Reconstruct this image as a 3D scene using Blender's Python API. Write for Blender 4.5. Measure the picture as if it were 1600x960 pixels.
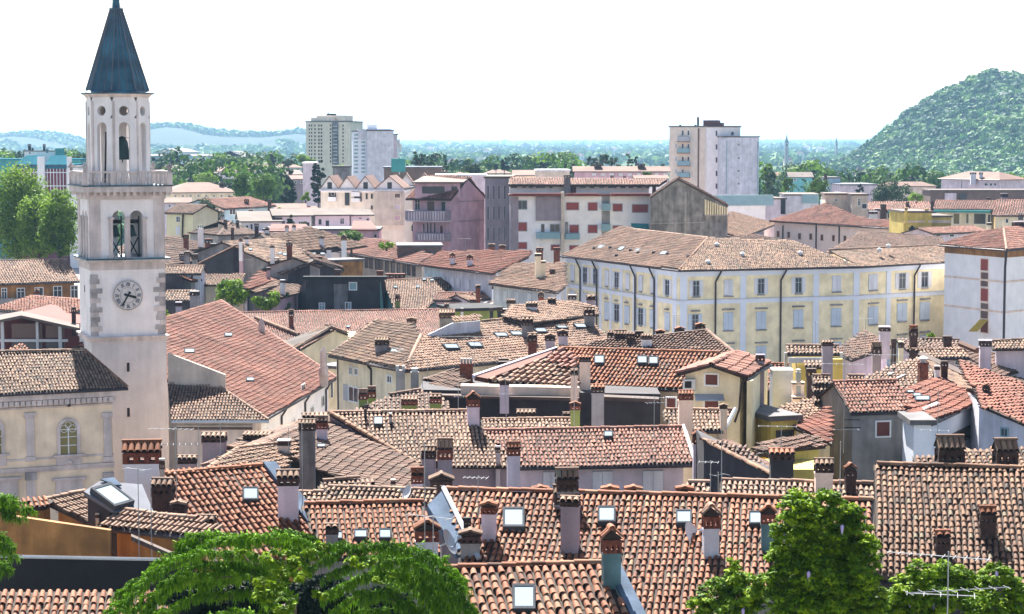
import bpy, math, random
import numpy as np
from mathutils import Vector, Matrix
random.seed(7); np.random.seed(7)
for o in list(bpy.data.objects): bpy.data.objects.remove(o)
sc = bpy.context.scene
# ---------------------------------------------------------------- camera
F = 3200.0; CH = 32.0; PIT = math.atan(262/F)
cd = bpy.data.cameras.new('camera'); cam = bpy.data.objects.new('camera', cd); sc.collection.objects.link(cam)
cd.sensor_width = 36; cd.lens = 36*F/1600; cd.clip_start = 1; cd.clip_end = 60000
cam.location = (0, 0, CH); cam.rotation_euler = (math.pi/2-PIT, 0, 0); sc.camera = cam
# ---------------------------------------------------------------- world and sun
AZ = math.radians(-11); EL = math.radians(47)
w = bpy.data.worlds.new('World'); sc.world = w; w.use_nodes = True
nt = w.node_tree; bg = nt.nodes['Background']; sky = nt.nodes.new('ShaderNodeTexSky'); sky.sky_type = 'NISHITA'; sky.sun_disc = False
sky.sun_elevation = EL; sky.sun_rotation = AZ; sky.air_density = 1.0; sky.dust_density = 1.5; sky.ozone_density = .8
nt.links.new(sky.outputs[0], bg.inputs[0]); bg.inputs[1].default_value = 0.055
sl = bpy.data.lights.new('sun', 'SUN'); sun = bpy.data.objects.new('sun', sl); sc.collection.objects.link(sun)
sl.energy = 5.0; sl.angle = math.radians(.53); sl.color = (1, .95, .87)
sdir = Vector((math.sin(AZ)*math.cos(EL), math.cos(AZ)*math.cos(EL), math.sin(EL)))
sun.rotation_euler = sdir.to_track_quat('Z', 'Y').to_euler(); sun.location = (0, 60, 120)
vs = sc.view_settings; vs.view_transform = 'Standard'; vs.look = 'None'; vs.gamma = 1; vs.exposure = 2.1; vs.use_curve_mapping = False
sc.cycles.max_bounces = 6; sc.cycles.volume_bounces = 1; sc.cycles.diffuse_bounces = 3; sc.cycles.transparent_max_bounces = 8
# ---------------------------------------------------------------- picture point -> place
RT = Vector((1, 0, 0)); FW = Vector((0, math.cos(PIT), -math.sin(PIT))); UP = Vector((0, math.sin(PIT), math.cos(PIT)))
CO = Vector((0, 0, CH))
def ray(x, y): return FW + RT*((x-800)/F) + UP*((480-y)/F)
def U(x, y, z):
    d = ray(x, y); return CO + d*((z-CH)/d.z)
def UD(x, y, D):
    d = ray(x, y); return CO + d*(D/d.y)
def ZY(y, D): return UD(800, y, D).z
def hit(pl, x, y):
    p, n = pl; d = ray(x, y); return CO + d*((p-CO).dot(n)/d.dot(n))
def proj(P):
    r = P-CO; f = r.dot(FW)
    return 800+F*r.dot(RT)/f, 480-F*r.dot(UP)/f
def plane(a, b, pitch):
    """sloping plane through the level line a-b, rising away from the viewer"""
    u = (b-a); u.z = 0; u.normalize(); r = Vector((-u.y, u.x, 0))
    if r.y < 0: r = -r
    t = math.radians(pitch); s = r*math.cos(t)+Vector((0, 0, math.sin(t))); n = u.cross(s)
    if n.z < 0: n = -n
    return (a.copy(), n.normalized())
def vplane(a, b):
    u = (b-a); u.z = 0; n = Vector((-u.y, u.x, 0)).normalized(); return (a.copy(), n)
# ---------------------------------------------------------------- materials
M = {}
def L(nt, a, b): nt.links.new(a, b)
def base(name):
    m = bpy.data.materials.new(name); m.use_nodes = True; M[name] = m; n = m.node_tree; return m, n, n.nodes['Principled BSDF']
def mat(name, c, rough=.85, var=.25, sc_=.8, streak=0, fine=.12, bump=.0, metal=0, spec=.3, c2=None):
    m, n, b = base(name); tc = n.nodes.new('ShaderNodeTexCoord')
    no = n.nodes.new('ShaderNodeTexNoise'); no.inputs['Scale'].default_value = sc_; no.inputs['Detail'].default_value = 6; L(n, tc.outputs['Object'], no.inputs['Vector'])
    cr = n.nodes.new('ShaderNodeValToRGB'); e = cr.color_ramp.elements; e[0].position = .35; e[1].position = .65
    lo = [k*(1-var) for k in (c2 or c)]; hi = [min(1, k*(1+var*.35)) for k in c]
    e[0].color = (*lo, 1); e[1].color = (*hi, 1); L(n, no.outputs['Fac'], cr.inputs[0]); out = cr.outputs[0]
    n2 = n.nodes.new('ShaderNodeTexNoise'); n2.inputs['Scale'].default_value = 14; n2.inputs['Detail'].default_value = 3; L(n, tc.outputs['Object'], n2.inputs['Vector'])
    def mul(fac_out, lo_, hi_, out):
        mr = n.nodes.new('ShaderNodeMapRange'); mr.inputs['From Min'].default_value = .35; mr.inputs['From Max'].default_value = .68; mr.inputs['To Min'].default_value = lo_; mr.inputs['To Max'].default_value = hi_
        L(n, fac_out, mr.inputs['Value']); mx = n.nodes.new('ShaderNodeMix'); mx.data_type = 'RGBA'; mx.blend_type = 'MULTIPLY'; mx.inputs[0].default_value = 1
        L(n, out, mx.inputs[6]); L(n, mr.outputs[0], mx.inputs[7]); return mx.outputs[2]
    out = mul(n2.outputs['Fac'], 1-fine, 1+fine*.3, out)
    if streak:
        mp = n.nodes.new('ShaderNodeMapping'); mp.inputs['Scale'].default_value = (2.2, 2.2, .22); L(n, tc.outputs['Object'], mp.inputs[0])
        n3 = n.nodes.new('ShaderNodeTexNoise'); n3.inputs['Scale'].default_value = 1; n3.inputs['Detail'].default_value = 5; L(n, mp.outputs[0], n3.inputs['Vector'])
        out = mul(n3.outputs['Fac'], 1-streak, 1, out)
    L(n, out, b.inputs['Base Color']); b.inputs['Roughness'].default_value = rough; b.inputs['Metallic'].default_value = metal; b.inputs['Specular IOR Level'].default_value = spec
    if bump:
        bp = n.nodes.new('ShaderNodeBump'); bp.inputs['Strength'].default_value = bump; bp.inputs['Distance'].default_value = .03; L(n, n2.outputs['Fac'], bp.inputs['Height']); L(n, bp.outputs[0], b.inputs['Normal'])
    return m
def tilemat(name, cols, ns=.5, lich=.25):
    m, n, b = base(name); at = n.nodes.new('ShaderNodeAttribute'); at.attribute_name = 'tint'
    cr = n.nodes.new('ShaderNodeValToRGB'); e = cr.color_ramp.elements
    while len(e) < len(cols): e.new(.5)
    for i, c in enumerate(cols): e[i].position = i/(len(cols)-1); e[i].color = (*c, 1)
    L(n, at.outputs['Fac'], cr.inputs[0])
    tc = n.nodes.new('ShaderNodeTexCoord'); no = n.nodes.new('ShaderNodeTexNoise'); no.inputs['Scale'].default_value = 9; no.inputs['Detail'].default_value = 4; L(n, tc.outputs['Object'], no.inputs['Vector'])
    mr = n.nodes.new('ShaderNodeMapRange'); mr.inputs['From Min'].default_value = .52; mr.inputs['From Max'].default_value = .7; mr.inputs['To Max'].default_value = lich; L(n, no.outputs['Fac'], mr.inputs['Value'])
    mx = n.nodes.new('ShaderNodeMix'); mx.data_type = 'RGBA'; mx.inputs[7].default_value = (.20, .18, .13, 1); L(n, mr.outputs[0], mx.inputs[0]); L(n, cr.outputs[0], mx.inputs[6])
    no2 = n.nodes.new('ShaderNodeTexNoise'); no2.inputs['Scale'].default_value = ns; no2.inputs['Detail'].default_value = 5; L(n, tc.outputs['Object'], no2.inputs['Vector'])
    m2 = n.nodes.new('ShaderNodeMapRange'); m2.inputs['From Min'].default_value = .3; m2.inputs['From Max'].default_value = .7; m2.inputs['To Min'].default_value = .6; m2.inputs['To Max'].default_value = 1.15; L(n, no2.outputs['Fac'], m2.inputs['Value'])
    m3 = n.nodes.new('ShaderNodeMix'); m3.data_type = 'RGBA'; m3.blend_type = 'MULTIPLY'; m3.inputs[0].default_value = 1; L(n, mx.outputs[2], m3.inputs[6]); L(n, m2.outputs[0], m3.inputs[7])
    L(n, m3.outputs[2], b.inputs['Base Color']); b.inputs['Roughness'].default_value = .82; b.inputs['Specular IOR Level'].default_value = .3
    return m
def leafmat(name, cols, tr=.35):
    m, n, b = base(name); at = n.nodes.new('ShaderNodeAttribute'); at.attribute_name = 'tint'
    cr = n.nodes.new('ShaderNodeValToRGB'); e = cr.color_ramp.elements
    while len(e) < len(cols): e.new(.5)
    for i, c in enumerate(cols): e[i].position = i/(len(cols)-1); e[i].color = (*c, 1)
    L(n, at.outputs['Fac'], cr.inputs[0]); L(n, cr.outputs[0], b.inputs['Base Color']); b.inputs['Roughness'].default_value = .7; b.inputs['Specular IOR Level'].default_value = .15
    t = n.nodes.new('ShaderNodeBsdfTranslucent'); L(n, cr.outputs[0], t.inputs[0]); ms = n.nodes.new('ShaderNodeMixShader'); ms.inputs[0].default_value = tr
    L(n, b.outputs[0], ms.inputs[1]); L(n, t.outputs[0], ms.inputs[2]); L(n, ms.outputs[0], n.nodes['Material Output'].inputs[0]); return m
def glassmat(name, c, rough=.12, spec=.5, metal=0):
    m, n, b = base(name); b.inputs['Base Color'].default_value = (*c, 1); b.inputs['Roughness'].default_value = rough; b.inputs['Specular IOR Level'].default_value = spec; b.inputs['Metallic'].default_value = metal; return m
tilemat('tile_channel', [(.02, .014, .012), (.045, .03, .025), (.06, .04, .03), (.08, .055, .04), (.06, .055, .04)])  # near-black channels: dirt plus the shade of the deep gaps put into the colour
mat('skylight_frame', (.07, .075, .085), rough=1, spec=.02)
T_RED = 'tile_red'; T_OLD = 'tile_old'; T_PALE = 'tile_pale'; T_DARK = 'tile_dark'; T_BRN = 'tile_brown'; T_FLAT = 'tile_flat'
tilemat('tile_red', [(0.091, 0.03, 0.015), (0.208, 0.058, 0.018), (0.265, 0.079, 0.028), (0.295, 0.109, 0.043), (0.225, 0.139, 0.074)])
tilemat('tile_front', [(0.09, 0.027, 0.012), (0.211, 0.068, 0.029), (0.292, 0.099, 0.042), (0.335, 0.142, 0.075), (0.226, 0.169, 0.101)], lich=.3)
tilemat('tile_old', [(0.055, 0.033, 0.027), (0.16, 0.087, 0.055), (0.244, 0.139, 0.09), (0.326, 0.201, 0.127), (0.195, 0.158, 0.11)], lich=.4)
tilemat('tile_pale', [(0.116, 0.051, 0.033), (0.221, 0.118, 0.077), (0.283, 0.162, 0.105), (0.335, 0.206, 0.14), (0.215, 0.168, 0.122)], lich=.25)
tilemat('tile_dark', [(0.027, 0.014, 0.01), (0.123, 0.054, 0.031), (0.207, 0.097, 0.051), (0.273, 0.144, 0.08), (0.183, 0.137, 0.082)], lich=.35)
tilemat('tile_brown', [(0.048, 0.024, 0.019), (0.131, 0.065, 0.045), (0.172, 0.091, 0.062), (0.206, 0.117, 0.082), (0.166, 0.126, 0.09)], lich=.3)
tilemat('tile_scarlet', [(0.146, 0.036, 0.019), (0.205, 0.057, 0.031), (0.233, 0.07, 0.04), (0.253, 0.089, 0.053), (0.24, 0.113, 0.072)], lich=.12)
tilemat('tile_rose', [(0.127, 0.042, 0.027), (0.222, 0.082, 0.056), (0.279, 0.109, 0.072), (0.32, 0.148, 0.103), (0.238, 0.157, 0.112)], lich=.2)
def pl(name, c, **k): mat('plaster_'+name, c, **{**dict(var=.18, streak=.18, fine=.08), **k})
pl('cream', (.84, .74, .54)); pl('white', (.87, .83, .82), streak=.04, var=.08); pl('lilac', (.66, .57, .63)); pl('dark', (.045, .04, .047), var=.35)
pl('grey', (.34, .32, .31), var=.28, streak=.25); pl('orange', (.40, .19, .06), var=.4, streak=.35); pl('yellow', (.68, .52, .13)); pl('lemon', (.76, .70, .46), streak=.06, var=.08)
pl('paleblue', (.72, .76, .84), streak=.02, var=.05); pl('pink', (.60, .39, .45)); pl('peach', (.86, .66, .53)); pl('teal', (.13, .30, .27)); pl('tealgrey', (.12, .22, .24), var=.3)
pl('green', (.24, .28, .07)); pl('beige', (.64, .53, .44)); pl('rust', (.20, .045, .035)); pl('concrete', (.25, .235, .24), var=.45, streak=.4); pl('church', (.92, .74, .54), streak=.1)
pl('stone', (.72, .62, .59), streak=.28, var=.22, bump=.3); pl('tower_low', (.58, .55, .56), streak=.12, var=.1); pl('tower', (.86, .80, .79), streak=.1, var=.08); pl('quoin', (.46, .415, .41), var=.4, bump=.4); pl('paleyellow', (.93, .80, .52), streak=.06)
pl('brown', (.17, .11, .09)); pl('sand', (.80, .69, .58), var=.1, streak=.12); pl('salmonwall', (.93, .73, .61), streak=.05, var=.06); pl('skyblue', (.45, .60, .70)); pl('palegrey', (.66, .66, .72)); pl('darkred', (.20, .02, .028), var=.1); pl('mauve', (.34, .28, .31)); pl('aqua', (.16, .46, .50), var=.1)
mat('brick', (.20, .06, .035), var=.4, sc_=5, fine=.3); mat('brick_dark', (.07, .038, .03), var=.4, sc_=5, fine=.3)
mat('bed', (.045, .03, .024), var=.3); mat('eave_wood', (.09, .06, .05), var=.3); mat('gutter', (.045, .035, .04), rough=.5, metal=.3, var=.2); mat('copper', (.03, .13, .19), rough=.6, metal=.1, var=.45, sc_=.7, streak=.3, spec=.5, c2=(.02, .085, .14))
mat('flashing', (.11, .145, .20), rough=1, var=.35, spec=.03); mat('metal_white', (.55, .56, .57), rough=.8, var=.1, spec=.1); mat('metal_alu', (.42, .43, .44), rough=.9, var=.1, spec=.1); mat('metal_grey', (.38, .40, .42), rough=.4, metal=.6, var=.2); mat('metal_dark', (.04, .04, .045), rough=.85, spec=.1)
mat('frame_white', (.80, .80, .80), var=.06); mat('shutter_blue', (.55, .62, .70), var=.1); mat('shutter_white', (.74, .74, .78), var=.1, streak=.15); mat('shutter_brown', (.16, .055, .045), var=.2); mat('shutter_red', (.30, .06, .05), var=.1)
mat('frame_grey', (.42, .44, .47), var=.15); mat('bronze', (.05, .09, .085), rough=.5, metal=.5, var=.4); mat('awning_yellow', (.50, .33, .04)); mat('awning_stripe', (.45, .45, .47)); mat('bark', (.10, .075, .05), var=.4, sc_=4, bump=.5)
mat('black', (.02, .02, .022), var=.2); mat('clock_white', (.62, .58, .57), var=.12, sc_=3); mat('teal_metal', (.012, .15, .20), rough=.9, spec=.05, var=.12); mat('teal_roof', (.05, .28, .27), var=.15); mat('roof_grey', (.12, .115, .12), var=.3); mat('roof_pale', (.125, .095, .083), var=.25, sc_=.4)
mat('roof_slate', (.12, .13, .16), var=.2); mat('glass_blue', (.24, .38, .42), rough=.6, var=.1, spec=.2); mat('petal', (.45, .36, .62))
glassmat('pane', (.035, .04, .05), .15); glassmat('skylight_pane', (.26, .32, .36), 1, .02); glassmat('pane_amber', (.20, .17, .05), .2); glassmat('pane_brown', (.10, .045, .035), .3)  # skylight_pane: sky reflection put into a matt pale base colour
leafmat('leaf_fresh', [(0.006, 0.018, 0.006), (0.025, 0.065, 0.01), (0.07, 0.15, 0.015), (0.15, 0.26, 0.03)], 0.3)
leafmat('leaf_wisteria', [(.006, .02, .002), (.04, .10, .004), (.16, .28, .006), (.31, .42, .012)], .22)
leafmat('leaf_cedar', [(.01, .035, .003), (.05, .13, .005), (.13, .28, .01), (.24, .40, .015)], .25)
leafmat('leaf_dark', [(0.006, 0.018, 0.01), (0.015, 0.04, 0.018), (0.03, 0.07, 0.025), (0.05, 0.11, 0.035)], 0.15)
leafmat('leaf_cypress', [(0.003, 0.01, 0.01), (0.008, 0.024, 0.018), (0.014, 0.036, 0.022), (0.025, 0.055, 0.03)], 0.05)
leafmat('leaf_plane', [(0.015, 0.04, 0.008), (0.06, 0.12, 0.015), (0.15, 0.26, 0.025), (0.27, 0.4, 0.05)], 0.35)
leafmat('leaf_forest', [(.012, .045, .035), (.035, .10, .05), (.085, .19, .055), (.19, .30, .08)], .22)
# ---------------------------------------------------------------- building helpers
ORG = {}
def thing(name, label, cat, loc, group=None):
    o = bpy.data.objects.new(name, None); sc.collection.objects.link(o); o.location = loc; o.empty_display_size = .5
    o['label'] = label; o['category'] = cat
    if group: o['group'] = group
    ORG[o.name] = Vector(loc); return o
class MB:
    def __init__(s): s.v = []; s.f = []
    def poly(s, pts): i = len(s.v); s.v += [tuple(p) for p in pts]; s.f.append(tuple(range(i, i+len(pts)))); return s
    def box8(s, p):
        i = len(s.v); s.v += [tuple(q) for q in p]
        for f in ((0, 3, 2, 1), (4, 5, 6, 7), (0, 1, 5, 4), (1, 2, 6, 5), (2, 3, 7, 6), (3, 0, 4, 7)): s.f.append(tuple(i+k for k in f))
        return s
    def ob(s, c, ex, ey, ez, top=1.0):
        """box about c with half vectors; top scales the upper face"""
        c = Vector(c); return s.box8([c-ex-ey-ez, c+ex-ey-ez, c+ex+ey-ez, c-ex+ey-ez, c-ex*top-ey*top+ez, c+ex*top-ey*top+ez, c+ex*top+ey*top+ez, c-ex*top+ey*top+ez])
    def bx(s, x0, y0, z0, x1, y1, z1, T=None):
        p = [Vector(q) for q in ((x0, y0, z0), (x1, y0, z0), (x1, y1, z0), (x0, y1, z0), (x0, y0, z1), (x1, y0, z1), (x1, y1, z1), (x0, y1, z1))]
        if T is not None: p = [T @ q for q in p]
        return s.box8(p)
    def tube(s, a, b, r, n=6, r2=None):
        a = Vector(a); b = Vector(b); d = (b-a).normalized(); x = d.orthogonal().normalized(); y = d.cross(x); r2 = r if r2 is None else r2; i = len(s.v)
        for p, q in ((a, r), (b, r2)):
            for k in range(n): t = 2*math.pi*k/n; s.v.append(tuple(p+x*q*math.cos(t)+y*q*math.sin(t)))
        for k in range(n): s.f.append((i+k, i+(k+1) % n, i+n+(k+1) % n, i+n+k))
        s.f.append(tuple(i+k for k in range(n))[::-1]); s.f.append(tuple(i+n+k for k in range(n))); return s
    def lathe(s, c, prof, n=12, rot=0):
        c = Vector(c); i = len(s.v)
        for r, z in prof:
            for k in range(n): t = 2*math.pi*k/n+rot; s.v.append((c.x+r*math.cos(t), c.y+r*math.sin(t), c.z+z))
        for j in range(len(prof)-1):
            for k in range(n): s.f.append((i+j*n+k, i+j*n+(k+1) % n, i+(j+1)*n+(k+1) % n, i+(j+1)*n+k))
        s.f.append(tuple(i+k for k in range(n))[::-1]); s.f.append(tuple(i+(len(prof)-1)*n+k for k in range(n))); return s
    def prism(s, top, zb):
        """closed body under the polygon top (world points), down to zb"""
        n = len(top); b = [Vector((p.x, p.y, zb if not callable(zb) else zb(p))) for p in top]; i = len(s.v); s.v += [tuple(p) for p in top]+[tuple(p) for p in b]
        s.f.append(tuple(i+k for k in range(n))); s.f.append(tuple(i+n+k for k in range(n))[::-1])
        for k in range(n): s.f.append((i+k, i+n+k, i+n+(k+1) % n, i+(k+1) % n))
        return s
    def slab(s, top, t):
        n = len(top); i = len(s.v); s.v += [tuple(p) for p in top]+[(p.x, p.y, p.z-t) for p in top]
        s.f.append(tuple(i+k for k in range(n))); s.f.append(tuple(i+n+k for k in range(n))[::-1])
        for k in range(n): s.f.append((i+k, i+n+k, i+n+(k+1) % n, i+(k+1) % n))
        return s
def link(me, name, m, par, kind=None, smooth=False):
    o = bpy.data.objects.new(name, me); sc.collection.objects.link(o)
    if m and not me.materials: me.materials.append(M[m] if isinstance(m, str) else m)
    if par is not None: o.parent = par; ORG[o.name] = ORG[par.name]
    else: ORG[o.name] = Vector((0, 0, 0))
    if kind: o['kind'] = kind
    if smooth: me.polygons.foreach_set('use_smooth', [True]*len(me.polygons))
    return o
def part(mb, name, m, par, kind=None, smooth=False):
    if not mb.f: return None
    org = ORG[par.name] if par is not None else Vector((0, 0, 0))
    me = bpy.data.meshes.new(name); a = np.array(mb.v)-np.array(org); me.from_pydata(a.tolist(), [], mb.f); me.update()
    return link(me, name, m, par, kind, smooth)
def npmesh(name, V, Fq, tint=None, per=None):
    """mesh from arrays: V (n,3), Fq (m,k) faces, tint per face"""
    me = bpy.data.meshes.new(name); m, k = Fq.shape
    me.vertices.add(len(V)); me.vertices.foreach_set('co', V.astype(np.float32).ravel()); me.loops.add(m*k); me.loops.foreach_set('vertex_index', Fq.astype(np.int32).ravel())
    me.polygons.add(m); me.polygons.foreach_set('loop_start', np.arange(0, m*k, k, dtype=np.int32))
    if tint is not None:
        at = me.attributes.new('tint', 'FLOAT', 'FACE'); at.data.foreach_set('value', tint.astype(np.float32))
    me.update(calc_edges=True); return me
def inpoly(X, Y, P):
    r = np.zeros(X.shape, bool); n = len(P)
    for i in range(n):
        x1, y1 = P[i]; x2, y2 = P[(i+1) % n]
        if y1 == y2: continue
        c = ((Y < y1) != (Y < y2)) & (X < (x2-x1)*(Y-y1)/(y2-y1)+x1); r ^= c
    return r
def barrel(w, l, ns, up=1):
    """template of one barrel tile: x across, y down the slope, z out"""
    V = []; 
    for j, (y, k, dz) in enumerate(((-l*.12, .78, .0), (l, 1., .03))):
        for i in range(ns+1):
            t = math.pi*i/ns; r = w*(.395 if up > 0 else .44)*k; V.append((-r*math.cos(t), y, up*r*(1.08 if up > 0 else .9)*math.sin(t)+dz))
    Fq = [(i, i+1, ns+2+i, ns+1+i) for i in range(ns)]
    return np.array(V), np.array(Fq)
NTILE = [0]; TV = {}
def tiles(par, pts, tm, w=.2, l=.36, near=0, ns=None, ch=None, off=.0, patch=.5, drop=0):
    n = Vector((0, 0, 0))
    for i in range(len(pts)): a, b = pts[i], pts[(i+1) % len(pts)]; n += Vector(((a.y-b.y)*(a.z+b.z), (a.z-b.z)*(a.x+b.x), (a.x-b.x)*(a.y+b.y)))
    n.normalize(); n = -n if n.z < 0 else n
    d = Vector((0, 0, -1)); d = (d-n*d.dot(n)).normalized(); s = d.cross(n)
    o = pts[0]; P = [((p-o).dot(s), (p-o).dot(d)) for p in pts]; xs = [p[0] for p in P]; ys = [p[1] for p in P]
    D = sum(p.y for p in pts)/len(pts)
    if ns is None: ns = 6 if D < 85 else (4 if D < 125 else 3)
    if ch is None: ch = D < 125
    I = np.arange(min(xs)+w*.5, max(xs), w); J = np.arange(max(ys)-l, min(ys)-l, -l)
    X, Y = np.meshgrid(I, J); X = X.ravel(); Y = Y.ravel(); k = inpoly(X, Y+l*.5, P); X = X[k]; Y = Y[k]; N = len(X)
    if N == 0: return
    ph = random.random()*50; X = X+np.random.normal(0, w*.045, N)+w*.13*np.sin(Y*.8+ph+X*.3); Y = Y+np.random.normal(0, l*.05, N)+.05*np.sin(X*.7+ph); rot = np.random.normal(0, .04, N); zz = np.random.normal(0, .008, N)+.035*np.sin(X*.55+ph)*np.sin(Y*.6+ph*2)
    pt = np.sin(X*.9+ph)*np.sin(Y*.7+ph*1.3)+.6*np.sin(X*2.3+Y*1.1+ph*.7)
    tint = np.clip(.5+.19*np.random.normal(0, 1, N)+.07*patch*pt, 0, 1); tint[np.random.rand(N) < .03] = .02
    org = ORG[par.name]; S, Dv, Nn, O = [np.array(q) for q in (s, d, n, o-org)]
    P0 = O+X[:, None]*S+Y[:, None]*Dv+(off+zz)[:, None]*Nn
    C = np.cos(rot)[:, None]; Sn = np.sin(rot)[:, None]; ax = S*C+Dv*Sn; ay = Dv*C-S*Sn
    indiv = np.zeros(N, bool)
    if near:
        W = P0+np.array(org)-np.array(CO); f = W@np.array(FW); px = 800+F*W[:, 0]/f; py = 480-F*(W@np.array(UP))/f
        ok = (px > 0) & (px < 1600) & (py < 962); c = np.where(ok, f, 1e9); idx = np.argsort(c)[:near]; idx = idx[ok[idx]]; indiv[idx] = True
        if (tm, w) not in TV:
            TV[tm, w] = []
            for q in range(14):
                Vt, Ft = barrel(w, l, ns); me = npmesh('roof_tile', Vt, Ft, np.full(len(Ft), np.clip(.5+.19*np.random.normal(), 0, 1))); me.materials.append(M[tm]); TV[tm, w].append(me)
        Nv = Vector(Nn)
        for i in idx:
            t = bpy.data.objects.new('roof_tile', random.choice(TV[tm, w])); a, b, c_ = Vector(ax[i]), Vector(ay[i]), Nv
            mt = Matrix((a, b, c_)).transposed().to_4x4(); mt.translation = Vector(P0[i]); t.matrix_basis = mt; t.parent = par; sc.collection.objects.link(t)
    def emit(sel, up, o2, ns_, name):
        Vt, Ft = barrel(w, l, ns_, up); m = sel.sum()
        if m == 0: return
        Q = P0[sel][:, None, :]+o2*S+Vt[None, :, 0, None]*ax[sel][:, None, :]+Vt[None, :, 1, None]*ay[sel][:, None, :]+(Vt[None, :, 2, None])*Nn
        Fq = (Ft[None]+(np.arange(m)*len(Vt))[:, None, None]).reshape(-1, 4); me = npmesh(name, Q.reshape(-1, 3), Fq, np.repeat(tint[sel], len(Ft))); NTILE[0] += len(Fq)*2
        link(me, name, tm, par, 'stuff')
    emit(~indiv, 1, 0., ns, 'roof_tiles')
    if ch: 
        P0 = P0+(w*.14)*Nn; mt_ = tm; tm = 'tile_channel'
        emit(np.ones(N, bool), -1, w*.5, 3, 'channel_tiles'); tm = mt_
def ridge(par, a, b, tm, r=.13, near=False, ln=.42, name='ridge_tile'):
    d = b-a; n = max(1, int(d.length/ln)); mb = MB(); u = d.normalized(); s = u.cross(Vector((0, 0, 1))).normalized(); V = []; Fq = []; T = []
    for k in range(n):
        p = a+d*(k/n)+Vector((0, 0, random.uniform(-.012, .012))); q = p+d/n*1.12; i = 0; v = []
        for pt, rr in ((p, r*1.08), (q, r*.9)):
            for j in range(6): t = math.pi*j/5; v.append(pt+s*rr*math.cos(t)+Vector((0, 0, rr*math.sin(t)*.9+.03)))
        f = [(j, j+1, 7+j, 6+j) for j in range(5)]; tt = np.clip(.5+.17*np.random.normal(), 0, 1)
        if near:
            A = np.array(v)-np.array(ORG[par.name]); me = npmesh(name, A, np.array(f), np.full(5, tt)); link(me, name, tm, par)
        else: V += [tuple(x-ORG[par.name]) for x in v]; Fq += [tuple(6*2*k+y for y in x) for x in f]; T += [tt]*5
    if not near: link(npmesh(name+'s', np.array(V), np.array(Fq), np.array(T)), name+'s', tm, par, 'stuff')
def inset(pts, ds):
    n = len(pts); 
    ar = sum(pts[i].x*pts[(i+1) % n].y-pts[(i+1) % n].x*pts[i].y for i in range(n)); sg = 1 if ar > 0 else -1
    L_ = []
    for i in range(n):
        a, b = pts[i], pts[(i+1) % n]; u = Vector((b.x-a.x, b.y-a.y)); u = u/max(u.length, 1e-6); nn = Vector((-u.y, u.x))*sg; L_.append((Vector((a.x, a.y))+nn*ds[i], u))
    out = []
    for i in range(n):
        (p, u), (q, v) = L_[i-1], L_[i]; cr = u.x*v.y-u.y*v.x
        if abs(cr) < .05: r = q
        else: w_ = q-p; t = (w_.x*v.y-w_.y*v.x)/cr; r = p+u*t
        out.append(r)
    return out
def planez(pts):
    n = Vector((0, 0, 0))
    for i in range(len(pts)): a, b = pts[i], pts[(i+1) % len(pts)]; n += Vector(((a.y-b.y)*(a.z+b.z), (a.z-b.z)*(a.x+b.x), (a.x-b.x)*(a.y+b.y)))
    n.normalize(); c = sum(pts, Vector((0, 0, 0)))/len(pts)
    return lambda x, y: c.z-(n.x*(x-c.x)+n.y*(y-c.y))/n.z
def gutter(par, a, b, r=.09, m='gutter'):
    mb = MB(); mb.tube(a-Vector((0, 0, .1)), b-Vector((0, 0, .1)), r, 6); return part(mb, 'gutter', m, par)
def pipe(par, pts, r=.07, m='gutter'):
    mb = MB()
    for a, b in zip(pts, pts[1:]): mb.tube(a, b, r, 6)
    return part(mb, 'downpipe', m, par)
class W: pass
def inw(a, b, d): u = (b-a); u = Vector((u.x, u.y, 0)).normalized(); n = Vector((-u.y, u.x, 0)); n = n if n.y > 0 else -n; return n*d
def roofpoly(par, pts, tm=T_OLD, w=.2, l=.36, near=0, wall='plaster_grey', ov=.35, zb=0, gut=(), rid=(), t=.14, flat=False, rm=None):
    """one roof plane with what stands below it; returns the wall lines"""
    rf = part(MB().slab(pts, t), 'roof', rm or 'bed', par)
    if not flat: tiles(rf, pts, tm, w, l, near)
    for i in rid: ridge(rf, pts[i], pts[(i+1) % len(pts)], tm, near=bool(near))
    for i in gut: gutter(par, pts[i], pts[(i+1) % len(pts)])
    if wall:
        ds = ov if isinstance(ov, (list, tuple)) else [ov]*len(pts); q = inset(pts, ds); zf = planez(pts); top = [Vector((p.x, p.y, zf(p.x, p.y)-t-.004)) for p in q]
        part(MB().prism(top, zb), 'wall', wall, par); return top
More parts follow.
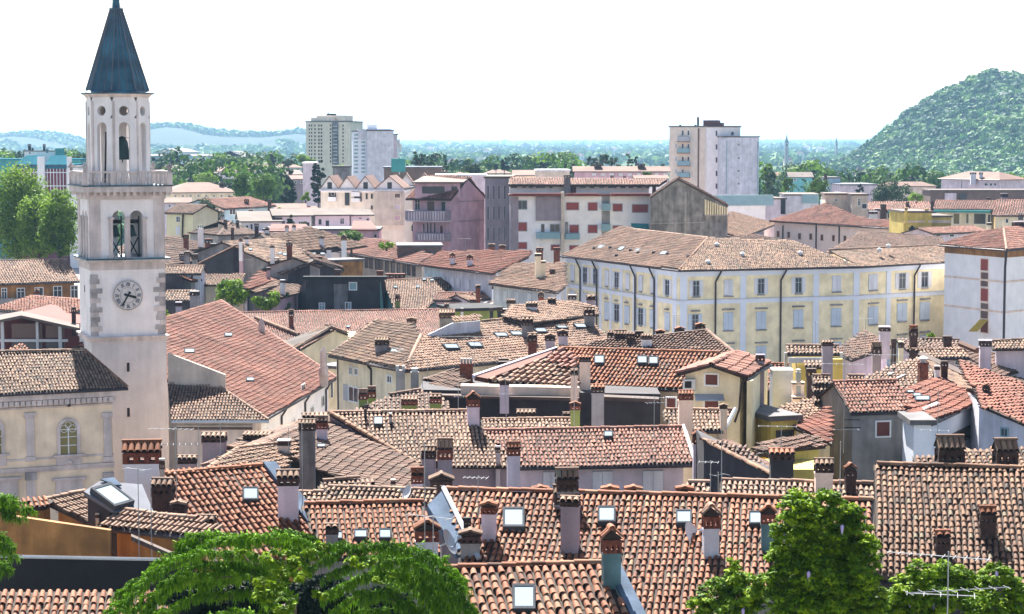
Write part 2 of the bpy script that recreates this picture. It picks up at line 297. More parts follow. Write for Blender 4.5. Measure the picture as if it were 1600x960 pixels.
def win(par, a, b, R, st='d', sh='shutter_white', pane='pane', fr='frame_white', dep=.0, mul=1):
    """window on the upright plane through a,b; R = picture rectangle"""
    x0, y0, x1, y1 = R; P_ = vplane(a, b); u = (b-a); u.z = 0; u.normalize(); n = Vector((u.y, -u.x, 0)); n = n if n.y < 0 or abs(n.y) < 1e-6 else -n
    cx, cy = (x0+x1)/2, (y0+y1)/2; l, r = hit(P_, x0, cy), hit(P_, x1, cy); zt, zb = hit(P_, cx, y0).z, hit(P_, cx, y1).z
    if (r-l).dot(u) < 0: u = -u
    wd = (r-l).length; h = zt-zb; c = (l+r)/2; c.z = (zt+zb)/2; z = Vector((0, 0, 1)); ft = min(.09, wd*.12)
    def B(mb, uc, zc, hu, hz, d0, d1): mb.ob(c+u*uc+z*zc+n*(d0+d1)/2, u*hu, n*(d1-d0)/2, z*hz)
    f = MB()
    for sx in (-1, 1): B(f, sx*(wd/2-ft/2), 0, ft/2, h/2, 0, .06)
    B(f, 0, h/2-ft/2, wd/2-ft, ft/2, 0, .06); B(f, 0, -h/2+ft/2, wd/2-ft, ft/2, 0, .09)
    if st in ('d', 'o') and mul: B(f, 0, 0, ft*.35, h/2-ft, .012, .045)
    if st in ('d', 'o') and h > 1.3*wd and mul: B(f, 0, h*.18, wd/2-ft, ft*.3, .012, .04)
    fo = part(f, 'window', fr, par); g = MB(); B(g, 0, 0, wd/2-ft, h/2-ft, .0, .012)
    if st == 'r':
        part(g, 'roller_shutter', sh, fo)
    elif st == 'c':
        for sx in (-1, 1):
            g = MB(); B(g, sx*(wd/4), 0, wd/4-.012, h/2-.02, .06, .09)
            if h > .9: B(g, sx*(wd/4), h*.22, wd/4-.07, h*.17, .09, .1); B(g, sx*(wd/4), -h*.2, wd/4-.07, h*.2, .09, .1)
            part(g, 'shutter', sh, fo)
    else: part(g, 'pane', pane, fo)
    if st == 'o':
        for sx in (-1, 1): g = MB(); B(g, sx*(wd*.75), 0, wd/4-.02, h/2, .02, .06); part(g, 'shutter', sh, fo)
    return fo
def wins(par, a, b, rows, **k):
    for r in rows: win(par, a, b, r[:4], **{**k, **({'st': r[4]} if len(r) > 4 else {}), **(r[5] if len(r) > 5 else {})})
def house(name, label, A, B, z, ry=None, typ='gable', pitch=20, tm=T_OLD, wall='plaster_grey', w=.2, near=0, over=.4, dep=None, hl=1, hr=1, zb=0, wl=(), wr=(), wf=(), gut=1, cat='house', L_=8, wk={}, rm=None, flat=False, tl=.36, group=None):
    """a building whose nearer eave runs between picture points A and B at height z; ry = picture height of the ridge"""
    a, b = U(*A, z), U(*B, z); u = b-a; ln = u.length; u.normalize(); r = Vector((-u.y, u.x, 0)); r = r if r.y > 0 else -r
    root = thing(name, label, cat, ((a.x+b.x)/2, (a.y+b.y)/2, zb), group); Z = Vector((0, 0, 1)); h = W(); h.root = root; h.u = u; h.r = r
    if typ in ('gable', 'hip', 'shed'):
        P_ = plane(a, b, pitch); xm = (A[0]+B[0])/2
        if ry is not None: k = hit(P_, xm, ry); s = (k-a).dot(r)
        else: s = dep/2
        rise = s*math.tan(math.radians(pitch)); dp = 2*s if typ != 'shed' else s
        h.pl = P_; hh = s*.9 if typ == 'hip' else 0
        r0 = a+r*s+Z*rise+u*(hh*hl); r1 = b+r*s+Z*rise-u*(hh*hr); c_, d_ = b+r*dp, a+r*dp
        if typ == 'shed': c_, d_ = r1, r0
        rf = part(MB().slab([a, b, r1, r0], .13), 'roof', rm or 'bed', root); 
        if not flat: tiles(rf, [a, b, r1, r0], tm, w, tl, near)
        if not flat: ridge(rf, r0, r1, tm, near=bool(near))
        if typ != 'shed':
            part(MB().slab([r0, r1, c_, d_], .13), 'roof', rm or 'bed', root)
            for e, q, R0, sd in ((a, d_, r0, hl), (b, c_, r1, hr)):
                if typ == 'hip' and sd:
                    r2 = part(MB().slab([e, R0, q], .13), 'roof', rm or 'bed', root)
                    if not flat: tiles(r2, [e, R0, q], tm, w, tl); ridge(rf, R0, e, tm)
        if gut: gutter(root, a, b)
        o = over; wa, wb = a+r*o+u*o, b+r*o-u*o; wc, wd = wb+r*(dp-2*o), wa+r*(dp-2*o); tt = math.tan(math.radians(pitch)); ze = a.z-.135+o*tt
        mb = MB(); q = [Vector((p.x, p.y, ze)) for p in (wa, wb, wc, wd)]
        if typ == 'shed':
            q[2].z = q[3].z = a.z+rise-.135-o*tt; mb.prism(q, zb)
        elif typ == 'hip': mb.prism([p-Z*(o*tt) for p in q] if 0 else q, zb)
        else:
            mb.prism(q, zb); zr = a.z+rise-.14
            for e0, e1 in ((q[0], q[3]), (q[1], q[2])): m_ = (e0+e1)/2; mb.poly([e0, e1, Vector((m_.x, m_.y, zr))])
        part(mb, 'wall', wall, root); h.F = (q[0], q[1]); h.L = (q[0], q[3]); h.R = (q[1], q[2]); h.rg = (r0, r1)
    elif typ == 'gend':
        m_ = (a+b)/2; rise = ln/2*math.tan(math.radians(pitch)); p0 = m_+Z*rise; p1 = p0+r*L_; a1, b1 = a+r*L_, b+r*L_
        for pts in ([a, p0, p1, a1], [p0, b, b1, p1]):
            rf = part(MB().slab(pts, .13), 'roof', rm or 'bed', root)
            if not flat: tiles(rf, pts, tm, w, tl, near)
        if not flat: ridge(rf, p0, p1, tm)
        if gut: gutter(root, a, a1); gutter(root, b, b1)
        o = over; tt = math.tan(math.radians(pitch)); q0, q1 = a+u*o+r*o, b-u*o+r*o; ze = a.z-.135+o*tt; mb = MB()
        pts = [Vector((q0.x, q0.y, zb)), Vector((q1.x, q1.y, zb)), Vector((q1.x, q1.y, ze)), Vector((m_.x+r.x*o, m_.y+r.y*o, a.z+rise-.135)), Vector((q0.x, q0.y, ze))]; bk = [p+r*(L_-2*o) for p in pts]
        mb.poly(pts); mb.poly(bk[::-1])
        for k in range(5): mb.poly([pts[k], bk[k], bk[(k+1) % 5], pts[(k+1) % 5]])
        part(mb, 'wall', wall, root); h.F = (pts[0], pts[1]); h.L = (pts[0], bk[0]); h.R = (pts[1], bk[1]); h.pl = plane(a, b, 0)
    else:
        dp = dep or 8; q = [a, b, b+r*dp, a+r*dp]; part(MB().prism([p.copy() for p in q], zb), 'wall', wall, root)
        o = .25; e = [a-r*o-u*o, b-r*o+u*o, q[2]+r*o+u*o, q[3]+r*o-u*o]; part(MB().slab([p+Z*.28 for p in e], .27), 'roof', rm or 'roof_grey', root)
        h.F = (q[0], q[1]); h.L = (q[0], q[3]); h.R = (q[1], q[2]); h.pl = (a+Z*.28, Vector((0, 0, 1)))
    for k, ws in (('F', wf), ('L', wl), ('R', wr)):
        if ws: wins(root, *getattr(h, k), ws, **wk)
    return h
def sky_l(par, P_, pts, m='skylight_pane'):
    """roof window on plane P_: four picture corners"""
    q = [hit(P_, *p) for p in pts]; n = P_[1]; c = sum(q, Vector((0, 0, 0)))/4; mb = MB(); h = .2
    o = [p+n*h for p in q]; i_ = [c+(p-c)*.8+n*h for p in q]; b = [p.copy() for p in q]; k0 = len(mb.v); mb.v += [tuple(x) for x in b+o+i_]
    for k in range(4): k1 = (k+1) % 4; mb.f.append((k, k1, 4+k1, 4+k)); mb.f.append((4+k, 4+k1, 8+k1, 8+k))
    f = part(mb, 'skylight', 'skylight_frame', par); part(MB().poly([p-n*.02 for p in i_]), 'pane', m, f)
def skr(par, P_, rects, m='skylight_pane', skew=0):
    for x0, y0, x1, y1 in rects: sky_l(par, P_, [(x0+skew, y0), (x1+skew, y0), (x1, y1), (x0, y1)], m)
def chim(par, x, yb, yt, wp, at, st='row', sm='plaster_grey', dr=.8, rz=0, tm=T_OLD, br='brick_dark', cf=.32, n=None, down=1.2):
    """chimney: picture x, base y, top y, width; at = distance or roof plane"""
    p = UD(x, yb, at) if isinstance(at, (int, float)) else hit(at, x, yb); D = p.y; k = D/F; w_ = wp*k; h = (yb-yt)*k/math.cos(PIT); dpt = w_*dr
    rz += random.uniform(-.1, .1); c_, s_ = math.cos(rz), math.sin(rz); X = Vector((c_, s_, 0)); Y = Vector((-s_, c_, 0)); Z = Vector((0, 0, 1)); hs = h*(1-cf) if st in ('row', 'gab', 'flat', 'slab') else (h*.75 if st in ('pots', 'metal') else h*.02); 
    base_ = p+Y*dpt/2
    a = w_/2/1.12; b = dpt/2/1.12; mb = MB(); mb.ob(base_+Z*(hs-down)/2, X*a, Y*b, Z*((hs+down)/2))
    if st != 'cone': mb.ob(base_+Z*(hs-.03), X*a*1.09, Y*b*1.09, Z*.035)
    sh = part(mb, 'chimney', sm, par)
    if st in ('row', 'gab', 'flat', 'slab'):
        hl = (h-hs)*(.46 if st != 'slab' else .7); g = MB(); npx = 3 if wp > 18 else 2
        for i in range(npx+1):
            for yy in (-1, 1): g.ob(base_+X*(-a+.06*a+(2*a-.12*a)*i/npx)+Y*yy*b*.92+Z*(hs+hl/2), X*a*(.2 if npx == 2 else .15), Y*b*.14, Z*hl/2)
        if npx: 
            for sx in (-1, 1): g.ob(base_+X*sx*a*.94+Z*(hs+hl/2), X*a*.06, Y*b*.12, Z*hl/2)
        g.ob(base_+Z*(hs+hl*.86), X*a*1.02, Y*b*1.02, Z*(hl*.14+.03)); g.ob(base_+Z*(hs+hl*.1), X*a*1.01, Y*b*1.01, Z*hl*.1); part(g, 'lantern', br, sh)
        zc = hs+hl+.06; hc = max(.1, h-zc)
        if st == 'slab': part(MB().ob(base_+Z*(zc+hc*.3), X*a*1.15, Y*b*1.15, Z*hc*.3), 'cap', sm, sh)
        else:
            V = []; Fq = []; T = []; org = np.array(ORG[sh.name])
            if st == 'gab': A, B, ha, hb = Y, X, b, a
            else: A, B, ha, hb = X, Y, a, b
            ha *= 1.15; hb *= 1.22; nt_ = n or max(2, int(round(2*ha/(.19 if D < 130 else .3)))); tw = 2*ha/nt_; rs = max(.08, hc-tw*.3)
            part(MB().poly([base_+Z*zc-A*ha-B*hb, base_+Z*zc+A*ha-B*hb, base_+Z*(zc+rs*.8)+A*ha]+[base_+Z*(zc+rs*.8)-A*ha]).poly([base_+Z*zc-A*ha+B*hb, base_+Z*zc+A*ha+B*hb, base_+Z*(zc+rs*.8)+A*ha, base_+Z*(zc+rs*.8)-A*ha]).poly([base_+Z*zc-A*ha*.9-B*hb, base_+Z*zc-A*ha*.9+B*hb, base_+Z*(zc+rs*.8)-A*ha*.9]).poly([base_+Z*zc+A*ha*.9-B*hb, base_+Z*zc+A*ha*.9+B*hb, base_+Z*(zc+rs*.8)+A*ha*.9]), 'cap', 'bed', sh)
            for i in range(nt_):
                for sy in (-1, 1):
                    o_ = base_+A*(-ha+tw*(i+.5)); e0 = o_+Z*(zc+rs); e1 = o_+B*sy*hb*1.05+Z*(zc+.02); i0 = len(V); tt = np.clip(.5+.2*np.random.normal(), 0, 1)
                    for e in (e0, e1):
                        for j in range(5): t = math.pi*j/4; q = e+A*tw*.46*math.cos(t)+Z*tw*.42*math.sin(t); V.append(np.array(q)-org)
                    for j in range(4): Fq.append((i0+j, i0+j+1, i0+6+j, i0+5+j)); T.append(tt)
            i0 = len(V)
            for e in (-1, 1):
                for j in range(5): t = math.pi*j/4; q = base_+A*ha*1.02*e+B*tw*.5*math.cos(t)+Z*(zc+rs+tw*.45*math.sin(t)); V.append(np.array(q)-org)
            for j in range(4): Fq.append((i0+j, i0+j+1, i0+6+j, i0+5+j)); T.append(.3)
            link(npmesh('cap_tiles', np.array(V), np.array(Fq), np.array(T)), 'cap_tiles', tm, sh, 'stuff')
    elif st == 'pots':
        nn = n or 3
        for i in range(nn): part(MB().lathe(base_+X*(-a*.75+1.5*a*i/max(1, nn-1)) if nn > 1 else base_, [(a*.8/nn, hs-.02), (a*.75/nn, h*.96), (a*.95/nn, h*.97), (a*.95/nn, h)], 8), 'chimney_pot', 'metal_grey', sh)
    elif st == 'metal':
        part(MB().lathe(base_, [(a*.55, hs-.02), (a*.55, h*.86), (a*1.2, h*.88), (a*1.2, h*.92), (a*.3, h)], 12), 'cowl', 'metal_white', sh)
    elif st == 'cone':
        part(MB().lathe(base_, [(a*1.25, -.3), (a*1.15, h*.18), (a*.95, h*.2), (a*.8, h*.5), (a*.98, h*.52), (a*.9, h*.58), (a*.75, h*.8), (a*.35, h*.93), (0.02, h)], 10), 'cowl', sm, sh, smooth=False)
    return sh
def chims(par, rows, **k):
    for r in rows:
        d = r[-1] if isinstance(r[-1], dict) else {}; r = [q for q in r if not isinstance(q, dict)]; kk = {**k, **d}
        for nm in ('st', 'sm')[:max(0, len(r)-5)]: kk.pop(nm, None)
        chim(par, *r, **kk)
def antenna(x, yb, yt, D, booms, label, r=.016, par=None):
    """television aerial: mast x, foot y, top y; booms = (height 0..1, length m, angle deg, elements)"""
    p = UD(x, yb, D); q = UD(x, yt, D); q.x = p.x; q.y = p.y; t = thing('television_aerial', label, 'aerial', p, None); part(MB().tube(p-Vector((0, 0, .6)), q, r), 'mast', 'metal_grey', t)
    for hh, ln, an, ne in booms:
        c = p.lerp(q, hh); a = math.radians(an); d = Vector((math.cos(a), math.sin(a), 0)); e = Vector((-d.y, d.x, 0)); b = MB().tube(c-d*ln*.4, c+d*ln*.6, r*.75, 5); bo = part(b, 'boom', 'metal_alu', t); el = MB()
        for i in range(ne): m_ = c+d*ln*(-.38+.96*i/max(1, ne-1)); s_ = .28-.012*i; (el.tube(m_-e*s_, m_+e*s_, r*.45, 4) if D > 60 else part(MB().tube(m_-e*s_, m_+e*s_, r*.45, 4), 'element', 'metal_alu', bo))
        part(el, 'elements', 'metal_alu', bo, 'stuff') if D > 60 else None
    return t
def dish(x, y, D, r, label, az=40, m='metal_white'):
    p = UD(x, y, D); t = thing('satellite_dish', label, 'satellite dish', p); a = math.radians(az); n = Vector((math.sin(a)*.9, -math.cos(a)*.9, .43)).normalized()
    X = n.orthogonal().normalized(); Y = n.cross(X); mb = MB(); N = 16; mb.v.append(tuple(p))
    for k, rr in enumerate((.5, 1)):
        for j in range(N): tt = 2*math.pi*j/N; mb.v.append(tuple(p+X*r*rr*math.cos(tt)+Y*r*rr*math.sin(tt)+n*(.18*r*rr*rr)))
    for j in range(N): mb.f.append((0, 1+j, 1+(j+1) % N)); mb.f.append((1+j, 1+N+j, 1+N+(j+1) % N, 1+(j+1) % N))
    part(mb, 'dish', m, t, smooth=True); part(MB().tube(p-Y*r*.9, p+n*r*.9, .015, 5).ob(p+n*r*.95, X*.04, Y*.04, n*.06), 'feed_arm', 'metal_grey', t)
    part(MB().tube(p, p-n*.25, .03).tube(p-n*.25, p-n*.25-Vector((0, 0, .9)), .025), 'bracket', 'metal_grey', t); return t
# ---------------------------------------------------------------- foliage
def leafmesh(name, C, Nn, size, tint, asp=.6, jit=1.):
    """quads at C with loose normals Nn"""
    n = len(C); R = np.random.normal(0, 1, (n, 3)); N_ = Nn+R*.55*jit; N_ /= np.linalg.norm(N_, axis=1)[:, None]+1e-9; T = np.cross(N_, np.random.normal(0, 1, (n, 3))); T /= np.linalg.norm(T, axis=1)[:, None]+1e-9; B = np.cross(N_, T)
    s = (size*(.6+.8*np.random.rand(n)))[:, None] if not np.isscalar(size) else (size*(.6+.8*np.random.rand(n)))[:, None]
    V = np.stack([C-T*s, C-B*s*asp, C+T*s, C+B*s*asp], 1).reshape(-1, 3); Fq = np.arange(n*4).reshape(-1, 4); return npmesh(name, V, Fq, tint)
def clumps(c, R, nc, cr, shape='round', seed=0):
    rs = np.random.RandomState(seed); out = []
    while len(out) < nc:
        v = rs.uniform(-1, 1, 3); q = np.linalg.norm(v)
        if shape == 'round':
            if q > 1 or q < .35: continue
        elif shape == 'cone':
            if math.hypot(v[0], v[1]) > (1-(v[2]+1)/2)**.85+.06: continue
        elif shape == 'column':
            if math.hypot(v[0], v[1]) > (1-max(0, v[2])**2.2*.9)*(.7+.3*min(1, (v[2]+1)*1.5)): continue
        elif shape == 'umbrella':
            lev = round((v[2]+1)*2.2)/2.2-1
            if math.hypot(v[0], v[1]) > 1-max(0, lev)*.55: continue
            v[2] = lev+rs.normal()*.04
        out.append(v)
    return np.array(c)+np.array(out)*np.array(R), cr*(.6+.7*rs.rand(nc))
NL = [0]
def foliage(c, R, n, size, shape='round', nc=None, cr=None, seed=0, flat=.8):
    nc = nc or max(8, int(n/55)); cr = cr or min(R)*.33; K, kr = clumps(c, R, nc, cr, shape, seed); i = np.random.randint(0, nc, n); d = np.random.normal(0, 1, (n, 3)); d /= np.linalg.norm(d, axis=1)[:, None]; d[:, 2] *= flat
    C = K[i]+d*(kr[i]*(.65+.4*np.random.rand(n)))[:, None]; ct = np.random.rand(nc)*.4; tint = np.clip(ct[i]+.15+.5*np.random.rand(n), 0, 1); d = d*.8+np.array([0, 0, .45]); NL[0] += n*2; return C, d, np.full(n, size), tint
def tree(x, yt, yb, wp, D, mt='leaf_dark', shape='round', label='', den=1., name='tree', cat='tree', group=None, size=None, flat=.8, tilt=0, seed=None, zg=0):
    """tree: picture x, crown top y, crown bottom y, crown width, distance"""
    k = D/F; top, bot = UD(x, yt, D), UD(x, yb, D); zg = bot.z-.3 if cat == 'bush' else zg; rz = (top.z-bot.z)/2; rx = wp*k/2; c = (top+bot)/2; t = thing(name, label, cat, (c.x, c.y, zg), group); org = ORG[t.name]
    cr = rx*(.33 if shape == 'round' else .24); n = int(max(300, min(30000, (yb-yt)*wp*.95*den))); size = size or max(2.0*k, .16) ; seed = int(x*7+yt) if seed is None else seed
    C, d, s, ti = foliage(c-org, (max(.2, rx-cr*.7), max(.2, rx-cr*.7), max(.3, rz-cr*.6)), n, size, shape, nc=int(max(14, n/75)), cr=cr*.9, seed=seed, flat=flat); me = leafmesh('crown', C, d, s, ti); link(me, 'crown', mt, t)
    mb = MB(); b = Vector((c.x, c.y, zg)); tr = max(.12, rx*.09); mb.tube(b, Vector((c.x, c.y, c.z-rz*.2)), tr*1.3, 7, tr*.7)
    if shape in ('round', 'umbrella'):
        for j in range(5): a = j*1.26+x; mb.tube(Vector((c.x, c.y, c.z-rz*(.6-.1*j))), c+Vector((math.cos(a)*rx*.6, math.sin(a)*rx*.6, rz*.15*j-.1*rz)), tr*.5, 5, tr*.15)
    part(mb, 'trunk', 'bark', t); return t
# ---------------------------------------------------------------- ground, hills, plain
def struct(me_or_mb, name, m, kind='structure', smooth=False):
    if isinstance(me_or_mb, MB): o = part(me_or_mb, name, m, None, kind, smooth)
    else: o = link(me_or_mb, name, m, None, kind, smooth)
    return o
def field_mat(name, cols, s1=.004, s2=.03):
    m, n, b = base(name); tc = n.nodes.new('ShaderNodeTexCoord'); cur = None
    for i, (s, det) in enumerate(((s1, 4), (s2, 6))):
        no = n.nodes.new('ShaderNodeTexNoise'); no.inputs['Scale'].default_value = s; no.inputs['Detail'].default_value = det; L(n, tc.outputs['Object'], no.inputs['Vector']); cr = n.nodes.new('ShaderNodeValToRGB'); e = cr.color_ramp.elements
        while len(e) < len(cols): e.new(.5)
        for j, c in enumerate(cols): e[j].position = .3+.4*j/(len(cols)-1); e[j].color = (*c, 1)
        L(n, no.outputs['Fac'], cr.inputs[0])
        if cur is None: cur = cr.outputs[0]
        else:
            mx = n.nodes.new('ShaderNodeMix'); mx.data_type = 'RGBA'; mx.inputs[0].default_value = .5; L(n, cur, mx.inputs[6]); L(n, cr.outputs[0], mx.inputs[7]); cur = mx.outputs[2]
    L(n, cur, b.inputs['Base Color']); b.inputs['Roughness'].default_value = .95; b.inputs['Specular IOR Level'].default_value = .1; return m
field_mat('fields', [(.02, .045, .02), (.035, .07, .025), (.07, .10, .03), (.10, .11, .05)])
field_mat('hill_ground', [(.03, .07, .03), (.06, .12, .04), (.10, .16, .05)], .01, .08)
field_mat('far_hill', [(.008, .022, .02), (.02, .04, .03), (.035, .055, .035)], .002, .012)
mat('street', (.26, .24, .23), var=.3, sc_=.2)
g = MB(); g.poly([Vector((-30000, -300, 0)), Vector((30000, -300, 0)), Vector((30000, 45000, 0)), Vector((-30000, 45000, 0))]); struct(g, 'ground', 'fields')
g = MB(); g.poly([Vector(p) for p in ((-120, -60, .004), (140, -60, .004), (220, 560, .004), (-220, 560, .004))]); struct(g, 'town_ground', 'street')
def heightfield(name, m, x0, x1, y0, y1, nx, ny, fn, kind='structure'):
    X, Y = np.meshgrid(np.linspace(x0, x1, nx), np.linspace(y0, y1, ny)); Zz = fn(X, Y); V = np.stack([X, Y, Zz], -1).reshape(-1, 3); i = np.arange((nx-1)*(ny-1)); r = i//(nx-1)*nx+i % (nx-1); Fq = np.stack([r, r+1, r+nx+1, r+nx], 1); return link(npmesh(name, V, Fq), name, m, None, kind, True)
def wob(X, Y, s, sd, n=5):
    r = np.random.RandomState(sd); o = 0*X
    for k in range(n): a, ph = r.rand()*6.28, r.rand()*6.28; f = s*(1.6**k); o = o+np.sin((X*math.cos(a)+Y*math.sin(a))*f+ph)/(1.5**k)
    return o/2
# right wooded hill: skyline traced as heights above the viewer at 1700 m
HY = 1750.; sk = np.array([(1290, 262), (1335, 240), (1345, 232), (1370, 214), (1400, 190), (1425, 168), (1450, 151), (1480, 137), (1500, 131), (1520, 119), (1545, 114), (1570, 117), (1600, 124), (1680, 112), (1760, 100), (1900, 120), (2150, 170), (2500, 230)], float)
hx = (sk[:, 0]-800)/F*HY; hz = np.maximum(CH-(sk[:, 1]-218)/F*HY, 0)
def hillz(X, Y):
    prof = np.interp(X-np.maximum(Y-HY, 0)*.45, hx, hz-4, left=0, right=0); t = np.clip((Y-1130)/(HY-1130), 0, 1); b = np.clip(1-(Y-HY)/420, 0, 1); f = np.where(Y < HY, t**1.15, b)
    return np.maximum(prof*f*(1+.06*wob(X, Y, .008, 3))-2*(f < .02), -3)
heightfield('wooded_hill', 'hill_ground', 255, 1000, 1120, 2650, 90, 120, hillz)
def farhill(name, Yc, pts, wd, sd):
    p = np.array(pts, float); x = (p[:, 0]-800)/F*Yc; z = np.maximum(CH-(p[:, 1]-218)/F*Yc, 0)
    def fn(X, Y): pr = np.interp(X, x, z, left=0, right=0); f = np.exp(-((Y-Yc)/wd)**2); return np.maximum(pr*f*(1+.02*wob(X, Y, .01, sd)), 0)-2
    heightfield(name, 'far_hill', x[0], x[-1], Yc-2.2*wd, Yc+2.2*wd, 160, 60, fn)
farhill('far_hill', 5200, [(-300, 262), (-150, 230), (-60, 226), (0, 219), (30, 212), (60, 209), (95, 211), (140, 222), (190, 240), (230, 262)], 700, 4)
farhill('middle_hill', 4300, [(150, 262), (190, 236), (215, 214), (240, 201), (270, 197), (295, 199), (330, 207), (370, 211), (420, 213), (470, 208), (520, 212), (580, 232), (640, 262)], 520, 9)
farhill('horizon_ridge', 15000, [(-400, 232), (0, 222), (400, 219), (800, 219), (1200, 218.5), (1400, 217), (1800, 219), (2200, 232)], 1400, 2)
# ---------------------------------------------------------------- small far houses
def farhouse(x, y, D, wpx, hpx, wall='plaster_white', tm='tile_rose', lab='', z=None, typ='hip', nm='far_house'):
    b = UD(x, y, D); k = D/F; w2, h = wpx*k/2, hpx*k; zb = 0; t = thing(nm, lab, 'house', (b.x, D, 0)); dp = min(w2*1.3, 12); zt = b.z+h*.6; mb = MB().bx(b.x-w2, D, zb, b.x+w2, D+dp, zt); part(mb, 'wall', wall, t)
    o = .4; e = [Vector(p) for p in ((b.x-w2-o, D-o, zt), (b.x+w2+o, D-o, zt), (b.x+w2+o, D+dp+o, zt), (b.x-w2-o, D+dp+o, zt))]; s = min(w2*.6, dp/2) if typ == 'hip' else 0; r0, r1 = Vector((b.x-w2+s, D+dp/2, zt+h*.4)), Vector((b.x+w2-s, D+dp/2, zt+h*.4))
    part(MB().poly([e[0], e[1], r1, r0]).poly([e[2], e[3], r0, r1]).poly([e[1], e[2], r1]).poly([e[3], e[0], r0]).poly(e), 'roof', {'tile_rose': 'roof_far', 'roof_grey': 'roof_grey', 'roof_slate': 'roof_slate'}.get(tm, 'roof_far'), t)
    nw = int(min(5, wpx//5))
    for i in range(nw): xx = b.x-w2+2*w2*(i+.5)/nw; part(MB().bx(xx-w2/nw*.3, D-.08, zt-h*.42, xx+w2/nw*.3, D+.01, zt-h*.14), 'window', 'frame_grey', t)
mat('roof_far', (.165, .088, .066), var=.3, sc_=.3)
FH = [(905, 250, 1300, 16, 8, 'white'), (940, 262, 900, 22, 8, 'cream'), (672, 236, 1500, 12, 6, 'white'), (690, 232, 1700, 9, 5, 'white'), (708, 262, 1000, 20, 8, 'white'), (780, 250, 1300, 10, 5, 'cream'), (920, 232, 2100, 14, 5, 'white'), (960, 236, 1900, 12, 5, 'peach'), (700, 228, 2300, 13, 5, 'palegrey'), (840, 229, 2400, 10, 4, 'white'), (1262, 233, 2200, 14, 5, 'peach'), (1283, 236, 1900, 12, 6, 'white'), (1250, 246, 1500, 12, 6, 'cream'),
      (1420, 272, 1050, 18, 8, 'white'), (1443, 276, 950, 18, 9, 'pink'), (1310, 266, 1150, 11, 6, 'white'), (1275, 262, 1200, 12, 6, 'peach'), (760, 240, 1600, 10, 5, 'white'), (860, 244, 1500, 12, 6, 'peach'), (985, 246, 1400, 12, 6, 'white'), (1232, 258, 1200, 14, 7, 'cream'), (1345, 280, 900, 16, 8, 'peach'), (330, 256, 1050, 15, 7, 'white'), (365, 250, 1250, 14, 6, 'peach'), (1590, 278, 900, 16, 9, 'cream'), (1500, 282, 900, 14, 8, 'white')]
HL = ['above the left end of the long salmon roof', 'above the middle of the long salmon roof', 'far right of the glazed high rise', 'left of the mast trees', 'above the umbrella cedars', 'over the dark conifer of the white apartments', 'near the horizon above the pines', 'close to the horizon left of the cream tower block', 'tiny, nearest the horizon at centre left', 'tiny, nearest the horizon at centre', 'right of the horizon church spire', 'between the church spire and the thin bell tower', 'below the horizon church spire', 'at the hill foot beside its pink neighbour', 'at the foot of the wooded hill, the pink one', 'left of the hill under the thin bell tower', 'nearest to the tower block on its right', 'between the glazed high rise and the conifer', 'above the slim cypress', 'left of the tower block, halfway to the horizon', 'right of the tower block above the trees', 'left foot of the hill beside the turquoise house', 'right of the bell tower beyond the cypresses', 'right of the bell tower and farther off', 'at the right edge foot of the hill', 'above the white hipped house at upper right']
HPOS = []
for i, (x, y, D, a, b_, c) in enumerate(FH):
    D = 32*F/(y-218+4); a_ = min(a, 20*F/D); HPOS.append(((x-800)/F*D, D, a_*D/F)); farhouse(x, y, D, a_, 9*F/D, 'plaster_'+c, lab='distant %s house among trees, %s' % (c.replace('pale', 'pale '), HL[i]))
def farspire(x, yt, yb, D, wpx, lab):
    k = D/F; b = UD(x, yb, D); w2 = wpx*k/2; H_ = (yb-yt)*k; t = thing('church_spire', lab, 'church spire', (b.x, D, 0)); part(MB().bx(b.x-w2, D-w2, 0, b.x+w2, D+w2, b.z+H_*.5), 'tower', 'plaster_mauve', t); part(MB().lathe(Vector((b.x, D, b.z+H_*.5)), [(w2*1.3, 0), (w2*.5, H_*.25), (.05, H_*.5)], 8), 'spire', 'roof_slate', t)
    part(MB().bx(b.x-w2*.4, D-w2-.1, b.z+H_*.3, b.x+w2*.4, D-w2+.02, b.z+H_*.42), 'opening', 'black', t)
farspire(1229, 209, 238, 2300, 5, 'slim grey church spire on the horizon left of the wooded hill'); farspire(1307, 213, 234, 2900, 3, 'faint thin bell tower at the foot of the wooded hill on the horizon')

# ---------------------------------------------------------------- woods (uncountable)
def woods(name, P, R, per, size, mt, seed, flat=.75, wide=1.0):
    """P (n,3) crown centres, R radii; per leaves each"""
    n = len(P); i = np.repeat(np.arange(n), per); m = len(i); d = np.random.normal(0, 1, (m, 3)); d /= np.linalg.norm(d, axis=1)[:, None]; d[:, 2] = np.abs(d[:, 2])*.95-.12
    lump = 1+.22*np.sin(d[:, 0]*5+i)*np.sin(d[:, 1]*5+i*1.7); rr = (R[i]*lump*(.8+.25*np.random.rand(m)))[:, None]; C = P[i]+d*rr*np.array([wide, wide, flat]); ct = np.random.rand(n)
    ti = np.clip(.75*ct[i]+.25*np.random.rand(m), 0, 1); NL[0] += m*2
    link(leafmesh(name, C, d, (size*R[i]), ti, .8, .55), name, mt, None, 'stuff')
rs = np.random.RandomState(5)
# crowns on the right hill, denser with distance from the foot
n = 12500; X = rs.uniform(255, 800, n); Y = 1140+rs.rand(n)**.9*760; Zh = hillz(X, Y); k = (Zh > .5); X, Y, Zh = X[k], Y[k], Zh[k]; R = rs.uniform(2.6, 7.2, len(X)); woods('hill_woods', np.stack([X, Y, Zh+R*.5], 1), R, 62, .26, 'leaf_forest', 1)
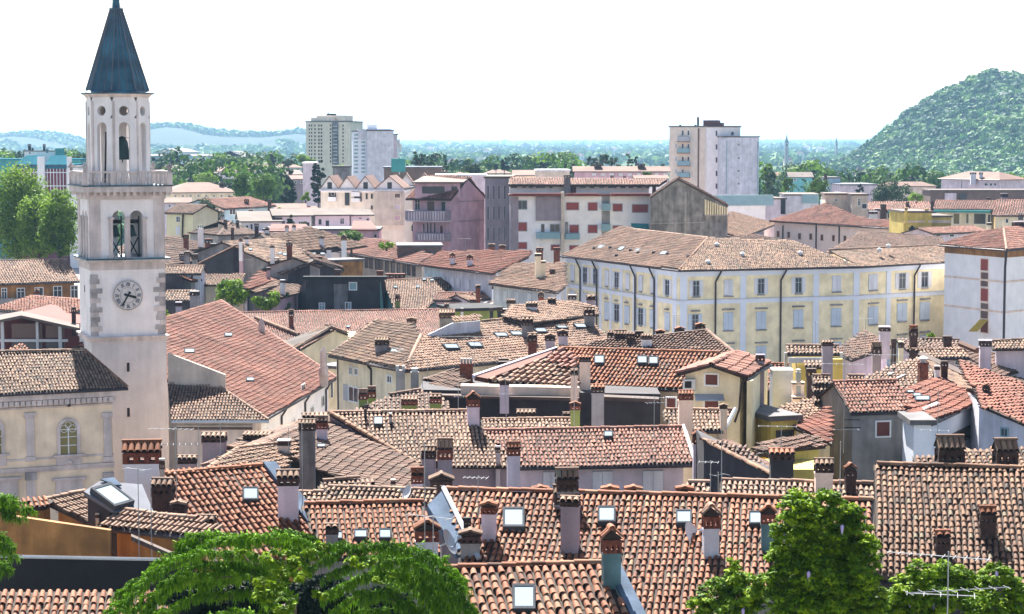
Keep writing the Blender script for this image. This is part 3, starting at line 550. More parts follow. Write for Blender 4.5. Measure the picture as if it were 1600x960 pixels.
# woods on the plain
def clear(X, Y):
    k = np.ones(len(X), bool)
    for hx_, hy, hw2 in HPOS: k &= ~((np.abs(X-hx_*Y/hy) < (hw2*.55+4)*Y/hy+3) & (Y > hy*.72) & (Y < hy+6))
    return k
def plainpts(n, y0, y1, pw, sd, wx=.30):
    r = np.random.RandomState(sd); Y = y0+(y1-y0)*r.rand(n)**pw; X = r.uniform(-wx, wx, n)*Y; return X, Y, r
X, Y, r_ = plainpts(11000, 560, 1500, 1.1, 11); msk = wob(X, Y, .012, 21) > -.35; msk &= clear(X, Y); X, Y = X[msk], Y[msk]; R = r_.uniform(2.5, 6.0, len(X)); woods('plain_woods', np.stack([X, Y, R*.6+r_.rand(len(X))*3], 1), R, 34, .26, 'leaf_forest', 2)
X, Y, r_ = plainpts(9000, 1500, 5200, 1.2, 12); msk = wob(X, Y, .004, 22) > -.15; msk &= clear(X, Y); X, Y = X[msk], Y[msk]; R = r_.uniform(5, 10, len(X))*(Y/2200)**.35; woods('far_woods', np.stack([X, Y, R*.45], 1), R, 14, .55, 'leaf_forest', 3, wide=1.5)
X, Y, r_ = plainpts(5000, 5200, 13500, 1.2, 13); msk = wob(X, Y, .0015, 23) > -.1; msk &= clear(X, Y); X, Y = X[msk], Y[msk]; R = r_.uniform(9, 16, len(X))*(Y/6000)**.4; woods('horizon_woods', np.stack([X, Y, R*.4], 1), R, 8, .9, 'leaf_forest', 4, wide=2.2)
r_ = np.random.RandomState(44); tp_ = []
for x0, x1, y0, y1, D0, D1, nn_ in ((232, 480, 246, 266, 640, 840, 46), (262, 470, 262, 284, 480, 560, 16), (560, 910, 250, 266, 640, 860, 50), (1188, 1300, 262, 284, 560, 760, 26), (1300, 1470, 272, 290, 560, 760, 36), (1480, 1610, 286, 296, 520, 640, 20), (-10, 130, 244, 260, 600, 700, 14)):
    for q_ in range(nn_):
        D_ = r_.uniform(D0, D1); c_ = UD(r_.uniform(x0, x1), r_.uniform(y0, y1), D_); R_ = r_.uniform(2.4, 5.0)
        for kk_ in range(int(c_.z/(R_*.95))): tp_.append((c_.x, c_.y, c_.z-kk_*R_*.95, R_*min(1.15, .8+.2*kk_)))
tp_ = np.array(tp_); woods('town_woods', tp_[:, :3], tp_[:, 3], 70, .17, 'leaf_fresh', 7, flat=1.0)
# tree line on the middle hill crest
r_ = np.random.RandomState(3); px = np.concatenate([r_.uniform(345, 480, 70), r_.uniform(235, 300, 60), r_.uniform(0, 130, 70)]); cx = (px-800)/F; Yh = np.where(px > 200, 4300, 5200.); zz = CH-(np.interp(px, [0, 30, 60, 95, 130, 215, 240, 270, 295, 330, 370, 420, 470, 520], [219, 212, 209, 211, 220, 214, 201, 197, 199, 207, 211, 213, 208, 212])-218)/F*Yh
rh = np.random.RandomState(8)
for Yc, wd, x0_, x1_, tp in ((4300, 520, 170, 620, [(170, 250), (190, 236), (215, 214), (240, 201), (270, 197), (295, 199), (330, 207), (370, 211), (420, 213), (470, 208), (520, 212), (580, 232), (640, 262)]), (5200, 700, -120, 215, [(-150, 230), (-60, 226), (0, 219), (30, 212), (60, 209), (95, 211), (140, 222), (190, 240), (230, 262)])):
    tp = np.array(tp, float); nn_ = 2600; pxx = rh.uniform(x0_, x1_, nn_); xx_ = (pxx-800)/F*Yc; yy_ = Yc-rh.rand(nn_)**1.3*wd*1.4; zz_ = np.maximum(CH-(np.interp(pxx, tp[:, 0], tp[:, 1])-218)/F*Yc, 0)*np.exp(-((yy_-Yc)/wd)**2); kk_ = (wob(xx_, yy_, .006, 31) > -.15) & (zz_ > 1); woods('hillside_woods', np.stack([xx_, yy_, zz_], 1)[kk_], rh.uniform(7, 13, kk_.sum()), 12, .5, 'leaf_forest', 9, flat=.7, wide=1.4)
woods('crest_trees', np.stack([cx*Yh, Yh, zz], 1), np.full(len(px), 4.5), 14, .6, 'leaf_forest', 6, flat=1.5)
# ---------------------------------------------------------------- bell tower
Z3 = Vector((0, 0, 1)); TH = math.radians(21); TD = 150.; c0 = UD(142, 400, TD); S_ = 5.42; e1 = Vector((math.cos(TH), math.sin(TH), 0)); e2 = Vector((-e1.y, e1.x, 0))
tz = lambda y, D=TD: ZY(y, D)
cc = Vector((c0.x, c0.y, 0))+e1*S_/2+e2*S_/2; TW = thing('bell_tower', 'tall pale stone bell tower with clock and dark blue pointed spire beside the church', 'bell tower', (cc.x, cc.y, 0))
TM = Matrix(((e1.x, e2.x, 0, cc.x), (e1.y, e2.y, 0, cc.y), (0, 0, 1, 0), (0, 0, 0, 1)))
def tb(mb, x0, y0, z0, x1, y1, z1): return mb.bx(x0, y0, z0, x1, y1, z1, TM)
HS = S_/2; zS = tz(530); zC = tz(407); zD = tz(290)
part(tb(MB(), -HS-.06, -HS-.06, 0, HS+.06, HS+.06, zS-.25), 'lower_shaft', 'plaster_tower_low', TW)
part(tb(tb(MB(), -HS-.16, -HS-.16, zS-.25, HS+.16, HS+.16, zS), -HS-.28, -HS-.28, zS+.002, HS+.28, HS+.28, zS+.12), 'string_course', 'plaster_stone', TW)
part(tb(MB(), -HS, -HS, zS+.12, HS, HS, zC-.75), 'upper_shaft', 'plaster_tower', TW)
part(tb(tb(MB(), -HS-.05, -HS-.05, zC-.75, HS+.05, HS+.05, zC-.2), -HS-.3, -HS-.3, zC-.2, HS+.3, HS+.3, zC), 'string_course', 'plaster_stone', TW)
part(tb(MB(), -HS-.42, -HS-.42, zC+.002, HS+.42, HS+.42, zC+.1), 'string_course', 'copper', TW)
# quoins
for face in range(2):
    for side in (-1, 1):
        y = 418
        for k in range(13):
            h = (523-428)/13*TD/F; z0 = zS+.2+k*(zC-1.6-zS)/13*1.08; L_ = (.5, .8, .42, .66)[k % 4]+random.uniform(-.08, .08)
            if z0 > zC-1.3: continue
            mb = MB()
            if face == 0: x0, x1 = (-HS-.04, -HS+L_) if side < 0 else (HS-L_, HS+.04); tb(mb, x0, -HS-.045-.01*(k % 3), z0, x1, -HS+.1, z0+h*1.06)
            elif side < 0: tb(mb, -HS-.05-.01*(k % 3), -HS+.11, z0, -HS+.1, -HS+L_*.6, z0+h*1.06)
            else: continue
            part(mb, 'quoin_stone', 'plaster_quoin' if (k*7+face*3+side) % 3 else 'plaster_stone', TW)
# slit windows
for (x, y0, y1) in ((200, 569, 583), (200.5, 640, 654)):
    p = hit(vplane(c0, c0+e1), x, (y0+y1)/2); lo = (p-cc).dot(e1); za, zb_ = tz(y1), tz(y0); f = part(tb(MB(), lo-.16, -HS-.075, za-.08, lo+.16, -HS-.05, zb_+.05), 'slit_window', 'plaster_stone', TW); part(tb(MB(), lo-.10, -HS-.09, za, lo+.10, -HS-.074, zb_), 'opening', 'black', f)
p = 0; part(tb(MB(), -HS-.03, .2, tz(461), -HS+.01, .36, tz(450)), 'slit_window', 'black', TW)
# clock
ccx = 199.5; pc = hit(vplane(c0, c0+e1), ccx, 461.5); lo = (pc-cc).dot(e1); zc = pc.z; CR = 23.5*TD/F*1.02
def disc(mb, r, y, n=40, r0=0): 
    i = len(mb.v); 
    for rr in (r, r0) if r0 else (r,):
        for k in range(n): t = 2*math.pi*k/n; mb.v.append(tuple(TM @ Vector((lo+rr*math.sin(t), y, zc+rr*math.cos(t)))))
    if r0: [mb.f.append((i+k, i+(k+1) % n, i+n+(k+1) % n, i+n+k)) for k in range(n)]
    else: mb.f.append(tuple(i+k for k in range(n)))
    return mb
def drum(r, y0, y1, n=40):
    mb = MB(); disc(mb, r, y0, n); i = len(mb.v); disc(mb, r, y1, n)
    for k in range(n): mb.f.append((k, (k+1) % n, n+(k+1) % n, n+k))
    return mb
CK = part(drum(CR, -HS-.02, -HS-.14), 'clock', 'plaster_stone', TW); part(drum(CR*.93, -HS-.13, -HS-.155), 'clock_face', 'clock_white', CK)
part(disc(disc(MB(), CR*.95, -HS-.16, r0=CR*.925), CR*.52, -HS-.16, r0=CR*.50), 'ring', 'roof_slate', CK)
def stroke(mb, a, r0, r1, off0, off1, wd, y=-HS-.165):
    u = Vector((math.sin(a), 0, math.cos(a))); v = Vector((u.z, 0, -u.x)); c = Vector((lo, y, zc)); p, q = c+u*r0+v*off0, c+u*r1+v*off1; d = (q-p).normalized(); n_ = Vector((d.z, 0, -d.x))*wd/2; i = len(mb.v); k = Vector((0, -.012, 0))
    mb.box8([TM @ z for z in (p-n_, p+n_, q+n_, q-n_, p-n_+k, p+n_+k, q+n_+k, q-n_+k)]); return mb
NUM = ['XII', 'I', 'II', 'III', 'IIII', 'V', 'VI', 'VII', 'VIII', 'IX', 'X', 'XI']
for k, s in enumerate(NUM):
    mb = MB(); a = 2*math.pi*k/12; ws = {'I': .07, 'V': .13, 'X': .13}; tot = sum(ws[c] for c in s)*CR; x = -tot/2; r0, r1 = CR*.60, CR*.85
    for c in s:
        w_ = ws[c]*CR; m_ = x+w_/2
        if c == 'I': stroke(mb, a, r0, r1, m_, m_, .034*CR*1.3)
        elif c == 'V': stroke(mb, a, r0, r1, m_, m_-w_*.42, .05*CR); stroke(mb, a, r0, r1, m_, m_+w_*.42, .025*CR, -HS-.167)
        else: stroke(mb, a, r0, r1, m_-w_*.42, m_+w_*.42, .05*CR); stroke(mb, a, r0, r1, m_+w_*.42, m_-w_*.42, .025*CR, -HS-.167)
        x += w_
    part(mb, 'numeral', 'roof_slate', CK)
for a, r1, w_ in ((math.radians(107), CR*.56, .10), (math.radians(210), CR*.78, .065)): part(stroke(stroke(MB(), a, -CR*.26, r1, 0, 0, w_*CR*1.5, -HS-.19), a, CR*.3 if w_ > .09 else -CR*.26, CR*.42 if w_ > .09 else -CR*.14, 0, 0, CR*.17, -HS-.193), 'hour_hand' if w_ > .09 else 'minute_hand', 'black', CK)
part(drum(CR*.08, -HS-.15, -HS-.22, 12), 'hub', 'black', CK)
# belfry walls with paired arches
def archwall(mb, T, x0, x1, z0, z1, ops, t=.5):
    """wall in the plane y=0 of T, thickness t inwards; ops = (centre, half width, sill, spring)"""
    for y in (0, t):
        x = x0; 
        for c, hw, zb, zs in ops:
            mb.poly([T @ Vector(p) for p in ((x, y, z0), (c-hw, y, z0), (c-hw, y, z1), (x, y, z1))])
            if zb > z0: mb.poly([T @ Vector(p) for p in ((c-hw, y, z0), (c+hw, y, z0), (c+hw, y, zb), (c-hw, y, zb))])
            N = 10
            for k in range(N):
                a0, a1 = math.pi*(1-k/N), math.pi*(1-(k+1)/N); xa, xb = c+hw*math.cos(a0), c+hw*math.cos(a1); mb.poly([T @ Vector(p) for p in ((xa, y, zs+hw*math.sin(a0)), (xb, y, zs+hw*math.sin(a1)), (xb, y, z1), (xa, y, z1))])
            x = c+hw
        mb.poly([T @ Vector(p) for p in ((x, y, z0), (x1, y, z0), (x1, y, z1), (x, y, z1))])
    for c, hw, zb, zs in ops:
        N = 10; pr = [(c-hw, zb), (c-hw, zs)]+[(c+hw*math.cos(math.pi*(1-k/N)), zs+hw*math.sin(math.pi*(1-k/N))) for k in range(1, N)]+[(c+hw, zs), (c+hw, zb)]
        for (xa, za), (xb, zb2) in zip(pr, pr[1:]+pr[:1]): mb.poly([T @ Vector(p) for p in ((xa, 0, za), (xb, 0, zb2), (xb, t, zb2), (xa, t, za))])
    for xx in (x0, x1): mb.poly([T @ Vector(p) for p in ((xx, 0, z0), (xx, t, z0), (xx, t, z1), (xx, 0, z1))])
    return mb
zb0, zb1 = zC+.1, tz(312); hw_ = .47; HB = HS-.02
for k in range(4):
    Tk = TM @ Matrix.Rotation(k*math.pi/2, 4, 'Z') @ Matrix.Translation((0, -HB, 0))
    m_ = archwall(MB(), Tk, -HB+(.5 if k % 2 else 0), HB-(.5 if k % 2 else 0), zb0, zb1, [(-.62, hw_, zb0+.02, tz(340)), (.78-.1, hw_, zb0+.02, tz(340))]); part(m_, 'belfry_wall', 'plaster_tower', TW)
    for x in (-HB+.03, HB-.72):
        part(MB().bx(x, -.08, zb0, x+.69, -.002, zb1, Tk), 'pilaster', 'plaster_stone', TW)
    for x in (-1.22, .03, 1.28): 
        cpt = MB(); cpt.bx(x-.14, -.1, zb0+.25, x+.14, .12 if abs(x) > .5 else .3, tz(344), Tk); cl = part(cpt, 'column', 'plaster_stone', TW); part(MB().bx(x-.2, -.16, tz(344), x+.2, .2, tz(340), Tk), 'capital', 'plaster_stone', cl); part(MB().bx(x-.2, -.16, zb0, x+.2, .2, zb0+.25, Tk), 'column_base', 'plaster_stone', cl)
part(tb(MB(), -HB+.5, -HB+.5, zb1-.35, HB-.5, HB-.5, zb1-.1), 'bell_chamber_ceiling', 'black', TW)
def bell(c, r, h, fr=1):
    b = part(MB().lathe(c, [(r, 0), (r*.82, h*.15), (r*.62, h*.45), (r*.52, h*.75), (r*.3, h*.95), (.05, h)], 20), 'bell', 'bronze', TW, smooth=True); part(MB().tube(c+Vector((0, 0, h*.5)), c-Vector((0, 0, h*.12)), .05), 'clapper', 'metal_dark', b); return b
for x in (-.62, .68):
    c = TM @ Vector((x*.95, -.9, tz(372))); bell(c, .42, .85)
    part(MB().bx(x-.5, -1.0, tz(352)+.02, x+.5, -.8, tz(349)+.16, TM), 'yoke', 'metal_dark', TW)
    fx = MB()
    for s in (-1, 1): fx.tube(TM @ Vector((x-s*.4, -1.3, zb0)), TM @ Vector((x+s*.36, -1.3, tz(374))), .05, 5)
    fx.tube(TM @ Vector((x-.42, -1.3, zb0)), TM @ Vector((x-.42, -1.3, tz(340))), .06, 5).tube(TM @ Vector((x+.42, -1.3, zb0)), TM @ Vector((x+.42, -1.3, tz(340))), .06, 5); part(fx, 'bell_frame', 'metal_dark', TW)
# cornice with brackets and the balustrade
part(tb(MB(), -HS-.03, -HS-.03, zb1-.002, HS+.03, HS+.03, tz(306)-.3), 'frieze', 'plaster_stone', TW)
zk = tz(301)
part(tb(tb(MB(), -HS-.12, -HS-.12, tz(306)-.3, HS+.12, HS+.12, zk), -HS-.55, -HS-.55, zk, HS+.55, HS+.55, tz(292)), 'cornice', 'plaster_stone', TW)
part(tb(MB(), -HS-.66, -HS-.66, tz(292), HS+.66, HS+.66, zD), 'deck', 'copper', TW)
for k in range(4):
    Tk = TM @ Matrix.Rotation(k*math.pi/2, 4, 'Z'); n = 13
    for i in range(n): x = -HS-.2+(2*HS+.4)*i/(n-1); part(MB().bx(x-.11, -HS-.45, zk-.26, x+.11, -HS-.11, zk-.002, Tk), 'bracket', 'plaster_stone', TW)
    zr = tz(268); HB2 = HS+.4; part(MB().bx(-HB2-.09, -HB2-.11, zr-.14, HB2+.09, -HB2+.11, zr, Tk) if k % 2 == 0 else MB().bx(-HB2+.12, -HB2-.11, zr-.143, HB2-.12, -HB2+.11, zr-.003, Tk), 'top_rail', 'plaster_stone', TW)
    for x, w_ in ((-HB2, .2), (-1.15, .13), (1.15, .13)): part(MB().bx(x-w_, -HB2-w_*.8, zD, x+w_, -HB2+w_*.8, zr-.142, Tk), 'pier', 'plaster_stone', TW)
    ur = Tk @ Vector((-HB2, -HB2, zr)); part(MB().lathe(ur, [(.16, 0), (.1, .1), (.2, .28), (.2, .42), (.08, .5), (.06, .6), (.02, .68)], 10), 'urn', 'plaster_quoin', TW, smooth=True)
    for seg in ((-2.85, -1.35), (-.95, .95), (1.35, 2.85)):
        for i in range(5): x = seg[0]+(seg[1]-seg[0])*(i+.5)/5 if seg[0] > -2 and seg[0] < 1 else seg[0]+(seg[1]-seg[0])*(i+.5)/5; part(MB().lathe(Tk @ Vector((x, -HB2, zD)), [(.1, 0), (.1, .09), (.05, .16), (.12, .42), (.1, .5), (.05, .72), (.05, zr-.2-zD), (.09, zr-.143-zD)], 8), 'baluster', 'plaster_stone', TW, smooth=True)
# octagonal lantern
dc = UD(184.3, 200, TD+2.6); RO = 48*(TD+2.6)/F/math.cos(0)*1.0; AP = RO*math.cos(math.pi/8)*1.02; rotn = math.radians(-10.8-90+0)+0
OC = Vector((dc.x, dc.y, 0)); side = 2*AP*math.tan(math.pi/8)
def Tn(al): return Matrix.Translation(OC) @ Matrix.Rotation(al, 4, 'Z') @ Matrix.Translation((0, -AP, 0))
D2 = TD+1.; z0, z1 = zD, tz(152, D2)
for k in range(8):
    al = math.radians(11+12+45*k); Tk = Tn(al); mb = archwall(MB(), Tk, -side/2, side/2, z0, tz(185, D2), [(0, .41, z0+.2, tz(200, D2))], .4)
    # round opening above: ring of quads
    zc_ = tz(173.5, D2); r_o = .36; N = 20; zt, zbm = z1, tz(185, D2)
    for y in (0, .4):
        for j in range(N):
            a0, a1 = 2*math.pi*j/N, 2*math.pi*(j+1)/N
            def edge(a):
                cx, sx = math.cos(a), math.sin(a); tx = (side/2)/abs(cx) if abs(cx) > 1e-6 else 1e9; tz_ = ((zt-zc_) if sx > 0 else (zc_-zbm))/abs(sx) if abs(sx) > 1e-6 else 1e9; q = min(tx, tz_); return (q*cx, zc_+q*sx)
            p0, p1 = edge(a0), edge(a1); mb.poly([Tk @ Vector(p) for p in ((r_o*math.cos(a0), y, zc_+r_o*math.sin(a0)), (r_o*math.cos(a1), y, zc_+r_o*math.sin(a1)), (p1[0], y, p1[1]), (p0[0], y, p0[1]))])
    for j in range(N): a0, a1 = 2*math.pi*j/N, 2*math.pi*(j+1)/N; mb.poly([Tk @ Vector(p) for p in ((r_o*math.cos(a0), 0, zc_+r_o*math.sin(a0)), (r_o*math.cos(a1), 0, zc_+r_o*math.sin(a1)), (r_o*math.cos(a1), .4, zc_+r_o*math.sin(a1)), (r_o*math.cos(a0), .4, zc_+r_o*math.sin(a0)))])
    for cx_ in (-1, 1):
        for (za, zb_) in ((tz(185, D2), z1),):
            for s_ in (za, zb_): pass
    part(mb, 'lantern_wall', 'plaster_tower', TW); part(MB().bx(-side/2+.02, -.06, z0, -side/2+.2, -.002, z1-.3, Tk), 'pilaster', 'plaster_stone', TW)
def octo(prof, name, m, par=TW, ph=0): mb = MB(); mb.lathe(OC, [(r/math.cos(math.pi/8), z) for r, z in prof], 8, math.radians(23-90+22.5)+ph); return part(mb, name, m, par)
octo([(AP+.04, z1-.02), (AP+.1, z1+.1), (AP+.3, z1+.25), (AP+.34, tz(147, D2))], 'cornice', 'plaster_stone')
SPI = octo([(AP+.36, tz(147, D2)), (AP+.38, tz(146, D2)+.05), (AP-.02, tz(141, D2)), (.42, tz(14, D2)), (.3, tz(12, D2))], 'spire', 'copper')
for k in range(8):
    for f_, rr in ((0, .06), (.33, .035), (.66, .035)):
        a = math.radians(23-90+22.5+45*k); b = a+math.pi/4; c8 = math.cos(math.pi/8)
        def pt(r, z): p0 = Vector((r/c8*math.cos(a), r/c8*math.sin(a), 0)); p1 = Vector((r/c8*math.cos(b), r/c8*math.sin(b), 0)); q = p0.lerp(p1, f_); return OC+q+Vector((0, 0, z))
        part(MB().tube(pt(AP, tz(141, D2)), pt(.43, tz(14, D2)), rr, 4), 'rib', 'roof_slate', SPI)
zt_ = tz(14, D2); part(MB().lathe(OC, [(.5, zt_), (.55, zt_+.12), (.3, zt_+.3), (.26, zt_+.7), (.36, zt_+.8), (.2, zt_+1.0), (.06, zt_+1.5), (.03, zt_+2.6)], 12), 'finial', 'copper', TW)
part(MB().lathe(OC, [(AP*.9, tz(182, D2)), (AP*.9, tz(181, D2))], 8), 'ringing_floor', 'eave_wood', TW)
b_ = Vector((OC.x+.35, OC.y-.3, tz(250, D2))); bell(b_, .78, 1.75); part(MB().bx(-.8, -.2, tz(216, D2), .85, .2, tz(211, D2)-.2, Matrix.Translation((b_.x, b_.y, 0)) @ Matrix.Rotation(TH, 4, 'Z')), 'yoke', 'metal_dark', TW)
f = MB()
for dx, dy in ((-.75, -.2), (-1.05, .2), (1.25, .1)): f.tube(OC+Vector((dx, dy, zD)), OC+Vector((dx+.12*(1 if dx < 0 else 0), dy, tz(206, D2))), .07, 5)
part(f, 'bell_frame', 'metal_dark', TW)
# ---------------------------------------------------------------- church side front (cream, left of the tower)
zE = ZY(607, 139.5); A_, B_ = U(-60, 619, zE), U(200, 606, zE); CHF = thing('church_side_building', 'cream classical church building with pilasters and brown tiled roof under the bell tower', 'church', ((A_.x+B_.x)/2, A_.y, 0))
P_ = plane(A_, B_, 24); q1, q2 = hit(P_, -60, 552), hit(P_, 133, 548)
rf = part(MB().slab([A_, B_, q2, q1], .15), 'roof', 'bed', CHF); tiles(rf, [A_, B_, q2, q1], T_OLD, .22, .4); ridge(rf, q1, q2, T_OLD, .15); ridge(rf, q2, B_, T_DARK, .13); gutter(CHF, A_, B_, .1)
uu = (B_-A_); uu.normalize(); rr = Vector((-uu.y, uu.x, 0)); w0, w1 = A_+rr*.7+uu*.5, B_+rr*.7-uu*.95
q = [w0, w1, w1+rr*7, w0+rr*7]; bz = zE-.2; part(MB().prism([Vector((p.x, p.y, bz+(0 if i < 2 else .0))) for i, p in enumerate(q)], 0), 'wall', 'plaster_church', CHF)
part(MB().slab([q1, q2, q2+rr*5-Z3*2, q1+rr*5-Z3*2], .15), 'roof', 'bed', CHF)
TW2 = Matrix(((uu.x, rr.x, 0, w1.x), (uu.y, rr.y, 0, w1.y), (0, 0, 1, 0), (0, 0, 0, 1))); WL = (w1-w0).length; cp = (w0, w1)
def cu(x, y): return (hit(vplane(w0, w1), x, y)-w1).dot(uu)
zz = lambda x, y: hit(vplane(w0, w1), x, y).z
for y0, y1, d in ((622, 613, .45), (630, 622, .25), (636, 633.5, .14), (716, 713, .06), (731, 727, .18), (735, 731, .1)): part(MB().bx(-WL, -d, zz(100, y0), .06 if d < .2 else .2, -.003, zz(100, y1)-.003, TW2), 'cornice' if d > .2 else 'string_course', 'plaster_stone', CHF)
i0 = 0
for k in range(26):
    x = -WL+WL*(k+.5)/26; part(MB().bx(x-.14, -.42, zz(100, 631), x+.14, -.26, zz(100, 623), TW2), 'bracket', 'plaster_stone', CHF)
for px in (46.5, 167.5, -30):
    x = cu(px, 680); pi = part(MB().bx(x-.26, -.14, zz(px, 713), x+.26, -.003, zz(px, 652), TW2), 'pilaster', 'plaster_stone', CHF); part(MB().bx(x-.38, -.22, zz(px, 652), x+.38, -.003, zz(px, 645), TW2), 'capital', 'plaster_stone', pi); part(MB().bx(x-.34, -.2, zz(px, 713)-.35, x+.34, -.003, zz(px, 713)-.02, TW2), 'plinth', 'plaster_stone', pi)
    pi = part(MB().bx(x-.3, -.12, zz(px, 800), x+.3, -.003, zz(px, 750), TW2), 'pilaster', 'plaster_stone', CHF); part(MB().bx(x-.38, -.24, zz(px, 750), x+.38, -.003, zz(px, 738), TW2), 'capital', 'plaster_quoin', pi)
def archwin(px, y0, ys, y1, hw, amber=True):
    x = cu(px, ys); zs, zb_ = zz(px, ys), zz(px, y1); N = 12; s = part(MB(), 'x', 'black', CHF) if 0 else None
    def ring(r0, r1, d0, d1, name, m, par):
        mb = MB(); pr = lambda r: [Vector((x-r, 0, zb_))]+[Vector((x-r*math.cos(math.pi*j/N), 0, zs+r*math.sin(math.pi*j/N))) for j in range(N+1)]+[Vector((x+r, 0, zb_))]
        a, b = pr(r0), pr(r1)
        for j in range(len(a)-1): mb.box8([TW2 @ (p+Vector((0, dd, 0))) for dd in (-d0, -d1) for p in (a[j], a[j+1], b[j+1], b[j])])
        return part(mb, name, m, par)
    o = ring(hw, hw+.22, .003, .13, 'window', 'plaster_stone', CHF); mb = MB(); mb.poly([TW2 @ Vector((x-hw, -.02, zb_))]+[TW2 @ Vector((x-hw*math.cos(math.pi*j/N), -.02, zs+hw*math.sin(math.pi*j/N))) for j in range(N+1)]+[TW2 @ Vector((x+hw, -.02, zb_))]); part(mb, 'pane', 'pane_amber', o)
    f = MB(); f.bx(x-.035, -.06, zb_, x+.035, -.022, zs+.1, TW2); h = zs-zb_
    for t in (.36, .7, 1.): f.bx(x-hw, -.055, zb_+h*t-.025, x+hw, -.022, zb_+h*t+.025, TW2)
    for cx_, cz_, r_ in ((x-hw*.5, zs+.05, hw*.45), (x+hw*.5, zs+.05, hw*.45), (x, zs+hw*.55, hw*.36)):
        for j in range(10): a0, a1 = 2*math.pi*j/10, 2*math.pi*(j+1)/10; f.tube(TW2 @ Vector((cx_+r_*math.cos(a0), -.04, cz_+r_*math.sin(a0))), TW2 @ Vector((cx_+r_*math.cos(a1), -.04, cz_+r_*math.sin(a1))), .022, 4)
    part(f, 'muntins', 'frame_white', o); part(MB().bx(x-hw-.5, -.28, zb_-.14, x+hw+.5, -.003, zb_-.002, TW2), 'sill', 'plaster_stone', o); part(MB().bx(x-hw-.3, -.1, zb_-.85, x+hw+.3, -.003, zb_-.15, TW2).lathe(TW2 @ Vector((x, -.12, zb_-.5)), [(.3, -.08), (.2, .12)], 8), 'apron', 'plaster_stone', o)
archwin(106.5, 657, 671, 710, 13*139.5/F); archwin(-12, 657, 671, 710, 13*139.5/F)
for px in (108, 5): x = cu(px, 750); pd = part(MB().bx(x-1.15, -.3, zz(px, 750), x+1.15, -.003, zz(px, 746), TW2), 'window_hood', 'plaster_stone', CHF); part(MB().bx(x-.95, -.16, zz(px, 800), x+.95, -.003, zz(px, 750)-.003, TW2), 'surround', 'plaster_stone', pd); part(MB().lathe(TW2 @ Vector((x, -.1, zz(px, 776))), [(.75, -.1), (.7, .0)], 16), 'roundel', 'plaster_quoin', pd)
x = cu(106.5, 632); part(MB().lathe(TW2 @ Vector((x, -.3, zz(106, 632.5))), [(.1, -.1), (.1, .1)], 10), 'vent', 'black', CHF)
# ---------------------------------------------------------------- nave with the big rose-brown roof
ze = 11.2; eA, eB = U(412, 655, ze), U(525, 590, ze); NAV = thing('church_nave', 'large church nave with long rose brown tiled roof right of the bell tower', 'church', ((eA.x+eB.x)/2-8, 165, 0))
u_ = (eB-eA).normalized(); nleft = Vector((-u_.y, u_.x, 0)); tt = math.tan(math.radians(21))
pn = u_.cross(nleft*math.cos(math.radians(21))+Z3*math.sin(math.radians(21))).normalized(); PN = (eA, pn if pn.z > 0 else -pn)
R1 = hit(PN, 345, 471); wd = (R1-eA).dot(nleft); R0 = eA+nleft*wd+Z3*wd*tt; E1 = eB+u_*0; R1 = E1+nleft*wd+Z3*wd*tt
R1b = hit(PN, 347, 471); s1 = (R1b-eA).dot(u_); R1 = eA+u_*s1+nleft*wd+Z3*wd*tt; quad = [eA, eB, R1, R0]
rf = part(MB().slab(quad, .16), 'roof', 'bed', NAV); tiles(rf, quad, T_FLAT if 0 else 'tile_rose', .30, .42, ns=3); ridge(rf, R0, R1, 'tile_rose', .16); ridge(rf, R1, eB, 'tile_rose', .14)
g2 = gutter(NAV, eA-Z3*.05, eB-Z3*.05, .12)
bk = [R0, R1, R1+nleft*wd-Z3*wd*tt, R0+nleft*wd-Z3*wd*tt]; part(MB().slab(bk, .16), 'roof', 'bed', NAV)
ww = [eA+nleft*.6+u_*.5, eB+nleft*.6-u_*.5]; hh = ze-.1; mb = MB(); W2 = [p for p in ww]; far = [ww[1]+nleft*(2*wd-1.2), ww[0]+nleft*(2*wd-1.2)]; mb.prism([Vector((p.x, p.y, hh)) for p in ww+far], 0)
for a, b in ((ww[0], far[1]), (ww[1], far[0])): m_ = (a+b)/2; mb.poly([Vector((a.x, a.y, hh)), Vector((b.x, b.y, hh)), Vector((m_.x, m_.y, R0.z-.3))])
part(mb, 'wall', 'plaster_white', NAV); NW = ww
for f_ in (.3, .62, .93): p = eA.lerp(eB, f_); pipe(NAV, [p-Z3*.1, p+nleft*.5-Z3*.9, p+nleft*.5-Z3*7], .09)
wins(NAV, ww[0], ww[1], [(455, 655, 461, 668), (484, 635, 490, 652), (501, 618, 507, 636), (470, 600, 476, 612)])
chims(NAV, [(408, 535, 497, 13, 186., 'cone', 'plaster_quoin'), (505, 583, 541, 14, 172., 'cone', 'plaster_quoin')])
chim(NAV, 303, 478, 455, 14, 196., 'slab', 'plaster_quoin'); chim(NAV, 279, 495, 472, 10, 193., 'slab', 'plaster_lilac')
skr(NAV, PN, [(287, 548, 303, 554), (350, 523, 362, 528), (384, 593, 396, 598)], 'skylight_pane')
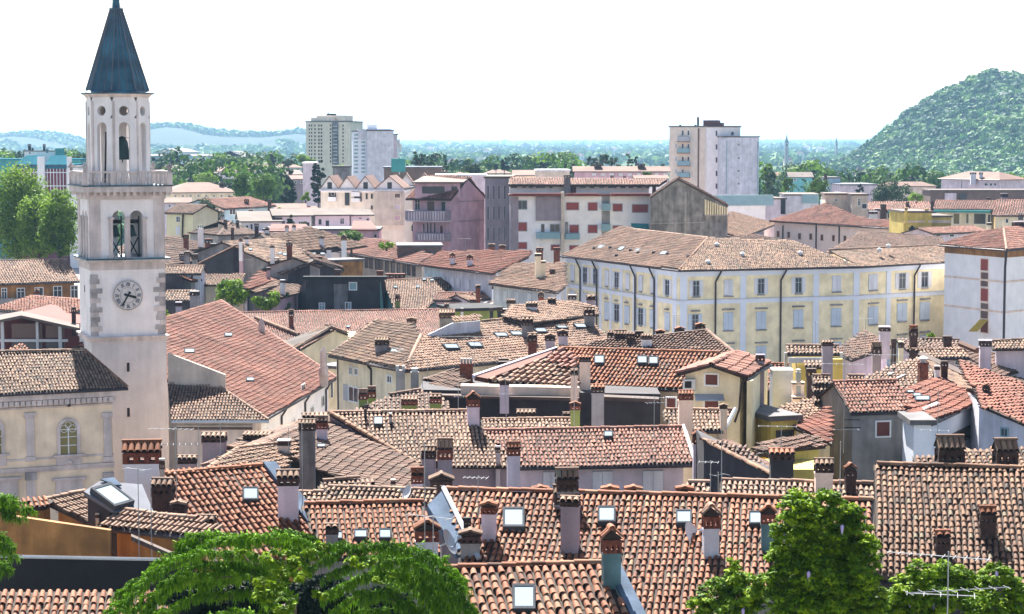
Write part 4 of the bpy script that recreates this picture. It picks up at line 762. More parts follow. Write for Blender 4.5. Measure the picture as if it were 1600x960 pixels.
# sacristy hip roof below the nave
za = ZY(657, 141); A2, B2 = U(268, 657, za), U(420, 657, za); P2 = plane(A2, B2, 24); SAC = thing('sacristy', 'low church sacristy with pale tiled lean-to roof and dentil cornice beside the tower', 'church', (A2.lerp(B2, .5).x, A2.y, 0))
h2 = [A2, B2, hit(P2, 345, 606), hit(P2, 262, 600)]; rf = part(MB().slab(h2, .14), 'roof', 'bed', SAC); tiles(rf, h2, T_PALE, .22, .36, ns=4); ridge(rf, h2[1], h2[2], T_PALE); gutter(SAC, A2, B2, .11, 'metal_white')
w0s, w1s = A2+Vector((.3, .5, 0)), B2+Vector((-1.2, .5, 0)); part(MB().prism([Vector((p.x, p.y, za-.15)) for p in (w0s, w1s, w1s+Vector((0, 5, 0)), w0s+Vector((0, 5, 0)))], 0), 'wall', 'plaster_peach', SAC)
part(MB().prism([h2[2]+Vector((.3, .2, .9)), h2[3]+Vector((0, .2, 2.2)), h2[3]+Vector((0, .5, 2.2)), h2[2]+Vector((.3, .5, .9))], 0), 'wall', 'plaster_beige', SAC)
for k in range(34): x = w0s.x+(w1s.x-w0s.x)*(k+.5)/34; part(MB().bx(x-.07, w0s.y-.1, ZY(673, 141), x+.07, w0s.y-.004, ZY(669.5, 141)), 'dentil', 'plaster_brown', SAC)
part(MB().bx(w0s.x, w0s.y-.2, ZY(668, 141), w1s.x, w0s.y-.004, ZY(666, 141)), 'cornice', 'plaster_beige', SAC)
# ---------------------------------------------------------------- near roofs
def hroot(name, label, p, cat='house'): return thing(name, label, cat, (p.x, p.y, 0))
def pz(y, D): return ZY(y, D)
def custom(name, label, A, B, z, pitch, polypx, tm, wall, w=.2, l=.36, near=0, ov=.35, gut=(), rid=(), cat='house', flat=False, rm=None, zb=0, t=.14):
    a, b = U(*A, z), U(*B, z); P_ = plane(a, b, pitch); pts = [hit(P_, *p) for p in polypx]; c = sum(pts, Vector((0, 0, 0)))/len(pts); h = W(); h.root = hroot(name, label, c, cat); h.pl = P_; h.pts = pts
    h.w = roofpoly(h.root, pts, tm, w, l, near, wall, ov, zb, gut, rid, t, flat, rm); return h
# N1 front red roof
h = custom('house', 'nearest red tiled roof with teal chimney at its right end and roof window', (692, 888), (942, 880), pz(884, 60), 20, [(692, 889), (942, 881), (998, 1000), (720, 1000)], 'tile_front', 'plaster_grey', w=.27, l=.40, near=300, rid=(0,))
skr(h.root, h.pl, [(800, 921, 836, 960)]); a, b = hit(h.pl, 944, 882), hit(h.pl, 1002, 1000); mb = MB(); mb.box8([a+Z3*.02, b+Z3*.02, b+Vector((.45, 0, .02)), a+Vector((.45, 0, .02)), a+Z3*.12, b+Z3*.12, b+Vector((.45, 0, .12)), a+Vector((.45, 0, .12))]); part(mb, 'flashing', 'flashing', h.root)
chim(h.root, 957, 916, 821, 31, 59., 'gab', 'plaster_tealgrey', tm='tile_front', br='brick', cf=.46, dr=.75, rz=.1)
# N2 broad red roof
zr = pz(768, 68); h = custom('house', 'broad red tiled roof with many chimneys and roof windows in the front row', (697, 766), (1362, 783), zr, 20, [(697, 766), (1362, 783), (1362, 922), (1180, 922), (1180, 1000), (752, 1000)], 'tile_front', 'plaster_grey', w=.2, l=.36, near=300, rid=(0,)); N2 = h
skr(h.root, h.pl, [(786, 800, 820, 831), (934, 798, 962, 823), (1056, 804, 1081, 825), (1170, 806, 1192, 826)])
chims(h.root, [(763, 848, 783, 25, h.pl, 'gab', 'plaster_lilac', {'br': 'brick'}), (889, 866, 779, 31, h.pl, 'row', 'plaster_mauve', {'cf': .14, 'tm': T_OLD, 'rz': -.25}), (1112, 874, 787, 27, h.pl, 'gab', 'plaster_palegrey', {'br': 'brick', 'cf': .45, 'tm': T_PALE}), (1200, 866, 788, 24, h.pl, 'gab', 'plaster_tealgrey', {'br': 'brick', 'cf': .4})], tm='tile_front')
p = hit(h.pl, 889, 800)
for i, (y, wd) in enumerate(((762, 36), (781, 38))): chim(h.root, 887-3*i, y+16, y-30+8*i, wd, p.y+.1, 'row', 'plaster_quoin', tm=T_OLD, cf=.8, down=.0, dr=.7)
for x in (845, 953, 990, 1070): chim(h.root, x, 778, 762, 26, 68.8, 'gab', 'brick_dark', tm=T_RED, cf=.95)
# grey wall strip on its left end
a, b, c_, d_ = [hit(h.pl, *p) for p in ((668, 792), (692, 768), (740, 852), (712, 862))]; part(MB().slab([p+h.pl[1]*.06 for p in (a, b, c_, d_)], .3), 'valley_flashing', 'flashing', h.root)
mb = MB(); p0, p1 = hit(h.pl, 693, 767), hit(h.pl, 748, 878); mb.tube(p0+Z3*.1, p1+Z3*.1, .09, 6); part(mb, 'verge_trim', 'frame_grey', h.root)
chim(h.root, 668, 880, 812, 38, 65., 'gab', 'plaster_palegrey', tm='tile_front', br='brick', cf=.52, dr=.8)
chim(h.root, 735, 872, 828, 34, 64., 'gab', 'plaster_grey', tm=T_OLD, br='brick_dark', cf=.5); chim(h.root, 730, 840, 812, 12, 65., 'slab', 'black')
dish(1079, 836, 64.5, .42, 'white satellite dish standing on the broad red roof left of a brick topped chimney', 60); dish(700, 848, 62.5, .42, 'pale satellite dish by the grey valley flashing above the cedar', 75, 'metal_grey'); dish(637, 770, 78, .3, 'small grey satellite dish beside a lilac chimney behind the tiled ridge', -60)
dish(1094, 830, 66, .42, 'second dish, tilted edge-on and touching the brick topped chimney shaft', 100)
# N3 dark roof right
h = custom('house', 'dark weathered tiled roof at the right edge behind the wisteria', (1370, 727), (1600, 733), pz(729, 70), 24, [(1370, 727), (1640, 734), (1640, 918), (1358, 908)], 'tile_dark', 'plaster_dark', w=.195, l=.34, near=300, rid=(0,)); N3 = h
gutter(h.root, h.pts[2], h.pts[3])
chims(h.root, [(1487, 752, 681, 43, 70.3, 'row', 'brick_dark', {'n': 5, 'cf': .62}), (1574, 752, 686, 36, 70.3, 'row', 'brick_dark', {'n': 4, 'cf': .62}), (1544, 846, 791, 27, h.pl, 'row', 'brick_dark', {'n': 3, 'cf': .5, 'tm': T_RED}), (1474, 876, 829, 24, h.pl, 'row', 'brick_dark', {'n': 2, 'cf': .5, 'tm': T_RED})])
# N4, N5 centre left
zr = pz(786, 72); h = custom('house', 'red tiled roof with three small roof windows just above the cedar', (475, 788), (660, 784), zr, 20, [(475, 789), (660, 785), (690, 868), (506, 872)], 'tile_red', 'plaster_grey', w=.2, l=.36, near=300, rid=(0,)); skr(h.root, h.pl, [(522, 837, 535, 849), (553, 834, 574, 847), (592, 833, 611, 848)]); chim(h.root, 518, 838, 820, 20, 69., 'row', 'plaster_grey', tm=T_OLD, cf=.9)
h = custom('house', 'narrow pale brown tiled roof strip behind the roof with three small windows', (513, 763), (680, 768), pz(765, 79), 18, [(513, 762), (680, 768), (676, 786), (508, 790)], T_OLD, 'plaster_grey', w=.2, rid=(0,)); h2_ = custom('house', 'short pale tiled roof piece left of the brown strip', (468, 771), (512, 771), pz(771, 80.5), 18, [(466, 771), (513, 771), (508, 790), (474, 790)], T_PALE, 'plaster_grey', rid=(0,))
chim(h.root, 652, 782, 731, 20, 79.5, 'row', 'plaster_lilac', tm=T_RED, br='brick', cf=.5, n=2)
h = custom('house', 'small dark red roof below the brown slope and shaded wall', (505, 752), (585, 749), pz(750, 85), 18, [(504, 753), (560, 748), (586, 751), (578, 768), (500, 768)], T_OLD, 'plaster_dark', rid=(0,)); chim(h.root, 614, 768, 752, 8, 85., 'slab', 'plaster_beige')
# N6 orange roof left
zr = pz(736, 80); h = custom('house', 'orange red tiled roof with one roof window and blue grey flashing, left of centre', (255, 742), (405, 729), zr, 22, [(255, 742), (410, 728.5), (492, 838), (470, 880), (330, 880), (300, 832), (272, 815)], 'tile_red', 'plaster_orange', w=.24, l=.40, near=300, rid=(0,)); N6 = h
skr(h.root, h.pl, [(378, 767, 403, 787)]); a, b = hit(h.pl, 411, 729), hit(h.pl, 498, 845); mb = MB(); mb.box8([a, b, b+Vector((.6, .3, 0)), a+Vector((.45, .3, 0)), a+Z3*.2, b+Z3*.2, b+Vector((.6, .3, .16)), a+Vector((.45, .3, .16))]); part(mb, 'flashing', 'flashing', h.root)
chim(h.root, 450, 800, 735, 36, 77.5, 'row', 'plaster_lilac', tm=T_OLD, br='brick_dark', cf=.38, rz=.15, n=4)
chim(h.root, 221, 752, 689, 60, 79.5, 'row', 'plaster_paleblue', tm='tile_red', br='brick', cf=.58, dr=.6, n=6); chim(h.root, 253, 770, 716, 8, 78., 'slab', 'metal_grey'); chim(h.root, 252, 800, 748, 34, 76., 'row', 'brick_dark', tm=T_OLD, cf=.5); chim(h.root, 278, 808, 785, 24, 75., 'gab', 'brick_dark', tm=T_OLD, cf=.6)
# N7 orange walled house
zr = pz(776, 78); h = custom('house', 'low orange walled house with old sagging tiles and a large glass roof light', (68, 783), (131, 769), zr, 20, [(68, 783), (131, 769), (182, 800), (166, 824), (150, 822)], T_OLD, 'plaster_orange', w=.2, near=150, rid=(0,)); N7 = h
zq = pz(790, 75); h3 = custom('house', 'bluish slate roof around the large glass roof light', (131, 768), (240, 752), zq+1.15, 20, [(131, 768), (155, 752), (222, 757), (240, 800), (182, 800)], T_OLD, 'plaster_dark', flat=True, rm='roof_slate', ov=.1); sky_l(h3.root, h3.pl, [(140, 770), (171, 761), (209, 790), (178, 799)])
part(MB().slab([hit(h3.pl, *p)+Z3*.1 for p in ((157, 753), (178, 750), (190, 762), (180, 762))], .05), 'ridge_flashing', 'flashing', h3.root)
h = custom('house', 'low orange walled house with pale mossy roof tiles and long curved ridge', (163, 823), (318, 840), pz(831, 69), 20, [(163, 823), (318, 840), (345, 826), (309, 812), (245, 806), (182, 797)], T_PALE, 'plaster_orange', w=.21, l=.38, near=250, rid=(4, 3)); N7b = h
gutter(h.root, h.pts[0], h.pts[1]); chim(h.root, 321, 834, 806, 28, 69.5, 'row', 'plaster_peach', tm=T_OLD, br='brick', cf=.75, n=3); chim(h.root, 152, 818, 806, 6, 71., 'slab', 'metal_grey')
custom('garden_wall', 'orange rendered wall with a sloping tiled coping above the dark yard', (-30, 792), (60, 785), pz(790, 76), 20, [(-30, 790), (60, 777), (85, 783), (70, 792), (-30, 796)], T_RED, 'plaster_orange', w=.2, ov=.1, cat='wall')
a, b = UD(-40, 798, 71), UD(172, 829, 68.5); h4 = thing('garden_wall', 'long orange plaster wall under the mossy tiled roof', 'wall', (a.x, a.y, 0)); part(MB().prism([a, b, b+Vector((0, .25, 0)), a+Vector((0, .25, 0))], 0), 'wall', 'plaster_orange', h4)
part(MB().box8([UD(205, 845, 65.5), UD(285, 880, 63.5), UD(285, 876, 64.2), UD(205, 841, 66.2), UD(205, 843, 65.5)+Z3*.1, UD(285, 878, 63.5)+Z3*.1, UD(285, 874, 64.2)+Z3*.1, UD(205, 839, 66.2)+Z3*.1]), 'coping', 'tile_old', h4)
# yard wall, deep shade put into its black colour, + bottom left roof
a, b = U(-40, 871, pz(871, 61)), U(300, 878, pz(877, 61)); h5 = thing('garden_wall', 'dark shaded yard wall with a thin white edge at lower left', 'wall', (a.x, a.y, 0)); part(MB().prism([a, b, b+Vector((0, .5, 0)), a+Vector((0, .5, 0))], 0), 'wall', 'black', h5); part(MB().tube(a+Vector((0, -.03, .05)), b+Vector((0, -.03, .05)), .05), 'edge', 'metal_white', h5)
h = custom('house', 'red tiled roof at the lower left corner under the cedar', (0, 930), (240, 925), pz(928, 57), 20, [(-40, 931), (262, 924), (275, 1000), (-40, 1000)], 'tile_front', 'plaster_dark', w=.21, near=300, rid=())
# R6 strips behind N2
h = custom('house', 'thin pale old tiled roof strip behind the broad red roof, left of the pale chimney', (1127, 752), (1365, 757), pz(755, 75), 18, [(1127, 752), (1365, 757), (1364, 782), (1123, 776)], T_PALE, 'plaster_grey', w=.2, rid=(0,)); chims(h.root, [(1288, 770, 717, 30, 74., 'row', 'plaster_peach', {'tm': T_OLD, 'cf': .42, 'n': 4}), (1330, 762, 724, 18, 74., 'gab', 'brick_dark', {'tm': T_RED, 'cf': .6}), (1222, 760, 702, 40, 82., 'row', 'plaster_dark', {'tm': T_RED, 'cf': .3, 'n': 5})])
custom('house', 'tiny tiled roof between the shuttered white wall and the brown gable', (1075, 755), (1107, 756), pz(755, 76), 18, [(1075, 755), (1107, 755), (1109, 778), (1073, 777)], T_PALE, 'plaster_dark', w=.2, rid=(0,))
# M1 + M2 one long row house
za = pz(728, 98); A_, B_ = (814, 730), (1085, 725)
h = custom('house', 'long salmon tiled house with white shuttered upper wall in the centre', A_, B_, za, 21, [(755, 674), (1068, 668), (1086, 725), (812, 730)], 'tile_rose', 'plaster_lilac', w=.2, l=.36, ov=(0, .5, .45, 0), rid=(0,), gut=(2,)); M1 = h
ww = h.w; wins(h.root, ww[3], ww[2], [(848, 737, 873, 775), (925, 736, 957, 772), (1004, 735, 1036, 775)], st='c', sh='shutter_white', fr='frame_grey')
skr(h.root, h.pl, [(943, 678, 957, 687)]); a, b = h.pts[1], h.pts[2]; part(MB().tube(a+Z3*.1, b+Z3*.1, .1, 5), 'verge_trim', 'metal_white', h.root)
h2_ = custom('house', 'old mottled tiled house with dark plaster wall left of the salmon roofed house', A_, B_, za+.0, 21, [(515, 646), (730, 643), (757, 674), (812, 729), (655, 728)], T_PALE, 'plaster_mauve', w=.205, l=.36, ov=(0, 0, 0, .45, 0), rid=(0,)); M2 = h2_
skr(h2_.root, h2_.pl, [(584, 656, 598, 668)], 'glass_blue'); ridge(h2_.root, h2_.pts[4], h2_.pts[0], T_DARK, .16)
chims(h2_.root, [(740, 667, 612, 21, h2_.pl, 'gab', 'plaster_lilac', {'br': 'brick', 'tm': T_RED, 'cf': .45}), (669, 765, 697, 23, 95.5, 'row', 'plaster_mauve', {'tm': T_OLD, 'cf': .3}), (695, 765, 685, 25, 95.2, 'row', 'plaster_mauve', {'tm': T_OLD, 'br': 'brick', 'cf': .42}), (803, 765, 690, 22, 96., 'row', 'plaster_lilac', {'tm': T_RED, 'br': 'brick', 'cf': .3}), (690, 772, 740, 36, 82., 'gab', 'brick_dark', {'tm': T_OLD, 'cf': .8}), (1093, 765, 670, 21, 97., 'gab', 'plaster_lilac', {'br': 'brick', 'tm': T_RED, 'cf': .25}), (778, 728, 698, 8, h2_.pl, 'slab', 'plaster_quoin'), (610, 662, 648, 5, h2_.pl, 'slab', 'metal_grey'), (571, 655, 634, 5, h2_.pl, 'slab', 'metal_dark')])
h = custom('house', 'narrow pale tiled roof strip in front of the long dark wall', (753, 657), (890, 655), pz(656, 104.5), 18, [(753, 657), (891, 655), (891, 674), (755, 674)], T_PALE, 'plaster_grey', w=.2, rid=(0,))
chims(h.root, [(899, 672, 628, 16, 103.5, 'gab', 'plaster_green', {'tm': T_RED, 'br': 'brick', 'cf': .3}), (822, 660, 641, 30, 106., 'row', 'brick', {'tm': T_OLD, 'cf': .7}), (885, 660, 645, 12, 106., 'row', 'brick', {'tm': T_OLD, 'cf': .7})])
# M3 brown slope
z0_ = 18.0; a, b = U(400, 702, z0_), U(508, 650, z0_); c_, d_ = U(655, 728, 16.2), U(640, 780, 16.2); 
h = W(); h.root = hroot('house', 'wide brown sloping tiled roof with a tall rough chimney, left of centre', (a+c_)/2)
n_ = (b-a).cross(d_-a); n_ = n_ if n_.z > 0 else -n_; h.pl = (a, n_.normalized()); c_ = hit(h.pl, 655, 728); d_ = hit(h.pl, 640, 782); q = [a, b, c_, d_]
roofpoly(h.root, q, 'tile_brown', .24, .42, wall='plaster_dark', ov=.15, rid=(0,)); M3 = h
q2 = [a, b, b+(b-c_)*.5, a+(a-d_)*.35]; q2 = [p.copy() for p in q2]; q2[2].z = b.z-1.0; q2[3].z = a.z-1.0; roofpoly(h.root, [a, q2[3], q2[2], b], 'tile_brown', .24, .42, wall='plaster_dark', ov=.1)
chims(h.root, [(480, 745, 655, 27, 88., 'row', 'plaster_concrete', {'tm': T_OLD, 'cf': .2, 'n': 5}), (503, 697, 650, 19, 97., 'row', 'plaster_lilac', {'tm': T_OLD, 'br': 'brick', 'cf': .45}), (443, 712, 690, 20, 90., 'slab', 'metal_grey'), (480, 640, 640-8, 0.1, 97.)][:3])
skr(h.root, h.pl, [(494, 699, 507, 704)])
# chimneys in front of the nave wall and small roofs between
zk_ = pz(690, 102); h = custom('house', 'low rough tiled roofs before the sacristy with three wide tiled chimneys', (330, 735), (480, 700), pz(720, 88), 14, [(318, 738), (372, 702), (470, 690), (440, 740)], T_OLD, 'plaster_dark', w=.22, rid=(0, 1))
chims(h.root, [(333, 726, 677, 38, 96., 'row', 'plaster_mauve', {'n': 5, 'cf': .3}), (292, 738, 713, 30, 92., 'row', 'plaster_mauve', {'n': 4, 'cf': .5}), (400, 700, 677, 44, 99., 'row', 'plaster_dark', {'n': 7, 'cf': .5}), (492, 668, 648, 40, 100., 'row', 'plaster_dark', {'n': 6, 'cf': .5})], tm=T_OLD)
h = custom('house', 'small tan tiled roof right of the wide tiled chimney before the sacristy', (380, 700), (478, 668), pz(690, 100), 14, [(352, 700), (395, 682), (470, 668), (470, 702), (400, 712)], T_PALE, 'plaster_beige', w=.22)
# green chimneyed roof
h = custom('house', 'rose brown hipped roof with four squat green chimneys', (545, 646), (800, 643), pz(643, 108), 18, [(545, 646), (608, 618), (656, 610), (700, 628), (705, 646)], 'tile_brown', 'plaster_grey', w=.22, rid=(1,))
chims(h.root, [(668, 636, 606, 15, h.pl), (675, 635, 610, 26, h.pl)][:0]); chims(h.root, [(567, 642, 608, 14, 108.5), (581, 640, 604, 13, 109.5), (639, 648, 620, 26, 107), (680, 646, 616, 19, 107)], st='row', sm='plaster_green', tm=T_PALE, br='brick', cf=.5)
# M4 dark walled row: wall, roofs
zw = 32-.1255*110; h = W(); A_, B_ = UD(640, 606, 111), UD(1034, 614, 109.); h.root = hroot('house', 'long dark plaster walled row in the centre under a striped red roof', (A_+B_)/2)
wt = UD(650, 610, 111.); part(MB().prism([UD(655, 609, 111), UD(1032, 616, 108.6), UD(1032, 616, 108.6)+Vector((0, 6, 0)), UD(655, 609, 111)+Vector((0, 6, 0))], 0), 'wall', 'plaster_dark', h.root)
part(MB().prism([UD(720, 603, 110.2), UD(905, 606, 109.2), UD(905, 606, 109.2)+Vector((0, 1, 0)), UD(720, 603, 110.2)+Vector((0, 1, 0))], pz(618, 110)), 'upper_wall', 'plaster_beige', h.root)
part(MB().prism([UD(652, 617, 110.2), UD(905, 622, 108.4), UD(905, 622, 108.4)+Vector((0, 1, 0)), UD(652, 617, 110.2)+Vector((0, 1, 0))], pz(621, 110)), 'ledge', 'eave_wood', h.root)
part(MB().prism([UD(940, 620, 108.), UD(1030, 624, 107.3), UD(1030, 624, 107.3)+Vector((0, 1, 0)), UD(940, 620, 108)+Vector((0, 1, 0))], pz(626, 108)), 'ledge', 'eave_wood', h.root)
ROW = h.root; ze_ = pz(604, 112)
def rp(par, A, B, z, pitch, poly, tm, **k):
    P_ = plane(U(*A, z), U(*B, z), pitch); pts = [hit(P_, *p) for p in poly]; roofpoly(par, pts, tm, **{**dict(wall=None), **k}); return P_, pts
P4, q = rp(ROW, (935, 601), (1062, 607), ze_, 22, [(876, 545), (1124, 552), (1062, 608), (934, 602)], 'tile_red', w=.24, l=.42, rid=(0,), gut=(2,), wall='plaster_beige', ov=.3)
skr(ROW, P4, [(929, 559, 945, 572), (996, 560, 1012, 572), (1014, 561, 1029, 573)])
P5, q = rp(ROW, (764, 597), (901, 606), ze_+.2, 14, [(764, 596), (842, 566), (893, 577), (901, 606)], T_PALE, w=.4, l=.6); rp(ROW, (764, 597), (901, 606), ze_+.25, 14, [(842, 566), (876, 547), (902, 561), (897, 577)], 'tile_rose', w=.4, l=.6)
for r in ((872, 559, 898, 566), (862, 566, 893, 573)): part(MB().slab([hit(P5, *p)+Z3*.14 for p in ((r[0], r[1]-1), (r[0]+3, r[1]-2), (r[2]+2, r[3]-1), (r[2], r[3]+1))], .05), 'roof_vent', 'metal_dark', ROW)
part(MB().slab([hit(P5, *p)+Z3*.15 for p in ((741, 592), (871, 548), (876, 553), (762, 596))], .25), 'verge_board', 'tile_scarlet', ROW); part(MB().slab([hit(P5, *p)+Z3*.22 for p in ((738, 591.4), (869, 547.6), (871, 548.6), (741, 593))], .2), 'verge_trim', 'plaster_lilac', ROW)
rp(ROW, (660, 597), (724, 610), ze_-.1, 16, [(660, 596), (709, 579), (730, 598), (726, 609), (692, 609)], 'tile_brown', w=.3, l=.5, rid=(0,)); rp(ROW, (728, 610), (820, 612), ze_+.0, 18, [(728, 602), (818, 603), (818, 612), (728, 610)], T_PALE, w=.24)
chims(ROW, [(728, 592, 561, 22, 114., 'pots', 'brick', {'n': 4}), (625, 600, 572, 14, 116., 'pots', 'plaster_grey', {'n': 2}), (648, 600, 576, 14, 115., 'pots', 'plaster_grey', {'n': 1}), (914, 590, 556, 19, 110.5, 'row', 'plaster_peach', {'tm': T_RED, 'cf': .3}), (897, 622, 578, 12, 108., 'row', 'plaster_peach', {'tm': T_OLD, 'cf': .2}), (934, 640, 601, 22, 107.5, 'row', 'plaster_grey', {'tm': T_RED, 'cf': .35}), (788, 612, 596, 16, 109, 'gab', 'plaster_lilac', {'tm': T_OLD, 'cf': .4}), (1087, 554, 543, 17, 116., 'row', 'brick', {'tm': T_DARK, 'cf': .9}), (1072, 645, 610, 24, 103., 'row', 'plaster_peach', {'tm': T_RED, 'br': 'brick', 'cf': .45, 'n': 5}), (788, 592, 566, 18, 118., 'slab', 'brick_dark')])
# dormer house with gable
zg_ = pz(588, 108); h = house('house', 'cream gabled house front with brown shutters and an air conditioner, right of the striped roof', (1055, 586), (1167, 590), zg_, typ='gend', pitch=17, tm='tile_rose', wall='plaster_cream', w=.4, L_=7., over=.45, tl=.6, wf=[(1100, 583, 1124, 604, 'r', {'sh': 'shutter_brown'}), (1099, 622, 1125, 642, 'r', {'sh': 'shutter_brown'}), (1040, 620, 1058, 640, 'r', {'sh': 'shutter_brown'})]); GH = h
f = h.F; P_ = vplane(*f); a, b = hit(P_, 1085, 616), hit(P_, 1130, 616); part(MB().slab([a+Z3*.0, b, b+Vector((0, -.8, -.25)), a+Vector((0, -.8, -.25))], .03), 'awning', 'awning_stripe', h.root)
pipe(h.root, [hit(P_, 1165, 592), hit(P_, 1158, 602), hit(P_, 1155, 640), hit(P_, 1148, 660)], .06)
p = hit(P_, 1076, 600); ac = thing('air_conditioner', 'white outdoor air conditioning unit on the cream gable wall', 'air conditioner', (p.x, p.y-.2, p.z)); part(MB().ob(p-Vector((0, .2, 0)), Vector((.33, .02, 0)), Vector((0, .17, 0)), Z3*.28), 'casing', 'metal_white', ac); part(MB().lathe(Vector((0, 0, 0)), [(.2, 0), (.2, .02)], 14) if 0 else MB().ob(p-Vector((.06, .38, 0)), Vector((.18, 0, 0)), Vector((0, .012, 0)), Z3*.18), 'fan_grille', 'black', ac); part(MB().ob(p-Vector((0, .15, .33)), Vector((.36, 0, 0)), Vector((0, .16, 0)), Z3*.03), 'bracket', 'metal_grey', ac)
z4 = pz(671, 103.5); h = custom('house', 'short pale tiled lean-to roof below the cream gable', (1045, 672), (1128, 672), z4, 20, [(1040, 641), (1146, 642), (1130, 673), (1045, 672)], T_PALE, 'plaster_cream', w=.2, rid=(0,), gut=(2,)); a, b = h.pts[1], h.pts[2]; part(MB().tube(a+Z3*.1+Vector((.1, 0, 0)), b+Z3*.1+Vector((.1, 0, 0)), .1, 5), 'verge_trim', 'metal_white', h.root); chim(h.root, 1131, 662, 634, 12, 103.2, 'gab', 'plaster_peach', tm=T_PALE, cf=.2)
# brown gable to the right of the salmon roof, with dark wall
a, b = U(1105, 687, pz(687, 96)), U(1218, 748, pz(687, 96)-.9); h = custom('house', 'dark walled brown roofed house right of the lilac chimney', (1215, 748), (1105, 742), pz(748, 88), 17, [(1108, 689), (1150, 688), (1216, 748), (1105, 760)][:0] or [(1106, 688), (1165, 700), (1222, 752), (1207, 748)], 'tile_brown', 'plaster_dark', w=.24, ov=.05)
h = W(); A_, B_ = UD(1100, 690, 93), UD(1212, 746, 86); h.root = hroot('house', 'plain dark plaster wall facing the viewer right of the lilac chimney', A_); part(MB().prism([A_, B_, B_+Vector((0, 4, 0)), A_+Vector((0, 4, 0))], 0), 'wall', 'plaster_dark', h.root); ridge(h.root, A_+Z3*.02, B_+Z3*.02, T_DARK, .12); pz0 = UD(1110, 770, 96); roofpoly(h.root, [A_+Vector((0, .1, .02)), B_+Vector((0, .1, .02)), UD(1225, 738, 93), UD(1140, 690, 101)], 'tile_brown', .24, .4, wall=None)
# ---------------------------------------------------------------- cream building with the large mottled hip roof
zm = 16.5; A_, B_, C_ = U(514, 555, zm), U(632, 579, zm), U(824, 562, zm); h = W(); h.root = hroot('house', 'cream walled corner house under a large mottled brown hip roof with many skylights', B_)
PRr = plane(B_, C_, 18); K = hit(PRr, 658, 525); R2 = hit(PRr, 904, 489); C2_ = hit(PRr, 968, 549); H5 = h
pts = [B_, C2_, hit(PRr, 962, 535), R2, hit(PRr, 752, 503), K]; rf = part(MB().slab(pts, .15), 'roof', 'bed', h.root); tiles(rf, pts, T_PALE, .24, .4, ns=3, patch=1); ridge(rf, K, B_, T_PALE, .15); ridge(rf, R2, pts[4], T_OLD, .14)
PLl = plane(A_, B_, 18); L2 = hit(PLl, 588, 502); L3 = hit(PLl, 640, 506); pl_ = [A_, B_, K, L3, L2]; rf = part(MB().slab(pl_, .15), 'roof', 'bed', h.root); tiles(rf, pl_, T_OLD, .24, .4, ns=3, patch=1); ridge(rf, L2, A_, T_OLD, .13)
for a, b in ((A_, B_), (B_, C2_)): gutter(h.root, a, b, .1)
w0, w1, w2 = A_+Vector((.5, .5, 0)), B_+Vector((0, .8, 0)), C2_+Vector((-.5, .6, 0)); part(MB().prism([p-Z3*.2 for p in (w0, w1, w2, w2+Vector((-2, 6, 0)), w0+Vector((6, 9, 0)))], 0), 'wall', 'plaster_cream', h.root)
wins(h.root, w0, w1, [(546, 573, 551, 586), (554, 575, 560, 587), (605, 586, 613, 599), (545, 604, 561, 629, 'o', {'sh': 'frame_grey'})]); pipe(h.root, [hit(vplane(w0, w1), 528, 562), hit(vplane(w0, w1), 529, 640)], .08); pipe(h.root, [hit(vplane(w0, w1), 573, 568)+Vector((0, -.4, 0)), hit(vplane(w0, w1), 580, 578)+Vector((0, -.1, 0)), hit(vplane(w0, w1), 580, 640)+Vector((0, -.1, 0))], .08)
for r in ((693, 541, 719, 548), (731, 538, 755, 545), (772, 523, 795, 529), (797, 521, 818, 527), (835, 516, 856, 522), (869, 512, 888, 516), (897, 509, 918, 515)): sky_l(h.root, PRr, [(r[0]-3, r[1]), (r[2]-5, r[1]), (r[2], r[3]), (r[0]+3, r[3])])
skr(h.root, PLl, [(608, 547, 632, 554)], skew=5)
chims(h.root, [(596, 560, 527, 22, 143., 'row', 'plaster_concrete', {'n': 5, 'tm': T_OLD, 'cf': .4}), (699, 530, 484, 25, 152., 'row', 'plaster_concrete', {'n': 6, 'tm': T_PALE, 'cf': .3}), (824, 530, 495, 19, PRr, 'row', 'plaster_concrete', {'tm': T_OLD, 'cf': .4}), (832, 563, 521, 15, PRr, 'row', 'brick', {'tm': T_OLD, 'cf': .3}), (860, 550, 522, 16, PRr, 'gab', 'plaster_lilac', {'tm': T_PALE, 'cf': .4}), (880, 541, 516, 16, PRr, 'gab', 'plaster_lilac', {'tm': T_PALE, 'cf': .4}), (921, 512, 480, 17, PRr, 'row', 'plaster_concrete', {'tm': T_OLD, 'cf': .45}), (643, 525, 497, 15, 158., 'gab', 'plaster_concrete', {'tm': T_OLD, 'cf': .3}), (787, 580, 562, 16, 125., 'slab', 'brick_dark')])
# flat parapet wall strip on that roof behind the big chimney
a, b = hit(PRr, 668, 527), hit(PRr, 750, 520); m0 = hit(PRr, 706, 524); part(MB().prism([a+Z3*.15, m0+Z3*.85, b+Z3*.85, b+Z3*.85+Vector((0, .4, 0)), m0+Z3*.85+Vector((0, .4, 0)), a+Z3*.15+Vector((0, .4, 0))], 12), 'dormer_wall', 'plaster_palegrey', h.root); q = [m0+Z3*.9, b+Z3*.9, b+Z3*1.2+Vector((.2, .9, 0)), m0+Z3*1.2+Vector((0, .9, 0))]; tiles(h.root, q, T_PALE, .24, .4, ns=3)
h = custom('house', 'small dormer like roof with tiny white wall on the hip roof left side', (563, 530), (610, 525), pz(528, 152), 16, [(568, 528), (575, 508), (600, 504), (628, 517), (612, 528)], T_OLD, 'plaster_cream', w=.26, ov=.25, rid=(1,))
